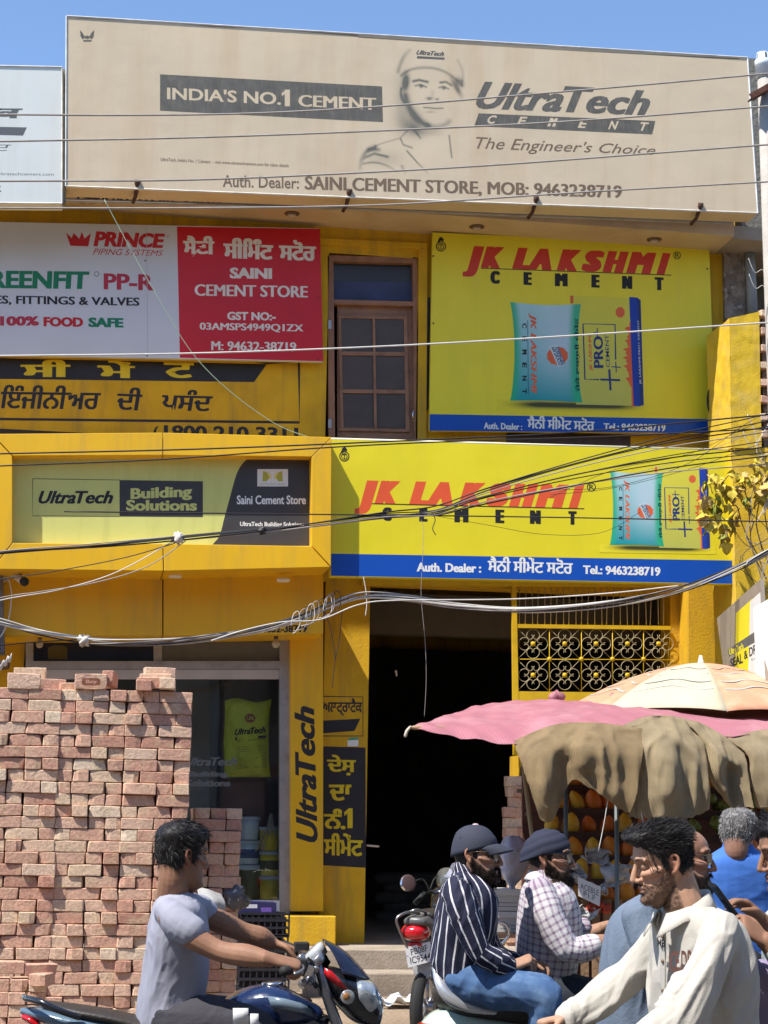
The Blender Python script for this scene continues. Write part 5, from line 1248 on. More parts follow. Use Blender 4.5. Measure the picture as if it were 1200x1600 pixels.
def skin_col(h, tone, beard=0.0, stub=.0, hair=1.0, bcol=(.02, .014, .011)):
    tone = np.array(tone)
    def f(co, no):
        l = h.local(co); c = np.tile(tone, (len(co), 1)); n = vnoise(co*22, 3)[:, None]; c = c*(1+.07*n)
        x, y, z = l.T; ay = abs(y)
        face = (abs(z) < .13) & (x > -.04) & (x < .14) & (ay < .09)
        lips = np.exp(-((ay)/.024)**4-((z+.061)/.0085)**4)*(x > .06)*face; c = c*(1-lips[:, None]*.55)+np.array((.30, .095, .075))*lips[:, None]*.55
        ck = np.exp(-((z+.02)/.03)**2-((ay-.045)/.025)**2)*face; c = c*(1+ck[:, None]*np.array((.10, -.03, -.05)))
        er = ((x < .01) & (x > -.045) & (ay > .068) & (abs(z) < .045)); c[er] = c[er]*np.array((1.12, .92, .88))
        br = np.exp(-((z-.0385-.10*(ay-.03)*(ay < .05)+.3*np.clip(ay-.04, 0, 1))/.0042)**2)*((ay > .009) & (ay < .054))*face*(x > .03); c = c*(1-br[:, None]*.92)+np.array(bcol)*br[:, None]*.92
        sk = np.exp(-((ay-.031)/.016)**2-((z-.012)/.012)**2)*(x > .04); c = c*(1-.18*sk[:, None])
        bm = beard_mask(l); k = np.clip(bm*max(beard, stub), 0, .93)[:, None]; c = c*(1-k)+np.array(bcol)*k
        return np.clip(c, 0, 1)
    return f
def sstep(a, b, x): t = np.clip((x-a)/(b-a), 0, 1); return t*t*(3-2*t)
def beard_mask(l):
    x, y, z = l.T; ay = abs(y)
    # line running from the ear down the cheek to the corner of the mouth
    line = np.where(x > .055, -.048+0*x, -.048+(.055-x)*.85)
    m = sstep(.006, -.008, z-np.minimum(line, .02))*sstep(-.155, -.135, z)*(x > -.012+0*x)*sstep(-.018, .0, x)
    mo = np.exp(-((z+.0465)/.0055)**2)*(ay < .032)*(x > .06)
    mouth = np.exp(-((ay)/.022)**4-((z+.061)/.0085)**4)*(x > .06); under = .0
    m = np.clip(m+mo, 0, 1)*(1-mouth)
    return m*(ay < .095)*(x < .13)
def hand(mb, W, f, n, s, curl=(.5, .7, .5), sc=1.0, spread=.06, thumb=.6, length=1.0):
    f, n, s = [Vector(q).normalized() for q in (f, n, s)]; W = Vector(W)
    def a(p): return Vector(p)
    sect(mb, [(W-f*.03*sc, s*.026*sc, n*.021*sc), (W, s*.027*sc, n*.020*sc), (W+f*.035*sc, s*.037*sc, n*.0165*sc), (W+f*.075*sc, s*.041*sc, n*.0145*sc), (W+f*.088*sc, s*.039*sc, n*.012*sc)], 16, 3, 2.5)
    for i, (o, L, r) in enumerate(((.031, .068, .0088), (.0105, .077, .0092), (-.0105, .071, .0088), (-.030, .056, .0078))):
        p = W+f*(.080-.006*abs(i-1))*sc+s*o*sc; d = (f+s*(o*spread/.03)).normalized(); pts = [p-d*.015*sc, p]; c = 0
        for j, ph in enumerate((.45, .31, .24)):
            c += curl[j]*(1+.06*i); dd = d*math.cos(c)+n*math.sin(c); p = p+dd*L*ph*sc*length; pts.append(p)
        limb(mb, pts, [r*1.05*sc, r*1.05*sc, r*.98*sc, r*.92*sc, r*.8*sc], 10, 3)
    p = W+f*.022*sc+s*.026*sc; d = (s*.75+f*.6+n*.25).normalized(); q = p+d*.035*sc; d2 = (f*(1-thumb*.4)+s*(.35-thumb*.3)+n*thumb).normalized(); q2 = q+d2*.030*sc; d3 = (f*.8+n*(thumb*1.1)-s*.1).normalized()
    limb(mb, [p-d*.012*sc, p, q, q2, q2+d3*.022*sc], [.013*sc, .0125*sc, .0105*sc, .0095*sc, .0078*sc], 10, 3)
HAIRM = M('black_hair', (.012, .010, .010), .55, .25, 60, spec=.3)
GREYH = M('grey_hair', (.16, .15, .145), .45, .5, 50)
BEARDM = M('beard_hair', (.014, .010, .008), .85, .3, 60, spec=.08)
def cloth(name, col, rough=.85, bump=.35, bscale=90, var=.06, **k): return M(name, col, rough, var, 7, bump, bscale, spec=.25, **k)
# ------------------------------------------------------------------ people
def pat_mat(name, base, line, per, wid, mode, line2=None, rough=.85):
    # woven pattern from the garment's own coordinates (around, along)
    if name in _m: return _m[name]
    m = bpy.data.materials.new(name); m.use_nodes = True; n = m.node_tree.nodes; L = m.node_tree.links; b = n['Principled BSDF']
    b.inputs['Roughness'].default_value = rough; b.inputs['Specular IOR Level'].default_value = .25
    at = n.new('ShaderNodeAttribute'); at.attribute_name = 'Col'; sp = n.new('ShaderNodeSeparateColor'); L.new(at.outputs['Color'], sp.inputs[0])
    def mth(op, a, v=None):
        q = n.new('ShaderNodeMath'); q.operation = op
        for i, x in enumerate((a, v)):
            if x is None: continue
            if isinstance(x, (int, float)): q.inputs[i].default_value = x
            else: L.new(x, q.inputs[i])
        return q.outputs[0]
    def stripe(src, p, w_, ph=0): return mth('LESS_THAN', mth('FRACT', mth('ADD', mth('DIVIDE', src, p), 100+ph)), w_)
    su = stripe(sp.outputs[0], per, wid); out = None
    mx = n.new('ShaderNodeMix'); mx.data_type = 'RGBA'; mx.inputs['A'].default_value = (*base, 1); mx.inputs['B'].default_value = (*line, 1)
    if mode == 'stripe': L.new(su, mx.inputs['Factor']); out = mx.outputs['Result']
    else:
        sv = stripe(sp.outputs[1], per, wid); f = mth('MULTIPLY', mth('ADD', su, sv), .5); L.new(f, mx.inputs['Factor']); out = mx.outputs['Result']
        if line2:
            s2 = mth('MAXIMUM', stripe(sp.outputs[0], per, wid*.22, .42), stripe(sp.outputs[1], per, wid*.22, .42)); m2 = n.new('ShaderNodeMix'); m2.data_type = 'RGBA'
            L.new(mth('MULTIPLY', s2, .6), m2.inputs['Factor']); L.new(out, m2.inputs['A']); m2.inputs['B'].default_value = (*line2, 1); out = m2.outputs['Result']
    L.new(out, b.inputs['Base Color'])
    tc = n.new('ShaderNodeTexCoord'); nb = n.new('ShaderNodeTexNoise'); nb.inputs['Scale'].default_value = 120; L.new(tc.outputs['Object'], nb.inputs['Vector'])
    bp = n.new('ShaderNodeBump'); bp.inputs['Distance'].default_value = .004; bp.inputs['Strength'].default_value = .3; L.new(nb.outputs['Fac'], bp.inputs['Height']); L.new(bp.outputs[0], b.inputs['Normal'])
    _m[name] = m; return m
def uv_of(axes):
    # axes: list of (points, ref vector, radius guess); coordinates around and along the nearest axis
    def f(co, no):
        best = np.full(len(co), 1e9); U = np.zeros(len(co)); V_ = np.zeros(len(co))
        for pts, ref, rad in axes:
            pts = [np.array(p) for p in pts]; acc = 0
            for a, b in zip(pts[:-1], pts[1:]):
                d = b-a; L = np.linalg.norm(d); d = d/L; t = np.clip((co-a)@d, 0, L); q = co-a-t[:, None]*d; dist = np.linalg.norm(q, axis=1)/rad
                r_ = np.array(ref, float); r_ = r_-d*(r_@d); r_ /= np.linalg.norm(r_); s_ = np.cross(d, r_)
                ang = np.arctan2(q@s_, q@r_); k = dist < best
                best[k] = dist[k]; U[k] = ang[k]*rad; V_[k] = acc+t[k]; acc += L
        return np.stack([U, V_, best*0], 1)
    return f
def hair(h, par, mat, th, seed=1, hl=None, amp=.004, sc=(70, 70, 16), name='hair', n=72, k=7, push=None):
    HX = [-.11, -.06, -.04, -.028, -.014, -.004, .006, .016, .03, .05, .068, .10]
    HL = hl or [-.075, -.068, -.052, -.030, .030, .020, -.022, -.020, .030, .058, .074, .078]
    S_ = [((f+b)/2, (f-b)/2, w_, z) for z, f, b, w_ in HZ]; c = crom(S_, k); P_ = []
    rows = len(c)+4
    for x, A, B_, z in c:
        for j in range(n):
            a = 2*math.pi*j/n; e = 2/2.15; ca, sa = math.cos(a), math.sin(a); P_.append((x+A*math.copysign(abs(ca)**e, ca), B_*math.copysign(abs(sa)**e, sa), z))
    last = c[-1]
    for t in (.8, .5, .25, .02):
        for j in range(n): a = 2*math.pi*j/n; P_.append((last[0]+last[1]*math.cos(a)*t, last[2]*math.sin(a)*t, last[3]+(1-t)*.004))
    l = np.array(P_); nv = l-np.array((-.006, 0, .018)); nv /= np.linalg.norm(nv, axis=1)[:, None]
    edge = l[:, 2]-np.interp(l[:, 0], HX, HL)+.006*vnoise(l*60, seed)
    t = th(l)*sstep(-.004, .012, edge)-.012*(1-sstep(-.004, .006, edge)); t = t+amp*fbm(l*np.array(sc), 3, seed)*sstep(.0, .02, edge)
    l2 = l+nv*t[:, None]
    if push is not None: l2 = l2+push(l, edge)
    co = np.array(h.pos)+(l2*h.sc)@np.array(h.M).T; nn = nv@np.array(h.M).T
    F = [(i*n+j, i*n+(j+1) % n, (i+1)*n+(j+1) % n, (i+1)*n+j) for i in range(rows-1) for j in range(n)]
    o = mk(name, co, F, mat, par, smooth=True)
    return o, co, nn, l, (edge > .004)
def collar(par, c, f, s, r, mat, up=Vector((0, 0, 1)), h=.035, open_=.5, drop=.05, name='collar', flap=.03):
    c, f, s = Vector(c), Vector(f), Vector(s); mb = MB(); g_ = []
    N = 36
    for k in range(5):
        row = []
        for i in range(N+1):
            a = open_+(2*math.pi-2*open_)*i/N; fr = (math.cos(a)+1)/2; tip = max(0, 1-min(i, N-i)/5.0)
            d = f*math.cos(a)+s*math.sin(a); base = c-up*(drop*fr)
            if k == 0: p = base+d*(r*.98)
            elif k == 1: p = base+d*r*.96+up*h
            elif k == 2: p = base+d*(r+.006)+up*(h+.002)
            elif k == 3: p = base+d*(r+flap*.6)+up*(h*.35-.02*tip)
            else: p = base+d*(r+flap)+up*(-h*.15-.032*tip)
            row.append(p)
        g_.append(row)
    mb.grid(g_); return mb.build(name, mat, par, solid=.003)
def vec_h(a): return Vector((math.cos(a), math.sin(a), 0)), Vector((-math.sin(a), math.cos(a), 0))
def garment(par, name, d, torso, yaw, arms, mat, voxel=.0045, seed=1, amp=.007, uv=False, fold=None, extra=None, sm=5, Zc=None, p=2.3):
    f, s = vec_h(yaw); mb = MB()
    cs = [D(cx, y, d) for y, cx, hd, hw in torso]
    sect(mb, [(c, s*hw, f*hd) for c, (y, cx, hd, hw) in zip(cs, torso)], 26, 5, p)
    for pts, rs in arms: limb(mb, pts, rs, 16, 5)
    if extra: extra(mb)
    ax = [(cs, f, .15)]+[(pts, (0, 0, 1) if abs((Vector(pts[1])-Vector(pts[0])).normalized().z) < .8 else tuple(f), sum(rs)/len(rs)) for pts, rs in arms]
    return fuse(name, mb, voxel, mat, par, sm, folds(seed, amp, 9, fold), uv_of(ax) if uv else None)
def trousers(par, d, pelvis, legs, mat, voxel=.006, seed=3, name='trousers', amp=.006):
    mb = MB(); ball(mb, pelvis, (.125, .17, .105))
    for pts, rs in legs: limb(mb, pts, rs, 16, 5)
    return fuse(name, mb, voxel, mat, par, 5, folds(seed, amp, 8))
def shoe(par, p, f, mat):
    f = Vector(f); mb = MB(); limb(mb, [p-f*.06, p, p+f*.10, p+f*.17], [.042, .048, .042, .032], 12, 4); return fuse('shoe', mb, .008, mat, par, 3)
def glasses(h, par, lens=(.012, .010, .012), frame=None):
    fm = frame or M('gold_frame', (.45, .33, .18), .25, metal=1)
    mb = MB(); 
    for q in (-1, 1):
        mb.tube([h.w(.088, q*.052, .022), h.w(.05, q*.077, .024), h.w(.0, q*.0815, .020), h.w(-.02, q*.083, .010)], .0018, 6)
    mb.tube([h.w(.088, -.052, .024), h.w(.100, -.03, .026), h.w(.104, 0, .024), h.w(.100, .03, .026), h.w(.088, .052, .024)], .0016, 6)
    o = mb.build('sunglasses_frame', fm, par)
    for q in (-1, 1):
        mb = MB(); pts = [(.006, .0), (.012, .020), (.026, .030), (.044, .024), (.050, .006), (.040, -.004)]
        vs = [h.w(.104-.0085*(y/.03)**1.6-.002, q*y, z-.006) for y, z in [(.006, .020), (.012, .031), (.030, .033), (.048, .030), (.052, .016), (.042, -.002), (.028, -.008), (.012, .002)]]
        mb.add(vs, [tuple(range(8))]); mb.build('lens', M('dark_lens', lens, .08, spec=.9), o, solid=.0018)
def skull_parts(mb, h, neck_to, r=.056):
    h.build(mb); limb(mb, [h.w(-.035, 0, -.03), h.w(-.030, 0, -.085), neck_to], [r*h.sc, r*h.sc, r*1.12], 16, 4)
EAR_S = lambda l: (l[:, 2] > -.2)
# -------- 1. rider in the grey T-shirt, nearest bike at the left
def rider_left():
    d = 6.8; J = lambda x, y, dd=0: D(x, y, d+dd)
    t = thing('person', 'motorcycle rider in pale grey T-shirt passing in front of the brick stacks', 'person', J(262, 1600))
    h = Head(J(285, 1340), R(26), R(4), 0, 1.0)
    mb = MB(); skull_parts(mb, h, J(268, 1408), .058)
    sect(mb, [(J(276, 1412), Vector((0, .12, 0)), Vector((.06, 0, 0))), (J(276, 1450), Vector((0, .15, 0)), Vector((.085, 0, 0))), (J(268, 1560), Vector((0, .13, 0)), Vector((.09, 0, 0)))], 16, 4)
    aN = [J(262, 1432, -.16), J(298, 1462, -.20), J(343, 1486, -.23), J(385, 1493, -.27), J(424, 1500, -.31)]; aF = [J(296, 1420, .16), J(345, 1441, .2), J(380, 1456, .23), J(408, 1465, .25), J(426, 1474, .27)]
    limb(mb, aN, [.040, .047, .039, .043, .027], 14, 4); limb(mb, aF, [.040, .047, .039, .043, .027], 14, 4)
    hand(mb, J(427, 1499, -.31), (.95, .05, -.2), (-.1, 0, -1), (.1, .95, .2), (1.0, 1.2, .8), sc=1.1); hand(mb, J(429, 1475, .27), (.9, -.1, -.3), (-.1, 0, -1), (.1, -.95, .2), (1.0, 1.2, .8))
    tone = (.27, .14, .085)
    o, co, no = fuse('body', mb, .0038, SKM, t, 3, lambda c, n: h.socket(c), skin_col(h, tone, 0, .12)); h.eyes(t)
    th = lambda l: .008+.016*sstep(.03, .09, l[:, 2])+.008*sstep(.02, .08, l[:, 0])*sstep(.06, .1, l[:, 2])
    _, hc, hn, l, mk_ = hair(h, t, HAIRM, th, 4, amp=.005)
    strands('hair_strand', hc, hn, mk_, 2600, lambda p: np.full(len(p), .022), lambda p, n: n*.45+np.array(h.vec(.5, 0, -.35)), HAIRM, t, .0011, 2, grav=.2)
    tee = cloth('tee_grey', (.30, .30, .36), bscale=220, bump=.15)
    torso = [(1392, 273, .054, .064), (1400, 275, .072, .105), (1416, 278, .098, .165), (1448, 278, .116, .185), (1485, 277, .124, .178), (1525, 273, .128, .165), (1562, 267, .126, .165), (1592, 263, .122, .17)]
    garment(t, 't_shirt', d, torso, 0, [([J(262, 1424, -.12), J(278, 1441, -.175), J(300, 1455, -.20)], [.055, .060, .058]), ([J(294, 1416, .12), J(310, 1423, .17), J(320, 1428, .19)], [.055, .057, .056])], tee, .0045, 5, .0065, fold=(.45, 0, 1), sm=9)
    tr = cloth('trousers_charcoal', (.045, .042, .050))
    trousers(t, d, J(262, 1600), [([J(268, 1596, -.09), J(335, 1598, -.14), J(402, 1610, -.18), J(408, 1640, -.18), J(395, 1790, -.18)], [.10, .092, .074, .068, .045]), ([J(268, 1596, .09), J(345, 1592, .15), J(410, 1606, .2), J(405, 1790, .2)], [.10, .088, .074, .045])], tr)
    for a in (-.18, .2): shoe(t, J(398, 1805, a), (1, 0, 0), M('shoe_dark', (.03, .03, .03), .6))
    mb = MB(); mb.grid([[J(x, y+dy*.6, -.262+abs(dy)*.0006-.0*x) for x in (364, 376, 388)] for y, dy in ((1580, -8), (1587, 0), (1596, 8))]); mb.build('white_patch', M('patch_white', (.7, .7, .7), .8), t, solid=.002)
    mb = MB(); mb.grid([[J(x, y, -.262) for x in (391, 398, 404)] for y in (1584, 1595, 1610)]); mb.build('white_patch', M('patch_white'), t, solid=.002)
rider_left()

# -------- 2. pillion in the cap and striped shirt, 3. scooter rider in the turban
def cap_man():
    d = 7.4; J = lambda x, y, dd=0: D(x, y, d+dd)
    t = thing('person', 'scooter pillion in dark cap, sunglasses and white striped navy shirt', 'person', J(710, 1540))
    h = Head(J(744, 1338), R(-24), R(2), 0, .97)
    mb = MB(); skull_parts(mb, h, J(722, 1382), .056)
    sect(mb, [(J(728, 1388), Vector((0, .12, 0)), Vector((.06, 0, 0))), (J(727, 1430), Vector((0, .15, 0)), Vector((.085, 0, 0))), (J(718, 1500), Vector((0, .13, 0)), Vector((.09, 0, 0)))], 16, 4)
    limb(mb, [J(718, 1405, -.15), J(748, 1486, -.2), J(797, 1510, -.17)], [.045, .038, .028]); limb(mb, [J(735, 1405, .15), J(765, 1480, .2), J(810, 1505, .1)], [.045, .038, .028])
    hand(mb, J(799, 1511, -.17), (.85, .1, .35), (.2, .3, -1), (.1, .9, .3), (.6, .8, .5)); hand(mb, J(812, 1506, .08), (.8, -.3, .0), (.2, -.3, -1), (.1, -.9, .3), (.6, .8, .5))
    tone = (.36, .205, .135)
    bd = lambda c, n: h.socket(c)+n*(beard_mask(h.local(c))*(.009+.005*vnoise(c*90, 3)))[:, None]
    o, co, no = fuse('body', mb, .0038, SKM, t, 3, bd, skin_col(h, tone, .97)); h.eyes(t)
    strands('beard_strand', co, no, beard_mask(h.local(co)) > .5, 2600, lambda p: np.full(len(p), .014), lambda p, n: n*.6+np.array(h.vec(.25, 0, -.8)), BEARDM, t, .0010, 3)
    hair(h, t, HAIRM, lambda l: np.full(len(l), .002), 6, amp=.001)
    # cap
    CP = cloth('cap_navy', (.040, .043, .062), .8, .4, 160); cp = MB(); g_ = []
    for i in range(12):
        a = i/11*R(96); row = []
        for j in range(41):
            b = j/40*2*math.pi; r_ = math.sin(a)**.86 if a < math.pi/2 else 1
            row.append(h.w(-.008+.102*r_*math.cos(b)*(1.0 if math.cos(b) < 0 else .95), .085*r_*math.sin(b), .034+.099*math.cos(a)+(.030*math.cos(b)-.004)*max(0, i-6)/5))
        g_.append(row)
    cp.grid(g_); co_ = cp.build('cap', CP, t, solid=.003)
    vb = MB(); g_ = []
    for i in range(9):
        v = i/8; row = []
        for j in range(17):
            u = (j/16*2-1); wy = .074*(1-.12*v)*math.sin(u*math.pi/2); x = .083+.083*v*math.cos(u*1.25)**.7-.045*(1-math.cos(u*math.pi/2))
            row.append(h.w(x-.004, wy, .058-.004*v-.028*u*u-.022*v*v))
        g_.append(row)
    vb.grid(g_); vb.build('visor', CP, co_, solid=.004)
    mb = MB(); mb.smooth = True; ball(mb, h.w(-.008, 0, .134), (.014, .010, .006)); mb.build('cap_button', M('cap_pink', (.55, .38, .42), .6), co_)
    
    glasses(h, t)
    sm = pat_mat('stripe_shirt', (.020, .021, .045), (.62, .60, .62), .040, .16, 'stripe')
    torso = [(1362, 723, .052, .066), (1372, 727, .075, .11), (1388, 730, .105, .17), (1412, 730, .122, .195), (1446, 727, .128, .188), (1478, 722, .126, .172), (1500, 719, .124, .168), (1516, 718, .118, .165)]
    garment(t, 'shirt', d, torso, R(-5), [([J(714, 1388, -.14), J(726, 1430, -.20), J(748, 1484, -.22), J(772, 1500, -.20), J(796, 1510, -.17)], [.066, .064, .056, .052, .040]), ([J(735, 1392, .14), J(765, 1480, .2), J(805, 1503, .1)], [.064, .055, .042])], sm, .0048, 11, .0075, uv=True, fold=(.3, 0, 1))
    collar(t, J(728, 1370), Vector((1, 0, 0)), Vector((0, 1, 0)), .062, M('collar_grey', (.25, .25, .30), .85), h=.03, drop=.045)
    jn = M('denim', (.055, .115, .24), .85, .10, 12, .5, 220, dirt=(.16, .25, .38), damt=.7, dscale=9)
    trousers(t, d, J(722, 1522), [([J(722, 1528, -.09), J(780, 1543, -.16), J(846, 1556, -.21), J(852, 1585, -.22), J(838, 1760, -.22)], [.088, .092, .080, .072, .055]), ([J(722, 1528, .09), J(780, 1545, .16), J(840, 1560, .2), J(838, 1760, .2)], [.10, .09, .075, .05])], jn, seed=9, name='jeans')
    mb = MB(); limb(mb, [J(700, 1500), J(716, 1503), J(735, 1502)], [.126, .126, .12]); 
    for a in (-.22, .2): shoe(t, J(840, 1775, a), (1, 0, 0), M('shoe_dark'))
cap_man()
def turban_man():
    d = 7.6; J = lambda x, y, dd=0: D(x, y, d+dd)
    t = thing('person', 'scooter driver in black turban, sunglasses and pale checked shirt', 'person', J(850, 1560))
    h = Head(J(858, 1342), R(-22), R(1), 0, .97)
    mb = MB(); skull_parts(mb, h, J(850, 1385), .056)
    sect(mb, [(J(855, 1388), Vector((0, .12, 0)), Vector((.06, 0, 0))), (J(856, 1430), Vector((0, .15, 0)), Vector((.085, 0, 0))), (J(848, 1520), Vector((0, .13, 0)), Vector((.09, 0, 0)))], 16, 4)
    limb(mb, [J(846, 1405, -.15), J(888, 1484, -.22), J(925, 1476, -.22), J(957, 1470, -.2)], [.046, .040, .040, .028]); limb(mb, [J(865, 1400, .15), J(888, 1458, .22), J(950, 1448, .2)], [.045, .038, .028])
    hand(mb, J(959, 1470, -.2), (.98, .05, .1), (0, 0, -1), (0, 1, .1), (.9, 1.1, .7)); hand(mb, J(952, 1448, .2), (.98, .05, .1), (0, 0, -1), (0, -1, .1), (.9, 1.1, .7))
    tone = (.32, .175, .11)
    bd = lambda c, n: h.socket(c)+n*(beard_mask(h.local(c))*(.012+.005*vnoise(c*90, 3)))[:, None]
    o, co, no = fuse('body', mb, .0038, SKM, t, 3, bd, skin_col(h, tone, .97)); h.eyes(t)
    strands('beard_strand', co, no, beard_mask(h.local(co)) > .5, 2600, lambda p: np.full(len(p), .017), lambda p, n: n*.6+np.array(h.vec(.15, 0, -.8)), BEARDM, t, .0010, 3)
    hair(h, t, HAIRM, lambda l: np.full(len(l), .002), 6, amp=.001)
    TB = cloth('turban_navy', (.028, .031, .052), .85, .4, 200); mb = MB(); g_ = []
    for i in range(26):
        a = i/25*R(104); row = []
        for j in range(49):
            b = j/48*2*math.pi; r_ = math.sin(a) if a < math.pi/2 else 1-.04*(a-math.pi/2)
            rid = .0045*abs(math.sin(a*7+math.cos(b)*1.6+.6*math.sin(b)))
            x = -.016+(.105+rid)*r_*math.cos(b); y = (.086+rid)*r_*math.sin(b); z = .040+(.087+rid)*math.cos(a)
            back = max(0, -math.cos(b)); z -= .040*back*r_**2; x -= .006*back*r_
            row.append(h.w(x, y, z+.008*max(0, math.cos(b))*r_))
        g_.append(row)
    mb.grid(g_); mb.build('turban', TB, t, solid=.003)
    glasses(h, t, frame=M('dark_frame', (.05, .04, .04), .3))
    sm = pat_mat('check_shirt', (.58, .55, .55), (.22, .15, .22), .030, .34, 'check')
    torso = [(1366, 850, .052, .068), (1376, 852, .075, .11), (1392, 855, .105, .17), (1418, 857, .124, .195), (1452, 858, .134, .188), (1490, 855, .134, .176), (1522, 850, .130, .176), (1546, 846, .126, .18)]
    garment(t, 'shirt', d, torso, 0, [([J(843, 1392, -.14), J(858, 1432, -.20), J(884, 1480, -.235), J(905, 1484, -.23), J(928, 1478, -.22)], [.066, .064, .060, .056, .050]), ([J(866, 1394, .14), J(885, 1452, .22), J(908, 1452, .22)], [.064, .055, .05])], sm, .0048, 21, .0075, uv=True, fold=(.3, 0, 1))
    collar(t, J(852, 1372), Vector((1, 0, 0)), Vector((0, 1, 0)), .062, M('collar_pale', (.55, .52, .53), .85), h=.034, drop=.045)
    tr = cloth('trousers_navy', (.022, .027, .036))
    trousers(t, d, J(850, 1562), [([J(852, 1562, -.09), J(905, 1562, -.15), J(965, 1575, -.2), J(975, 1610, -.2), J(960, 1760, -.2)], [.11, .10, .082, .074, .055]), ([J(852, 1562, .09), J(905, 1565, .15), J(965, 1575, .2), J(960, 1760, .2)], [.10, .09, .075, .05])], tr, seed=13)
    for a in (-.2, .2): shoe(t, J(962, 1775, a), (1, 0, 0), M('shoe_dark'))
turban_man()

# -------- 4. nearest rider in the cream overshirt
def front_man():
    d = 5.7; J = lambda x, y, dd=0: D(x, y, d+dd)
    t = thing('person', 'nearest young rider in cream overshirt looking down, dark swept back hair and short beard', 'person', J(1095, 1640))
    h = Head(J(1036, 1350), R(178), R(15), R(-3), .99)
    mb = MB(); skull_parts(mb, h, J(1078, 1432), .060)
    limb(mb, [h.w(-.03, 0, -.06), J(1070, 1415, -.02), J(1082, 1440)], [.06, .064, .075], 16, 4)
    f, s = vec_h(R(200)); sect(mb, [(J(1084, 1440), s*.12, f*.07), (J(1092, 1480), s*.15, f*.085), (J(1096, 1600), s*.13, f*.09)], 16, 4)
    limb(mb, [J(1052, 1455, .12), J(1010, 1502, .17), J(968, 1540, .18), J(920, 1575, .13), J(885, 1592, .1)], [.040, .038, .034, .032, .029]); limb(mb, [J(1132, 1468, -.14), J(1062, 1590, -.3), J(960, 1650, -.35)], [.046, .040, .029])
    hand(mb, J(884, 1592, .1), (-.9, -.1, -.12), (.1, 0, -1), (0, -1, .1), (.9, 1.1, .7)); hand(mb, J(955, 1653, -.35), (-.9, .1, -.2), (.1, 0, -1), (0, 1, .1), (.9, 1.1, .7))
    tone = (.44, .255, .165)
    bd = lambda c, n: h.socket(c)+n*(beard_mask(h.local(c))*(.0035+.002*vnoise(c*120, 3)))[:, None]
    o, co, no = fuse('body', mb, .0030, SKM, t, 3, bd, skin_col(h, tone, .62)); h.eyes(t, .9, (.38, .215, .135))
    bm = beard_mask(h.local(co)); 
    strands('beard_strand', co, no, bm > .6, 3000, lambda p: np.full(len(p), .0035), lambda p, n: n*.7+np.array(h.vec(.25, 0, -.75)), BEARDM, t, .0006, 3)
    def th(l): return .004+.006*sstep(.02, .07, l[:, 2])+.010*sstep(.06, .10, l[:, 2])+.022*sstep(.0, .07, l[:, 0])*sstep(.065, .095, l[:, 2])
    def push(l, e):
        k = sstep(.03, .075, l[:, 0])*sstep(.060, .085, l[:, 2])*sstep(0, .01, e); return k[:, None]*np.array((.020, 0, .006))
    _, hc, hn, l, mk_ = hair(h, t, HAIRM, th, 14, amp=.0045, sc=(26, 95, 50), push=push, n=110, k=11)
    strands('hair_strand', hc, hn, mk_ & (l[:, 2] > .05), 6500, lambda p: np.full(len(p), .026), lambda p, n: n*.28+np.array(h.vec(-.75, 0, .12)), HAIRM, t, .0007, 2, grav=.15)
    strands('hair_strand', hc, hn, mk_ & (l[:, 2] < .06), 5000, lambda p: np.full(len(p), .009), lambda p, n: n*.6+np.array(h.vec(-.35, 0, -.7)), HAIRM, t, .0006, 5)
    # a few loose strands over the temple
    mb = MB(); r_ = random.Random(3)
    for k in range(9):
        x0 = .055+r_.uniform(-.015, .02); mb.tube(crom([h.w(x0, .058, .078), h.w(x0+.004, .068, .045), h.w(x0-.004+r_.uniform(-.006, .01), .0725, .012), h.w(x0-.012+r_.uniform(-.01, .01), .0715, -.018)], 4), [.0007]*12+[.0003], 4, cap=False)
    mb.build('loose_hair', HAIRM, t, kind='stuff')
    CR = cloth('overshirt_cream', (.47, .44, .385), .9, .35, 200, .05)
    torso = [(1412, 1074, .058, .075), (1424, 1080, .085, .13), (1442, 1087, .108, .175), (1470, 1092, .122, .200), (1510, 1096, .132, .205), (1550, 1098, .140, .205), (1600, 1100, .148, .205), (1660, 1100, .148, .205)]
    aN = [J(1128, 1450, -.12), J(1112, 1500, -.22), J(1066, 1582, -.30), J(1018, 1625, -.34), J(965, 1650, -.35)]; aF = [J(1050, 1446, .12), J(1010, 1500, .17), J(968, 1538, .18), J(920, 1574, .13), J(888, 1590, .1)]
    def ex(mb):   # soft pile of cloth inside the elbow and at the cuff
        for k in range(5): mb_c = aN[2].lerp(aN[1], k*.12)+Vector((-.02, 0, .02)); ball(mb, mb_c, (.066, .05, .02+.004*k))
        for p in (J(888, 1589, .1), J(896, 1584, .11), J(908, 1580, .12)): ball(mb, p, (.030, .052, .054))
    garment(t, 'overshirt', d, torso, R(200), [(aN, [.064, .068, .068, .060, .05]), (aF, [.064, .062, .060, .055, .046])], CR, .0042, 31, .0125, fold=(.5, .2, .8), extra=ex, sm=4)
    nf, ns = vec_h(R(192)); upc = (Vector((0, 0, 1))-nf*.25).normalized()
    collar(t, J(1068, 1409), nf, ns, .072, CR, up=upc, h=.038, open_=.38, drop=.080, flap=.034)
    # button placket and printed letters on the chest
    def on_front(u, z_px, out=.0):   # u metres towards his left across the chest
        c = J(1097, z_px); a = u/.215; return c+s*u+f*(.150*math.sqrt(max(.02, 1-a*a))+out)
    mb = MB(); mb.grid([[on_front(u, y, .008) for u in (-.012, .0, .012)] for y in range(1450, 1640, 12)]); mb.build('placket', CR, t, solid=.003)
    for y in (1462, 1500, 1545): mb = MB(); mb.lathe(on_front(.0, y, .010), f, [(0, .006), (.003, .006)], 10); mb.build('button', M('button_brown', (.18, .12, .08), .4), t)
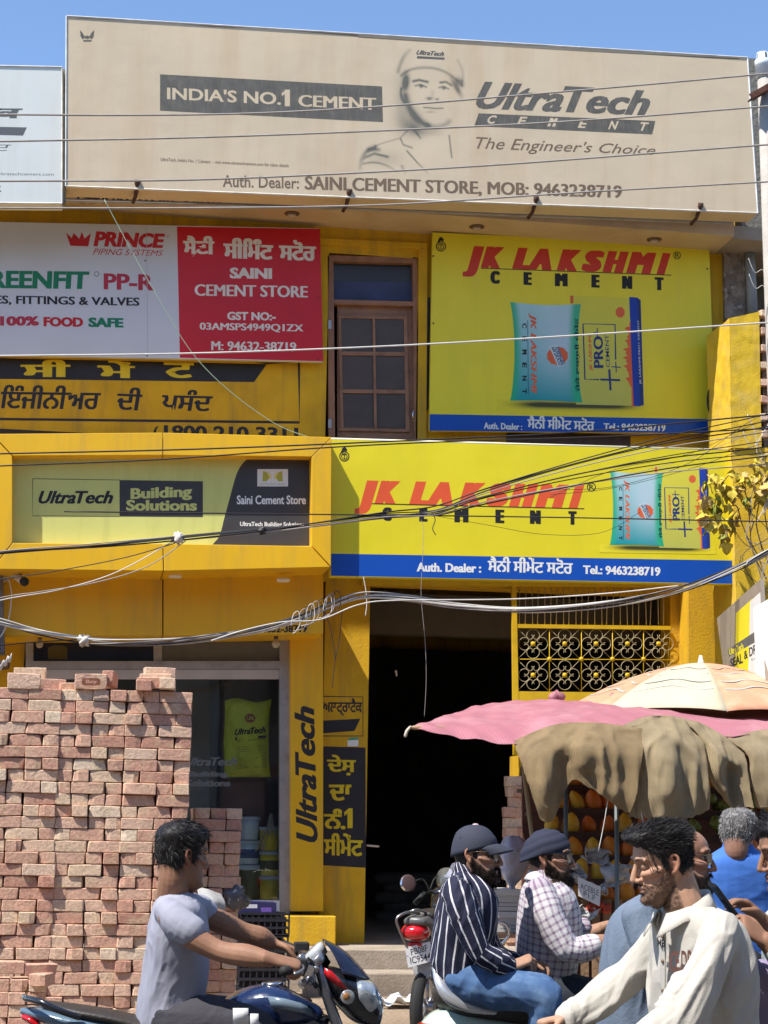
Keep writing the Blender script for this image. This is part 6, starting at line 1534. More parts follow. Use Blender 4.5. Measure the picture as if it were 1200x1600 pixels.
    v, fc = textmesh("ICE.DRAMA", .03, 0); mn = v.min(0); mx = v.max(0); V_ = []
    for x, y in v: u = .035+(x-mn[0])/(mx[0]-mn[0])*.15; V_.append(on_front(u, 1516-(y-mn[1])/(mx[1]-mn[1])*32-(u-.03)*60, .0155))
    mk('chest_lettering', V_, fc, M('print_brown', (.13, .055, .04), .8), t)
    v, fc = textmesh("MB", .03, 0); mn = v.min(0); mx = v.max(0)
    mk('chest_lettering', [on_front(-.02+(x-mn[0])*.03, 1478-(y-mn[1])*16, .017) for x, y in v], fc, BLK, t)
    tr = cloth('trousers_black', (.02, .02, .024)); trousers(t, d, J(1095, 1660), [([J(1090, 1670, -.1), J(980, 1690, -.2), J(985, 1900, -.2)], [.11, .085, .05]), ([J(1080, 1670, .1), J(960, 1690, .2), J(965, 1900, .2)], [.11, .085, .05])], tr)
front_man()

# -------- 5. man in slate blue shirt just behind him
def blue_grey_man():
    d = 6.35; J = lambda x, y, dd=0: D(x, y, d+dd)
    t = thing('person', 'balding bearded man in sunglasses and slate blue shirt, mostly hidden behind the nearest rider', 'person', J(1010, 1620))
    h = Head(J(1068, 1344), R(-22), R(2), 0, 1.0)
    mb = MB(); skull_parts(mb, h, J(1040, 1400), .06); limb(mb, [J(1030, 1440, .15), J(1090, 1520, .2)], [.045, .035]); limb(mb, [J(1000, 1440, -.15), J(1060, 1540, -.2)], [.045, .035])
    sect(mb, [(J(1030, 1410), Vector((0, .12, 0)), Vector((.06, 0, 0))), (J(1010, 1560), Vector((0, .13, 0)), Vector((.09, 0, 0)))], 16, 4)
    bd = lambda c, n: h.socket(c)+n*(beard_mask(h.local(c))*.012)[:, None]
    o, co, no = fuse('body', mb, .0042, SKM, t, 3, bd, skin_col(h, (.34, .18, .12), .95)); h.eyes(t)
    strands('beard_strand', co, no, beard_mask(h.local(co)) > .5, 1500, lambda p: np.full(len(p), .014), lambda p, n: n*.6+np.array(h.vec(.15, 0, -.8)), BEARDM, t, .0010, 3)
    hair(h, t, HAIRM, lambda l: np.full(len(l), .004), 6, hl=[-.075, -.068, -.052, -.03, .03, .04, .05, .07, .09, .12, .14, .15]); glasses(h, t)
    torso = [(1394, 1034, .055, .07), (1405, 1028, .08, .12), (1422, 1018, .11, .175), (1450, 1008, .126, .195), (1500, 1000, .132, .19), (1550, 995, .134, .18), (1610, 992, .134, .18)]
    garment(t, 'shirt', d, torso, 0, [([J(1000, 1430, -.14), J(1020, 1490, -.2), J(1060, 1535, -.2)], [.068, .062, .05]), ([J(1030, 1430, .14), J(1060, 1490, .2), J(1090, 1520, .2)], [.066, .06, .05])], cloth('shirt_slate', (.135, .17, .225)), .0055, 41, .006, fold=(.3, 0, 1))
    trousers(t, d, J(1000, 1630), [([J(1000, 1630, -.1), J(1100, 1650, -.2), J(1100, 1800, -.2)], [.11, .085, .05]), ([J(1000, 1630, .1), J(1100, 1650, .2), J(1100, 1800, .2)], [.11, .085, .05])], cloth('trousers_blue', (.09, .12, .19)), voxel=.009)
blue_grey_man()

# -------- 6. customer in the bright blue shirt
def blue_man():
    d = 8.8; J = lambda x, y, dd=0: D(x, y, d+dd)
    base = J(1160, 1500); base.z = 0
    t = thing('person', 'grey haired man in bright blue shirt seen from behind at the fruit stall', 'person', base)
    h = Head(J(1154, 1304), R(52), R(8), 0, 1.0)
    mb = MB(); skull_parts(mb, h, J(1155, 1350), .06); f, s = vec_h(R(80))
    sect(mb, [(J(1155, 1352), s*.12, f*.06), (J(1158, 1480), s*.13, f*.09)], 16, 4)
    limb(mb, [J(1110, 1372), J(1108, 1440, .05), J(1125, 1460, .3)], [.045, .04, .03]); limb(mb, [J(1206, 1378), J(1222, 1450), J(1212, 1465, .25)], [.045, .04, .03])
    hand(mb, J(1212, 1465, .25), f, (0, 0, -1), -s, (.4, .5, .3)); hand(mb, J(1125, 1460, .3), f, (0, 0, -1), s, (.4, .5, .3))
    o, co, no = fuse('body', mb, .0045, SKM, t, 3, lambda c, n: h.socket(c), skin_col(h, (.27, .14, .095), .1, .15)); h.eyes(t)
    _, hc, hn, l, mk_ = hair(h, t, GREYH, lambda l: .008+.006*sstep(.03, .09, l[:, 2]), 24, amp=.004, hl=[-.100, -.092, -.075, -.045, .020, .015, -.022, -.020, .030, .058, .074, .078])
    strands('hair_strand', hc, hn, mk_, 2600, lambda p: np.full(len(p), .014), lambda p, n: n*.4+np.array(h.vec(-.2, 0, -.7)), GREYH, t, .0012, 2)
    strands('hair_strand', hc, hn, mk_, 800, lambda p: np.full(len(p), .014), lambda p, n: n*.5+np.array(h.vec(-.2, 0, -.7)), M('white_hair', (.42, .41, .40), .5), t, .0013, 8)
    BS = cloth('shirt_blue', (.055, .16, .50), .8, .25, 150)
    torso = [(1325, 1153, .058, .075), (1333, 1154, .08, .12), (1348, 1156, .105, .19), (1378, 1158, .118, .225), (1415, 1159, .122, .218), (1460, 1159, .122, .20), (1500, 1159, .122, .195), (1535, 1159, .12, .195)]
    garment(t, 'shirt', d, torso, R(80), [([J(1108, 1366), J(1100, 1400), J(1104, 1432, .05)], [.072, .070, .066]), ([J(1208, 1372), J(1216, 1405), J(1220, 1440)], [.072, .070, .066])], BS, .0055, 51, .007, fold=(1, 0, .25))
    collar(t, J(1154, 1335), f, s, .066, BS, h=.03, drop=.03, open_=.3)
    J0 = lambda x, z, dd=0: Vector((J(x, 1500, dd).x, J(x, 1500, dd).y, z))
    trousers(t, d, J0(1159, .86), [([J0(1140, .84), J0(1140, .45), J0(1138, .1)], [.10, .075, .06]), ([J0(1178, .84), J0(1180, .45), J0(1182, .1)], [.10, .075, .06])], cloth('trousers_black', (.02, .02, .024)), voxel=.01)
    for x in (1138, 1182): shoe(t, J0(x, .045), f, M('shoe_dark'))
blue_man()

# -------- 7. man with the phone at the right edge
def phone_man():
    d = 5.9; J = lambda x, y, dd=0: D(x, y, d+dd)
    t = thing('person', 'man in pale checked shirt holding up a phone, cut by the right edge', 'person', J(1270, 1640))
    h = Head(J(1233, 1335), R(176), R(14), 0, 1.0)
    mb = MB(); skull_parts(mb, h, J(1262, 1405), .06); f, s = vec_h(R(200))
    sect(mb, [(J(1268, 1420), s*.12, f*.06), (J(1275, 1600), s*.13, f*.09)], 16, 4)
    limb(mb, [J(1262, 1450, -.17), J(1262, 1530, -.2), J(1222, 1488, -.22), J(1196, 1470, -.22)], [.05, .045, .044, .031]); limb(mb, [J(1262, 1440, .17), J(1245, 1510, .15), J(1190, 1440, -.02)], [.05, .044, .030])
    hand(mb, J(1196, 1470, -.22), (-.75, 0, .55), (-.35, .75, -.2), (.2, .6, .8), (.9, 1.1, .8), sc=1.0); hand(mb, J(1190, 1436, -.05), (-.72, -.1, .55), (-.55, 0, -.6), (0, -.9, .2), (.35, .6, .5))
    o, co, no = fuse('body', mb, .0038, SKM, t, 3, lambda c, n: h.socket(c)+n*(beard_mask(h.local(c))*.004)[:, None], skin_col(h, (.25, .13, .08), .6)); h.eyes(t)
    th = lambda l: .010+.018*sstep(.05, .1, l[:, 2])
    _, hc, hn, l, mk_ = hair(h, t, HAIRM, th, 34, amp=.005)
    strands('hair_strand', hc, hn, mk_, 2500, lambda p: np.full(len(p), .02), lambda p, n: n*.4+np.array(h.vec(.3, 0, .2)), HAIRM, t, .001, 2)
    sm = pat_mat('fine_check', (.60, .63, .60), (.16, .24, .22), .010, .3, 'check')
    torso = [(1405, 1262, .06, .075), (1420, 1264, .1, .14), (1445, 1268, .12, .2), (1500, 1272, .125, .2), (1560, 1275, .13, .19), (1640, 1275, .13, .19)]
    garment(t, 'shirt', d, torso, R(200), [([J(1258, 1440, -.17), J(1262, 1500, -.22), J(1240, 1512, -.22), J(1214, 1480, -.22)], [.075, .07, .062, .05]), ([J(1262, 1440, .15), J(1245, 1505, .15), J(1215, 1470, .05)], [.07, .06, .05])], sm, .006, 61, .006, uv=True)
    mb = MB(); limb(mb, [J(1240, 1560, -.1), J(1190, 1520, -.1), J(1184, 1570, -.1), J(1184, 1640, -.1)], [.08, .045, .05, .06]); fuse('draped_cloth', mb, .008, cloth('lavender_cloth', (.26, .22, .34)), t, 4, folds(3, .006))
    trousers(t, d, J(1275, 1660), [([J(1270, 1670, -.1), J(1200, 1660, -.2), J(1210, 1850, -.2)], [.11, .085, .05]), ([J(1260, 1670, .1), J(1190, 1660, .2), J(1200, 1850, .2)], [.11, .085, .05])], cloth('grid_trousers', (.06, .065, .09)), voxel=.01)
    ph = thing('mobile_phone', 'black mobile phone held up at the right edge of the photo', 'phone', J(1137, 1414, -.14))
    a, b_ = J(1113, 1381, -.16), J(1163, 1449, -.14); u = (b_-a).normalized(); v = Vector((.05, .98, .1)); v = (v-u*v.dot(u)).normalized(); w_ = u.cross(v)
    mb = MB(); L = (b_-a).length; rm = Matrix((u, v, w_)).transposed(); mb.box((a+b_)/2, (L, .075, .010), rm); o = mb.build('case', M('phone_black', (.012, .012, .014), .35), ph, bevel=.003)
    mb = MB(); mb.box((a+b_)/2-w_*.0058, (L*.94, .069, .001), rm); mb.build('screen', M('phone_screen', (.01, .01, .012), .05), ph)
    mb = MB(); mb.box(a+u*.02+w_*.006, (.028, .028, .003), rm); mb.build('camera_bump', M('phone_black'), ph)
phone_man()
# ------------------------------------------------------------------ fruit stall
YS = -5.0
stall = thing('fruit_stall', 'wooden fruit stall of slatted tiers in front of the gateway', 'stall', (P(1000, 1500, YS).x, YS+.6, 0))
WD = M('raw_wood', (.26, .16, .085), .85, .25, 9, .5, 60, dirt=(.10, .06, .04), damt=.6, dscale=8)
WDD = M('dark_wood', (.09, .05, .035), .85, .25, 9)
SX0, SX1 = P(884, 1400, YS).x, P(1330, 1400, YS).x
for k in range(26):
    x = SX0+.05+(SX1-SX0-.05)*k/25; m = MB(); zt_ = P(900, 1405, YS).z; m.box((x, YS+.0, zt_*.55), (.055, .018, zt_*.9)); m.build('slat', WD, stall)
tiers = []
for k in range(6):
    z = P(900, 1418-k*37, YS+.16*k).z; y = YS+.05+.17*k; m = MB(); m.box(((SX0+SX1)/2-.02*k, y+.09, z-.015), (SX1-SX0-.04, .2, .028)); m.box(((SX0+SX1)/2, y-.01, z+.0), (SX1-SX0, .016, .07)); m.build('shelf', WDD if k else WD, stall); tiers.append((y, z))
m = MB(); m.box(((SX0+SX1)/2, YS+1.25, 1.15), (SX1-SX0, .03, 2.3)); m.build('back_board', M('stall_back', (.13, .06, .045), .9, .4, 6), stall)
for x, y, Y0 in ((963, 1240, YS-.12), (884, 1240, YS-.05), (1070, 1235, YS-.1), (1190, 1200, YS-.1)):
    a = P(x, y, Y0); a.z += .25; m = MB(); m.tube([a, Vector((a.x, a.y, 0))], .016, 8); m.build('post', M('post_grey', (.10, .12, .12), .5, .2), stall)
def fruit_mesh(kind, mats):
    mb = MB()
    prof = [(0, .008), (.012, .03), (.04, .052), (.08, .060), (.12, .054), (.155, .036), (.175, .014), (.18, .004)] if kind == 0 else [(0, .01), (.01, .025), (.03, .036), (.055, .036), (.07, .022), (.076, .004)]
    mb.lathe((0, 0, -.09 if kind == 0 else -.038), (0, 0, 1), prof, 14); me = bpy.data.meshes.new('fruit'); me.from_pydata([tuple(v) for v in mb.v], [], mb.f); me.shade_smooth(); me.materials.append(mats); return me
PAP = [fruit_mesh(0, M('papaya_orange', (.80, .27, .02), .5, .2, 9, dirt=(.50, .36, .03), damt=.8, dscale=9)), fruit_mesh(0, M('papaya_yellow', (.78, .42, .025), .5, .2, 9, dirt=(.20, .24, .03), damt=.8, dscale=7)), fruit_mesh(0, M('papaya_deep', (.72, .18, .02), .5, .2, 9, dirt=(.55, .3, .03), damt=.6, dscale=9))]
GRN = fruit_mesh(1, M('green_fruit', (.16, .20, .035), .5, .3, 20)); RDF = fruit_mesh(1, M('red_fruit', (.42, .05, .02), .4, .3, 20))
random.seed(31)
def fruit(me, p, rx, ry, rz, sc, nm, lb, ct, gp):
    o = bpy.data.objects.new(nm, me); C.objects.link(o); o.location = p; o.rotation_euler = (rx, ry, rz); o.scale = (sc, sc, sc*random.uniform(.9, 1.15)); setp(o, lb, ct, gp); return o
for k, (y, z) in enumerate(tiers):
    x = SX0+.07
    while x < SX1-.3:
        px = proj((x, y, z))[0]
        if px < 1045 or random.random() < .5:
            pm = random.choice(PAP); fruit(pm, (x, y+.07+random.uniform(-.01, .02), z+.082), R(random.uniform(-25, 12)), R(random.uniform(-18, 18)), random.uniform(0, 6), random.uniform(.85, 1.1), 'papaya', {'papaya_orange': 'orange', 'papaya_yellow': 'yellow green', 'papaya_deep': 'deep orange'}[pm.materials[0].name]+' papaya on the '+['lowest tier', 'second tier from the bottom', 'third tier from the bottom', 'fourth tier from the bottom', 'fifth tier from the bottom', 'topmost tier'][k]+' of the fruit stall', 'papaya', 'papayas on the tiers of the fruit stall')
        x += random.uniform(.115, .15)
for k in range(46):
    t_ = random.choice(tiers[3:]); px_ = random.uniform(1080, 1185); x = P(px_, 1250, t_[0]).x
    fruit(GRN, (x, t_[0]+random.uniform(-.02, .1), t_[1]+.05+random.uniform(0, .09)), random.random()*3, random.random()*3, 0, 1.1, 'green_fruit', 'small green fruit heaped under the burlap on the right of the stall', 'fruit', 'green fruit heaped on the stall')
for k in range(14):
    x = P(random.uniform(915, 950), 1400, YS).x; fruit(RDF, (x, YS-.03, tiers[0][1]+random.uniform(-.02, .03)), 1, 1, 0, .62, 'red_fruit', 'tiny red fruit along the front edge of the stall', 'fruit', 'red fruit at the stall edge')
# paper linings
PPR = M('news_lining', (.48, .46, .44), .9, .1, 4, speck=((.1, .1, .1), 120, .8))
for k, (x0, x1, y0, y1) in enumerate(((888, 914, 1352, 1378), (912, 950, 1330, 1352), (945, 985, 1352, 1385), (925, 945, 1378, 1402), (850, 885, 1310, 1360), (900, 930, 1418, 1440))):
    m = MB(); yy = YS-.07; g_ = [[P(x0+(x1-x0)*i/8, y0+(y1-y0)*j/8, yy+(.10*(7-k) if k == 1 else 0)*.2) for i in range(9)] for j in range(9)]
    for j, r in enumerate(g_):
        for i, p in enumerate(r): p += Vector((fbm([i*.4, j*.4, k*3], 2, 1)*.03, fbm([i*.5, j*.5, k*5+9], 2, 2)*.045, fbm([i*.5, j*.4, k*7], 2, 3)*.03))
    m.grid(g_); setp(m.build('newspaper', PPR, solid=.002), ['crumpled newspaper under the papayas at the left post of the stall', 'torn newspaper between the upper papayas behind the lettered card', 'newspaper sheet beside the grey post of the stall', 'small newspaper scrap above the red fruit', 'hanging newspaper at the left end of the stall', 'newspaper scrap under the lettered card'][k], 'newspaper')
cs = thing('price_card', 'white card with handwritten letters propped on the front of the stall', 'card', P(922, 1412, YS-.1)); 
q = [(903, 1370), (939, 1386), (937, 1416), (904, 1400)]; prism('card', q, YS-.13, YS-.125, M('card_white2', (.62, .60, .58), .8), cs); cp_ = Print(cs, YS-.13)
cp_.text("ACEBLE", [(907, 1388), (935, 1400), (936, 1391), (907, 1379)], BLK); cp_.text("P1.F", [(912, 1400), (930, 1408), (930, 1400), (912, 1392)], BLK)
# awning sheet, burlap, umbrella
def weave(name, col, sc, dcol):
    m = M(name, col, .95, .12, 8, .5, 120, dirt=dcol, damt=.5, dscale=6); n = m.node_tree.nodes; L = m.node_tree.links; b = n['Principled BSDF']
    tc = n.new('ShaderNodeTexCoord'); mx = None
    for d in ('X', 'Z'):
        w_ = n.new('ShaderNodeTexWave'); w_.wave_type = 'BANDS'; w_.bands_direction = d; w_.inputs['Scale'].default_value = sc*1.7; w_.inputs['Distortion'].default_value = 1.2; w_.inputs['Detail'].default_value = 1; L.new(tc.outputs['Object'], w_.inputs['Vector'])
        if mx is None: mx = w_.outputs['Fac']
        else: a = n.new('ShaderNodeMath'); a.operation = 'MULTIPLY'; L.new(mx, a.inputs[0]); L.new(w_.outputs['Fac'], a.inputs[1]); mx = a.outputs[0]
    bp = n.new('ShaderNodeBump'); bp.inputs['Distance'].default_value = .014; bp.inputs['Strength'].default_value = .9; L.new(mx, bp.inputs['Height']); L.new(bp.outputs[0], b.inputs['Normal'])
    src = b.inputs['Base Color'].links[0].from_socket; mr = n.new('ShaderNodeMapRange'); mr.inputs['To Min'].default_value = .72; mr.inputs['To Max'].default_value = 1.15; L.new(mx, mr.inputs['Value']); sv = n.new('ShaderNodeVectorMath'); sv.operation = 'SCALE'; L.new(src, sv.inputs[0]); L.new(mr.outputs[0], sv.inputs['Scale']); L.new(sv.outputs[0], b.inputs['Base Color']); return m
BUR = weave('burlap', (.47, .33, .17), 26, (.24, .17, .09)); BUR2 = weave('burlap_light', (.53, .41, .24), 26, (.33, .25, .15))
def cloth_sheet(name, label, cat, grid, mat, seed, amp=.03, ku=14, group=None, parent=None):
    g_ = bic([[P(*p) for p in r] for r in grid], ku, ku); nr, nc = len(g_), len(g_[0])
    for i, r in enumerate(g_):
        for j, p in enumerate(r):
            q = np.array(p); e = (1-abs(vnoise(q*np.array((9, 9, 2.2))+seed, seed))*2.4)*amp+(1-abs(vnoise(q*np.array((19, 19, 6))+seed, seed+2))*2.6)*amp*.26; p.y -= e; p.x += fbm(q*6, 2, seed+7)*amp*.4
            if i == nr-1 or j in (0, nc-1): p.z += vnoise(q*45, seed+9)*.014
    m = MB(); m.grid(g_); o = m.build(name, mat, parent, solid=.004); return setp(o, label, cat, group) if parent is None else o
cloth_sheet('burlap_sack', 'dark burlap sack hanging from the left end of the stall awning with two pointed tips', 'burlap sack', [
 [(803, 1158, -5.3), (840, 1141, -5.3), (875, 1131, -5.3), (920, 1129, -5.35), (965, 1133, -5.35), (1008, 1139, -5.4)], [(813, 1190, -5.42), (845, 1176, -5.5), (880, 1164, -5.44), (920, 1165, -5.56), (962, 1171, -5.54), (1003, 1180, -5.52)],
 [(825, 1225, -5.45), (852, 1218, -5.56), (884, 1192, -5.42), (915, 1193, -5.56), (955, 1210, -5.55), (997, 1225, -5.55)], [(835, 1256, -5.45), (856, 1254, -5.52), (884, 1208, -5.42), (915, 1214, -5.5), (950, 1236, -5.55), (991, 1253, -5.55)],
 [(843, 1281, -5.42), (866, 1281, -5.45), (890, 1222, -5.42), (918, 1230, -5.48), (950, 1251, -5.52), (985, 1272, -5.52)]], BUR, 4, .018)
cloth_sheet('burlap_sack', 'pale burlap sack, centre of the row hanging from the stall awning', 'burlap sack', [
 [(975, 1133, -5.32), (1005, 1121, -5.3), (1035, 1118, -5.3), (1068, 1124, -5.32), (1098, 1152, -5.36)], [(985, 1170, -5.45), (1010, 1166, -5.5), (1040, 1165, -5.56), (1072, 1168, -5.5), (1103, 1184, -5.46)],
 [(984, 1222, -5.42), (1010, 1222, -5.5), (1045, 1220, -5.62), (1075, 1222, -5.55), (1106, 1222, -5.5)], [(980, 1277, -5.4), (1010, 1279, -5.46), (1045, 1278, -5.55), (1076, 1279, -5.5), (1107, 1264, -5.46)]], BUR2, 14, .028)
cloth_sheet('burlap_sack', 'twisted burlap sack trailing to a point right of the pale one on the stall', 'burlap sack', [
 [(1062, 1121, -5.26), (1095, 1130, -5.26), (1130, 1150, -5.28), (1158, 1172, -5.3)], [(1100, 1162, -5.4), (1118, 1172, -5.5), (1142, 1186, -5.44), (1166, 1196, -5.4)],
 [(1106, 1205, -5.4), (1126, 1214, -5.5), (1140, 1205, -5.38), (1172, 1226, -5.44)], [(1122, 1238, -5.36), (1146, 1264, -5.42), (1142, 1262, -5.36), (1178, 1262, -5.44)]], BUR2, 24, .022)
cloth_sheet('burlap_sack', 'burlap sack at the right edge of the stall awning above the blue shirt', 'burlap sack', [
 [(1130, 1150, -5.24), (1160, 1146, -5.24), (1200, 1140, -5.24), (1300, 1140, -5.24)], [(1165, 1180, -5.36), (1185, 1185, -5.42), (1215, 1180, -5.4), (1300, 1180, -5.38)], [(1172, 1225, -5.36), (1195, 1228, -5.44), (1225, 1225, -5.4), (1300, 1225, -5.36)], [(1180, 1262, -5.34), (1200, 1262, -5.4), (1230, 1262, -5.38), (1300, 1262, -5.34)]], BUR2, 34, .022)
def tarp_mat():
    m = M('tarp_pink', (.33, .105, .135), .65, .10, 5, dirt=(.42, .24, .25), damt=.6, dscale=2.5); n = m.node_tree.nodes; L = m.node_tree.links; b = n['Principled BSDF']
    tc = n.new('ShaderNodeTexCoord'); w_ = n.new('ShaderNodeTexWave'); w_.bands_direction = 'X'; w_.inputs['Scale'].default_value = 16; w_.inputs['Distortion'].default_value = .6; L.new(tc.outputs['Object'], w_.inputs['Vector'])
    src = b.inputs['Base Color'].links[0].from_socket; mx = n.new('ShaderNodeMix'); mx.data_type = 'RGBA'; f = n.new('ShaderNodeMath'); f.operation = 'MULTIPLY'; f.inputs[1].default_value = .35; L.new(w_.outputs['Fac'], f.inputs[0]); L.new(f.outputs[0], mx.inputs['Factor']); L.new(src, mx.inputs['A']); mx.inputs['B'].default_value = (.46, .25, .27, 1); L.new(mx.outputs['Result'], b.inputs['Base Color'])
    b.inputs['Subsurface Weight'].default_value = 0; return m
TP = tarp_mat()
tpt = thing('stall_awning', 'faded pink striped sheet stretched as an awning over the fruit stall', 'awning', P(1000, 1150, -4.8))
g_ = [bic([[P(*p) for p in r] for r in (
 [(648, 1134, -4.9), (700, 1118, -4.3), (760, 1103, -3.9), (870, 1097, -3.8), (960, 1098, -3.8), (1100, 1103, -3.8), (1300, 1112, -3.8)],
 [(643, 1136, -5.0), (700, 1122, -4.6), (770, 1110, -4.4), (870, 1103, -4.3), (960, 1104, -4.3), (1100, 1112, -4.3), (1300, 1122, -4.3)],
 [(641, 1138, -5.05), (700, 1137, -5.0), (775, 1135, -4.95), (870, 1120, -4.9), (960, 1116, -4.9), (1100, 1125, -4.9), (1300, 1135, -4.9)],
 [(640, 1139, -5.1), (700, 1147, -5.2), (800, 1163, -5.35), (880, 1150, -5.28), (970, 1138, -5.28), (1100, 1150, -5.28), (1300, 1158, -5.28)])], 9, 9)]
for r in [r for gg in g_ for r in gg]:
    for p in r: p.z += fbm(np.array(p)*np.array((4, 2, 2)), 3, 5)*.022+.006*math.sin(p.x*30+2*math.sin(p.y*5))
m = MB(); m.grid(g_[0]); m.build('sheet', TP, tpt, solid=.003)
for x, y, Y0 in ((869, 1091, -3.95), (958, 1095, -3.95)):
    m = MB(); c = P(x, y, Y0); g2 = []
    for i in range(13):
        g2.append([c+Vector((math.cos(a)*math.sin(v)*.055, math.sin(a)*math.sin(v)*.05, math.cos(v)*.05))*(1+.4*fbm([math.cos(a)*2, math.sin(a)*2, v*2+x], 3, 2)) for a in np.linspace(0, 2*math.pi, 17) for v in [i/12*math.pi]])
    m.grid(g2); m.build('knot', TP, tpt)
m = MB(); m.tube(crom([P(642, 1136, -5.05), P(636, 1142, -5.07), P(633, 1152, -5.07)], 4), [.012]*8+[.006], 6); m.build('pole_tip', M('pole_tip', (.5, .45, .35), .8), tpt)
m = MB(); m.tube(crom([P(645, 1137, -5.02), P(800, 1135, -4.6), P(1000, 1120, -4.3), P(1300, 1120, -4.2)], 6), .014, 6); m.build('bamboo_rib', M('bamboo', (.35, .25, .12), .7), tpt)
for x in (812, 1150):
    a = P(x, 1150, -4.9); m = MB(); m.tube([a, Vector((a.x+.35, a.y+.3, 0))], .016, 8); m.build('bamboo_post', M('bamboo'), tpt)
# thin strings hanging below the awning
for lb, p in (('long thin string hanging left of the grey post before the papayas', [(955, 1215, -5.5), (945, 1280, -5.5), (935, 1330, -5.5)]), ('short thin string hanging from the pale burlap sack', [(1002, 1270, -5.5), (1006, 1300, -5.5), (1000, 1330, -5.5)])):
    wire(p, .003, 'w', lb, -5.5, group='strings on the stall', k=4)
# umbrella
um = thing('parasol', 'large cream and peach umbrella standing behind the pink awning', 'umbrella', Vector((P(1095, 1032, -3.6).x, -3.6, 0)))
ap = P(1095, 1036, -3.6); RU = 1.22; NP = 8
CRM = M('umbrella_cream', (.50, .44, .30), .8, .06, 4, dirt=(.40, .40, .33), damt=.5, dscale=4); PCH = M('umbrella_peach', (.56, .26, .15), .8, .07, 4, dirt=(.60, .48, .35), damt=.4, dscale=4)
def upt(a, r): return ap+Vector((math.cos(a)*r*RU, math.sin(a)*r*RU, -.50*(r**1.7)*RU*.72-.02*r))
a0 = R(-101)
for k in range(NP):
    g2 = []
    for i in range(15):
        r = i/14; row = []
        for j in range(11):
            u = j/10; a = a0+(k+u)*2*math.pi/NP; cr = math.cos((u-.5)*2*math.pi/NP)/math.cos(math.pi/NP); rr = r*math.cos(math.pi/NP)/math.cos((u-.5)*2*math.pi/NP)
            p = upt(a, rr); p.z -= .035*r*math.sin(math.pi*u)*(1-.3*r)+.006*math.sin(r*21+k)*math.sin(math.pi*u); row.append(p)
        g2.append(row)
    m = MB(); m.grid(g2); o = m.build('canopy_panel', CRM if k % 2 else PCH, um, solid=.002)
    m = MB(); m.tube([upt(a0+k*2*math.pi/NP, i/10)-Vector((0, 0, .006)) for i in range(11)], .004, 5); m.build('rib', M('rib_steel', (.4, .4, .4), .4, metal=.6), um)
    # printed wavy lines on each panel
    for q in (.32, .46, .60, .72):
        m = MB(); m.grid([[upt(a0+(k+u)*2*math.pi/NP, (q+dq+.03*math.sin(u*9+k))*math.cos(math.pi/NP)/math.cos((u-.5)*2*math.pi/NP))+Vector((0, 0, .0045-(.035*(q)*math.sin(math.pi*u)*(1-.3*q)))) for u in np.linspace(.06, .94, 15)] for dq in (0, .018)]); m.build('printed_line', M('umbrella_grey', (.36, .37, .33), .8), um)
m = MB(); m.lathe(ap-Vector((0, 0, .01)), (0, 0, 1), [(0, .03), (.02, .024), (.05, .016), (.07, .012)], 10); m.build('finial', M('finial_white', (.75, .75, .72), .4), um)
m = MB(); m.tube([ap, Vector((ap.x, ap.y, .05))], .018, 8); m.build('shaft', M('rib_steel'), um)
m = MB(); m.lathe((ap.x, ap.y, 0), (0, 0, 1), [(0, .2), (.08, .2), (.1, .05)], 16); m.build('base', CONC, um)
# red bricks and dark things at the left side of the stall, boxes and bag in the gateway
YOFF = .45
bs = thing('brick_pile', 'few orange bricks stacked in shade beside the lettered yellow pillar', 'brick pile', P(802, 1500, -.6))
random.seed(3)
for k in range(17):
    z = P(802, 1480-k*16.2, -.4).z
    for j in range(2 if k % 2 else 1):
        o = bpy.data.objects.new('brick', random.choice(BM)); C.objects.link(o); o.parent = bs; o.matrix_parent_inverse = Matrix.Translation(bs.location).inverted()
        o.matrix_basis = Matrix.Translation((P(803+j*13-6*(k % 2), 1400, -.4).x+random.uniform(-.02, .02), -.4+YOFF+random.uniform(-.02, .02), z)) @ Matrix.Rotation(random.uniform(-.1, .1)+(math.pi/2 if k % 2 else 0), 4, 'Z') @ Matrix.Diagonal((.75, 1, 1.25, 1))
YOFF = 0
def carton(label, x0, x1, y0, y1, Y):
    t = thing('carton', label, 'box', P((x0+x1)/2, y1, Y), 'white boxes stacked in the gateway'); prism('box_body', [(x0, y0), (x1, y0+1), (x1, y1), (x0, y1-1)], Y, Y+.35, M('carton_white', (.52, .49, .46), .8, .08, 6, dirt=(.3, .27, .24), damt=.4, dscale=6), t, bevel=.006)
    prism('lid', [(x0-1, y0-7), (x1+1, y0-6), (x1+1, y0+4), (x0-1, y0+3)], Y-.008, Y+.358, M('carton_lid', (.58, .56, .53), .8), t, bevel=.004)
    q = Print(t, Y); q.text("FRESH", (x0+4, y1-8, x0+20, y1-8, 8), GREY); 
    for i in range(2): q.line('printed_line', [(x0+26, y0+14+i*6), (x1-6, y0+15+i*6)], 1, GREY)
carton('upper white box with printing stacked in the gateway behind the riders', 752, 816, 1396, 1424, -4.6); carton('lower white box with printing stacked in the gateway behind the riders', 756, 816, 1431, 1458, -4.6)
bt_ = thing('box_bench', 'low dark bench under the white boxes behind the riders', 'bench', P(785, 1500, -4.5)); prism('bench_top', [(745, 1458), (830, 1459), (830, 1466), (745, 1465)], -4.7, -4.2, WDD, bt_); 
for x in (750, 822): 
    a = P(x, 1466, -4.45); m = MB(); m.box((a.x, a.y, a.z/2), (.05, .05, a.z)); m.build('leg', WDD, bt_)
pg = thing('plastic_sack', 'translucent white plastic sack standing by the lettered yellow pillar', 'plastic sack', P(798, 1390, -4.5)); m = MB(); g2 = []
c0 = P(800, 1350, -4.45)
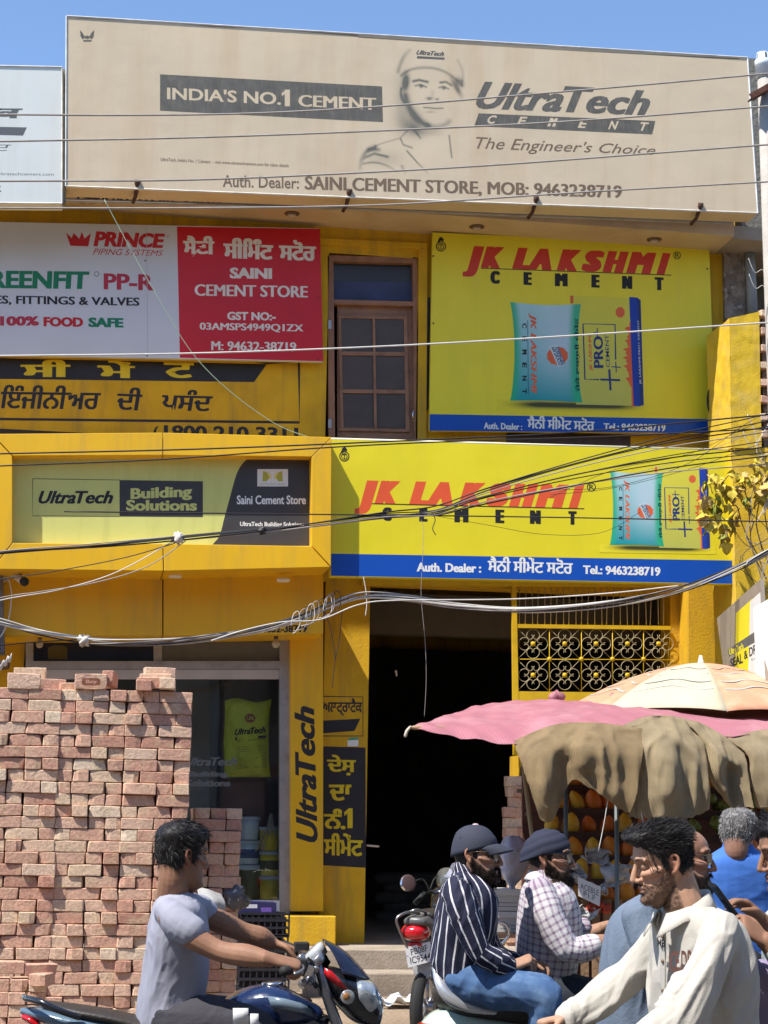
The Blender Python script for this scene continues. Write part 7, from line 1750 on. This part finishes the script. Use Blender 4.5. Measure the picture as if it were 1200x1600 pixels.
for i in range(19):
    v = i/18; row = []
    for j in range(21):
        a = j/20*2*math.pi; r = (.02+.085*math.sin(min(1, v*1.15+.02)*math.pi)**.6)*(1+.3*fbm([math.cos(a)*2.2, math.sin(a)*2.2, v*4], 3, 7)); row.append(Vector((c0.x+math.cos(a)*r, c0.y+math.sin(a)*r, c0.z+.20-.40*v)))
    g2.append(row)
m.grid(g2); m.build('bag', M('sack_film', (.42, .40, .46), .35, .15, 14, .5, 30), pg)
sc_ = thing('paper_scrap', 'crumpled white paper lying on the ground near the steps', 'paper', P(620, 1560, -1.6)); gz = []
c0 = Vector((P(612, 1552, -1.3).x, -1.95, .01))
for i in range(9): gz.append([c0+Vector(((j-6)*.032, (i-4)*.045, .015+.07*abs(fbm([i*.3, j*.3, 2], 2, 4)))) for j in range(13)])
m = MB(); m.grid(gz); m.build('paper', M('paper_white', (.72, .72, .70), .8), sc_, solid=.003)

# ------------------------------------------------------------------ motorbikes
PNT_BLUE = M('tank_blue', (.010, .022, .075), .22, .05, 3, coat=.8); PNT_BLK = M('body_black', (.010, .011, .014), .22, .05, 3, coat=.7); CHR = M('chrome', (.6, .6, .62), .2, .02, metal=1)
RUB = M('rubber', (.018, .018, .018), .75, .1); SEATM = M('seat_vinyl', (.035, .028, .024), .5, .1, 20, .2, 60); ALU = M('alloy', (.34, .34, .35), .35, .1, metal=.8); RLN = M('red_lens', (.45, .006, .01), .12, .05, coat=.8)
def wheel(par, c, ax, r=.29, w_=.05):
    m = MB(); prof = []; c = Vector(c); ax = Vector(ax).normalized(); a, b_ = Vector((0, 0, 1)), None; a = (a-ax*a.dot(ax)).normalized(); b_ = ax.cross(a)
    def tor(R_, r1, r2, nm, mat):
        m = MB(); g2 = []
        for i in range(33):
            t = i/32*2*math.pi; d = a*math.cos(t)+b_*math.sin(t); g2.append([c+d*(R_+r1*math.cos(u))+ax*(r2*math.sin(u)) for u in np.linspace(0, 2*math.pi, 11)])
        m.grid(g2); return m.build(nm, mat, par)
    o = tor(r-.035, .045, w_, 'tyre', RUB); q = tor(r-.09, .014, w_*.6, 'rim', ALU)
    m = MB()
    for k in range(6): t = k*math.pi/3; d = a*math.cos(t)+b_*math.sin(t); m.tube([c+d*.03, c+d*(r-.09)], .012, 6)
    m.lathe(c-ax*.05, ax, [(0, .03), (.0, .04), (.1, .04), (.1, .03)], 12); m.build('spoke', ALU, q); return o
def bike_left():
    d = 6.8; J = lambda x, y, dd=0: D(x, y, d+dd); X = Vector((1, 0, 0)); Yv = Vector((0, 1, 0)); Z = Vector((0, 0, 1))
    base = J(300, 1700); base.z = 0
    t = thing('motorcycle', 'dark blue and black motorcycle ridden by the man in the grey T-shirt', 'motorcycle', base)
    def bod(name, secs, mat, voxel=.005, sm=4, p=2.4, par=None, disp=None):
        mb = MB(); sect(mb, [(J(x, y, dd), Yv*hw, (J(ux, uy, dd)-J(x, y, dd))) for x, y, dd, hw, ux, uy in secs], 24, 4, p); return fuse(name, mb, voxel, mat, par or t, sm, disp)[0]
    # sections: centre px, depth offset, half width, px of the section's top
    bod('fuel_tank', [(345, 1580, 0, .06, 345, 1566), (375, 1575, 0, .11, 373, 1548), (415, 1575, 0, .135, 415, 1537), (455, 1580, 0, .13, 458, 1548), (488, 1588, 0, .09, 492, 1568)], PNT_BLUE, .005)
    bod('side_panel', [(330, 1608, 0, .12, 330, 1590), (400, 1612, 0, .15, 400, 1588), (470, 1606, 0, .15, 474, 1586), (500, 1600, 0, .11, 505, 1585)], PNT_BLK)
    m = MB(); m.lathe(J(427, 1540, 0), (-.05, 0, 1), [(0, .045), (.012, .045), (.016, .03)], 18); m.build('filler_cap', CHR, t)
    bod('seat', [(70, 1570, 0, .05, 70, 1563), (110, 1578, 0, .11, 110, 1568), (170, 1588, 0, .125, 170, 1577), (230, 1602, 0, .12, 230, 1588), (330, 1604, 0, .10, 330, 1590)], SEATM)
    bod('tail_cowl', [(36, 1580, 0, .03, 36, 1574), (60, 1584, 0, .08, 62, 1574), (110, 1596, 0, .125, 110, 1580), (200, 1616, 0, .13, 200, 1592), (290, 1630, 0, .12, 290, 1600)], M('tail_grey_blue', (.10, .16, .22), .3, .05, 3, coat=.6))
    bod('tail_light', [(36, 1588, 0, .05, 36, 1583), (47, 1592, 0, .075, 47, 1584), (60, 1602, 0, .08, 60, 1592)], RLN)
    m = MB()
    for s_ in (-1, 1): m.tube(crom([J(42, 1560, s_*.05), J(62, 1565, s_*.12), J(90, 1578, s_*.14), J(125, 1590, s_*.13)], 5), .013, 8)
    m.tube(crom([J(42, 1560, -.05), J(38, 1558, 0), J(42, 1560, .05)], 4), .013, 8); m.build('grab_rail', PNT_BLK, t)
    # cockpit
    m = MB(); m.tube(crom([J(444, 1517, -.37), J(461, 1513, -.27), J(485, 1502, -.12), J(492, 1498, 0), J(478, 1490, .12), J(462, 1484, .28), J(446, 1476, .34)], 6), .012, 10); m.build('handlebar', PNT_BLK, t)
    for a, b_ in ((J(443, 1517.5, -.385), J(460, 1513, -.26)), (J(444, 1476, .345), J(462, 1484, .27))):
        m = MB(); m.tube([a, b_], .018, 12); m.build('grip', RUB, t); m = MB(); m.tube(crom([b_+Vector((.03, 0, .01)), b_.lerp(a, .5)+Vector((.05, 0, .0)), a+Vector((.04, 0, -.01))], 4), .006, 6); m.build('lever', ALU, t)
        m = MB(); m.box(b_+Vector((.02, (a.y-b_.y)*-.3, .01)), (.06, .05, .045)); m.build('switch_box', RUB, t, bevel=.006)
    m = MB(); ax = Vector((-.7, 0, .7)); m.lathe(J(494, 1508, .0)-ax*.03, ax, [(0, .05), (.03, .055), (.05, .055), (.055, .045)], 18); g_ = m.build('gauge', PNT_BLK, t); m = MB(); m.lathe(J(494, 1508, 0)+ax.normalized()*.016, ax, [(0, .042), (.003, .042)], 18); m.build('dial', M('dial_gold', (.45, .33, .14), .3), g_)
    m = MB(); m.lathe(J(500, 1506, -.10), ax, [(0, .03), (.03, .036), (.035, .028)], 14); m.build('gauge', ALU, t)
    rr_ = random.Random(12)
    for k in range(16):
        c = J(468+rr_.uniform(0, 34), 1496+rr_.uniform(0, 48), -.13+rr_.uniform(-.04, .06)); m = MB()
        if k % 3: m.box(c, (rr_.uniform(.012, .035), rr_.uniform(.015, .04), rr_.uniform(.012, .03)), Matrix.Rotation(rr_.uniform(-1, 1), 3, 'Y'))
        else: m.lathe(c, (rr_.uniform(-.5, .5), -1, rr_.uniform(-.5, .5)), [(0, .008), (.0, .014), (.02, .014), (.022, .008)], 10)
        m.build('fitting', (ALU, CHR, RUB)[k % 3 if k % 4 else 1], t, bevel=.002 if k % 3 else 0)
    m = MB(); m.lathe(J(500, 1498, -.02), ax, [(0, .04), (.03, .05), (.045, .048), (.05, .03)], 18); m.build('gauge', M('gauge_glass', (.42, .44, .45), .12, .1, coat=.8), t)
    m = MB(); m.grid([[J(x, y, dd) for x, y, dd in r] for r in ([(418, 1556, -.132), (445, 1560, -.132), (470, 1567, -.12), (488, 1577, -.095)], [(424, 1574, -.14), (445, 1577, -.14), (470, 1582, -.13), (488, 1588, -.10)])]); m.build('tank_decal', M('decal_grey', (.16, .22, .28), .25, .05, coat=.7), t, solid=.003)
    m = MB(); m.box(J(486, 1502, 0), (.07, .16, .035)); m.build('top_clamp', ALU, t, bevel=.008)
    for y_, c_ in ((-.1, 'a'), (.1, 'b')):
        m = MB(); m.tube([J(492, 1495, y_), J(512, 1560, y_), J(540, 1640, y_), J(566, 1735, y_)], [.018, .02, .024, .026], 12); m.build('fork_leg', ALU if y_ < 0 else PNT_BLK, t)
    for k in range(6):
        r_ = random.Random(k); m = MB(); m.tube(crom([J(470+k*4, 1500+k*2, -.1+.04*k), J(492+k*3, 1525+r_.uniform(-5, 8), -.16+.03*k), J(500+k*2, 1555, -.1)], 5), .005, 6); m.build('cable', RUB if k % 2 else ALU, t)
    # headlamp fairing: windscreen, cowl with red flash, lamp
    mb = MB(); sect(mb, [(J(508, 1532, 0), Yv*.10, (J(503, 1508, 0)-J(508, 1532, 0))), (J(530, 1545, 0), Yv*.125, (J(528, 1512, 0)-J(530, 1545, 0))), (J(552, 1560, 0), Yv*.12, (J(556, 1526, 0)-J(552, 1560, 0))), (J(575, 1575, 0), Yv*.09, (J(580, 1546, 0)-J(575, 1575, 0)))], 26, 4, 2.5); fuse('headlight_cowl', mb, .005, PNT_BLK, t, 4)
    g2 = []
    for i in range(11):
        v = i/10; row = []
        for j in range(15):
            u = j/14*2-1; p0 = Vector(crom([(504, 1467), (530, 1480), (556, 1503), (580, 1533)], 10)[int(v*30)].tolist()+[0]); hw = .045+.075*v
            row.append(J(p0.x-46*u*u*v, p0.y+2*u*u-14*u*u*v*v, u*hw))
        g2.append(row)
    m = MB(); m.grid(g2); m.build('windscreen', M('visor_dark', (.012, .015, .035), .08, .05, coat=.5), t, solid=.004)
    m = MB(); m.grid([[J(x, y, -.128-.0*y) for x, y in r] for r in ([(507, 1512), (518, 1517), (530, 1530), (545, 1548)], [(506, 1520), (514, 1531), (526, 1540), (545, 1549)])]); m.build('red_flash', M('flash_red', (.50, .012, .015), .25, coat=.6), t, solid=.003)
    mb = MB(); sect(mb, [(J(558, 1550, 0), Yv*.124, (J(563, 1526, 0)-J(558, 1550, 0))), (J(573, 1560, 0), Yv*.112, (J(582, 1533, 0)-J(573, 1560, 0))), (J(583, 1574, 0), Yv*.08, (J(593, 1552, 0)-J(583, 1574, 0)))], 24, 4, 2.3); fuse('headlight', mb, .005, M('lamp_glass', (.42, .46, .50), .06, .25, 30, coat=1, metal=.5), t, 3)
    for s_ in (-1, 1):
        m = MB(); m.tube([J(532, 1560, s_*.10), J(541, 1557, s_*.19)], .009, 8); m.build('indicator_stalk', RUB, t); m = MB(); m.lathe(J(541, 1557, s_*.19), (.1, s_, 0), [(0, .012), (.008, .024), (.022, .027), (.024, .023)], 16); io = m.build('indicator', M('indicator_clear', (.40, .40, .40), .2, coat=.8, metal=.5), t); m = MB(); m.smooth = True; ball(m, J(541, 1557, s_*.214), (.014, .006, .014)); m.build('bulb', M('bulb_amber', (.30, .14, .05), .2), io)
    # below the frame: engine, wheels
    bod('engine', [(360, 1690, 0, .12, 360, 1640), (420, 1690, 0, .14, 425, 1635), (465, 1690, 0, .10, 470, 1645)], ALU, .009)
    rw, fw = J(110, 1700), J(570, 1700); rw.z = fw.z = .29; wheel(t, rw, Yv); wheel(t, fw, Yv)
    m = MB(); m.tube([rw, J(330, 1700)], .025, 8); m.tube([J(480, 1560), J(420, 1700), J(330, 1710), J(300, 1620)], .022, 8); m.build('chassis', PNT_BLK, t)
    m = MB(); m.tube([J(430, 1740, -.15), J(330, 1760, -.17), J(150, 1720, -.19)], [.025, .035, .05], 12); m.build('exhaust', CHR, t)
bike_left()
def scooter():
    d = 7.5; J = lambda x, y, dd=0: D(x, y, d+dd); Yv = Vector((0, 1, 0)); base = J(800, 1700); base.z = 0
    t = thing('scooter', 'pale mint scooter carrying the capped pillion and the turbaned driver', 'scooter', base); MINT = M('mint_paint', (.50, .62, .52), .22, .05, 3, coat=.8)
    def bod(name, secs, mat, voxel=.006, sm=4, p=2.4):
        mb = MB(); sect(mb, [(J(x, y, dd), Yv*hw, (J(ux, uy, dd)-J(x, y, dd))) for x, y, dd, hw, ux, uy in secs], 24, 4, p); return fuse(name, mb, voxel, mat, t, sm)[0]
    bod('rear_body', [(655, 1622, 0, .05, 652, 1606), (680, 1620, 0, .12, 682, 1578), (730, 1628, 0, .16, 735, 1576), (800, 1635, 0, .17, 800, 1588), (870, 1640, 0, .14, 870, 1605), (910, 1650, 0, .10, 910, 1620)], MINT)
    bod('seat', [(690, 1558, 0, .06, 690, 1540), (720, 1568, 0, .13, 722, 1546), (790, 1578, 0, .14, 790, 1556), (880, 1590, 0, .13, 880, 1572), (940, 1598, 0, .09, 940, 1584)], SEATM)
    bod('tail_light', [(654, 1612, 0, .06, 654, 1600), (668, 1606, 0, .10, 668, 1594), (684, 1604, 0, .11, 684, 1592)], RLN)
    for s_ in (-1, 1):
        mb = MB(); P_ = [J(683, 1514, s_*.16), J(688, 1536, s_*.215), J(700, 1557, s_*.245), J(732, 1573, s_*.25), J(775, 1582, s_*.235)]; limb(mb, P_, [.022, .024, .026, .024, .012], 12, 5, ref=(0, 1, 0), flat=.6); fuse('grab_rail', mb, .005, M('rail_silver', (.55, .56, .57), .25, .05, metal=.6, coat=.5), t, 3)
    m = MB(); m.tube(crom([J(683, 1514, -.16), J(680, 1511, 0), J(683, 1514, .16)], 5), .022, 10); m.build('rear_rail', M('rail_silver'), t)
    bod('front_shield', [(985, 1440, 0, .10, 1000, 1440), (1000, 1500, 0, .19, 1015, 1500), (1015, 1600, 0, .20, 1030, 1600), (1010, 1700, 0, .16, 1025, 1700)], MINT, .009)
    bod('footboard', [(880, 1735, 0, .14, 880, 1722), (1000, 1738, 0, .16, 1000, 1724)], MINT, .01)
    m = MB(); m.tube(crom([J(962, 1472, -.33), J(985, 1452, -.15), J(992, 1445, 0), J(975, 1446, .15), J(955, 1450, .33)], 5), .012, 8); m.build('handlebar', RUB, t)
    rw, fw = J(720, 1700), J(1060, 1700); rw.z = fw.z = .22; wheel(t, rw, Yv, .22); wheel(t, fw, Yv, .22)
scooter()
def parked_bike():
    d = 12.0; J = lambda x, y, dd=0: D(x, y, d+dd); base = J(668, 1500, .3); base.z = 0
    t = thing('motorcycle', 'parked black motorcycle with red tail light seen from behind near the gateway', 'motorcycle', base); GRY = M('tail_grey', (.10, .10, .10), .35, .1)
    f = (Vector((.55, 1, 0))).normalized(); s = Vector((1, -.55, 0)).normalized()
    def bod(name, pts, mat, voxel=.006, sm=3, p=2.5):
        mb = MB(); sect(mb, [(J(x, y, dd), s*hw, Vector((0, 0, hh))) for x, y, dd, hw, hh in pts], 20, 4, p); return fuse(name, mb, voxel, mat, t, sm)[0]
    bod('tail_light', [(645, 1457, -.05, .085, .050), (649, 1456, 0, .098, .062), (653, 1455, .06, .09, .06)], RLN)
    bod('tail_light', [(648, 1476, -.03, .055, .02), (651, 1476, .03, .055, .02)], RLN)
    bod('tail_cowl', [(648, 1440, -.04, .08, .03), (656, 1442, .1, .10, .06), (676, 1444, .35, .12, .08), (695, 1446, .6, .10, .08)], GRY)
    bod('seat', [(660, 1430, .1, .09, .03), (680, 1428, .4, .12, .04), (698, 1430, .8, .11, .04)], SEATM)
    m = MB(); m.tube(crom([J(668, 1430, .2), J(640, 1425, -.02), J(621, 1434, -.08), J(622, 1448, -.08), J(636, 1480, -.06)], 6), .010, 8); m.tube(crom([J(640, 1425, -.02), J(655, 1422, .0), J(684, 1434, .25)], 6), .010, 8); m.build('rear_rack', M('rack_steel', (.25, .25, .25), .3, metal=.8), t)
    pl = [(633, 1481), (672, 1471), (678, 1501), (638, 1512)]; pY = J(655, 1490, -.06).y; prism('number_plate', pl, pY, pY+.006, M('plate_white', (.72, .72, .72), .4), t); q = Print(t, pY)
    q.text("PB08F", [(643, 1493), (669, 1486), (667, 1476), (641, 1483)], BLK, off=.01); q.text("IC9544", [(642, 1507), (674, 1499), (672, 1488), (640, 1496)], BLK, off=.01); q.text("IND", [(635.5, 1496), (639, 1495), (638, 1492), (635, 1493)], M('plate_blue', (.1, .12, .4), .5))
    bod('mudguard', [(659, 1505, -.0, .07, .03), (662, 1522, -.03, .075, .05), (665, 1542, -.05, .06, .02)], M('guard_grey', (.28, .29, .30), .35, .05))
    rw = J(668, 1530, .12); rw.z = .28; wheel(t, rw, s, .28, .045); fw = rw+f*1.2; wheel(t, fw, s, .28, .045)
    bod('fuel_tank', [(690, 1420, .7, .08, .05), (700, 1412, .9, .13, .09), (708, 1410, 1.1, .10, .06)], PNT_BLK)
    m = MB(); m.tube(crom([J(650, 1408, 1.0), J(664, 1396, 1.05), J(690, 1392, 1.15), J(720, 1392, 1.0)], 6), .012, 8); m.build('handlebar', RUB, t)
    m = MB(); m.tube([J(648, 1412, 1.0), J(664, 1395, 1.04)], .02, 10); m.build('grip', RUB, t)
    bod('instrument_cowl', [(698, 1378, 1.05, .06, .07), (700, 1374, 1.15, .09, .09), (704, 1380, 1.3, .07, .06)], M('cowl_smoke', (.09, .095, .09), .25, .15, 30, coat=.5))
    bod('headlight_cowl', [(690, 1402, 1.1, .08, .08), (698, 1404, 1.25, .09, .10)], PNT_BLK)
    m = MB(); m.tube(crom([J(672, 1396, 1.05), J(668, 1384, 1.05), J(660, 1374, 1.05), J(650, 1376, 1.0)], 5), .006, 6); m.tube(crom([J(672, 1390, 1.05), J(680, 1372, 1.1), J(700, 1360, 1.15), J(712, 1362, 1.1)], 5), .006, 6); m.build('mirror_stalk', RUB, t)
    m = MB(); m.lathe(J(636, 1381, .95), Vector((.2, -1, .25)), [(0, .03), (.01, .06), (.025, .064), (.03, .05)], 18); o = m.build('mirror', M('mirror_shell', (.08, .05, .05), .4), t); o.scale = (1, 1, 1)
    m = MB(); m.lathe(J(635.5, 1381.5, .92), Vector((.2, -1, .25)), [(0, .052), (.003, .052)], 18); m.build('mirror_glass', M('mirror_glass', (.75, .78, .8), .03, metal=1), o)
    m = MB(); m.tube(crom([J(765, 1452, .2), J(772, 1442, .2), J(790, 1444, .2), J(795, 1460, .2), J(785, 1474, .2), J(778, 1476, .2)], 6), .012, 8); m.build('chrome_loop', CHR, t)  # loose chrome loop of unknown use, attached to this bike
    m = MB(); m.tube([rw, fw], .03, 8); m.tube([J(672, 1460, .3), J(690, 1500, .7), fw], .025, 8); m.build('chassis', PNT_BLK, t)
parked_bike()
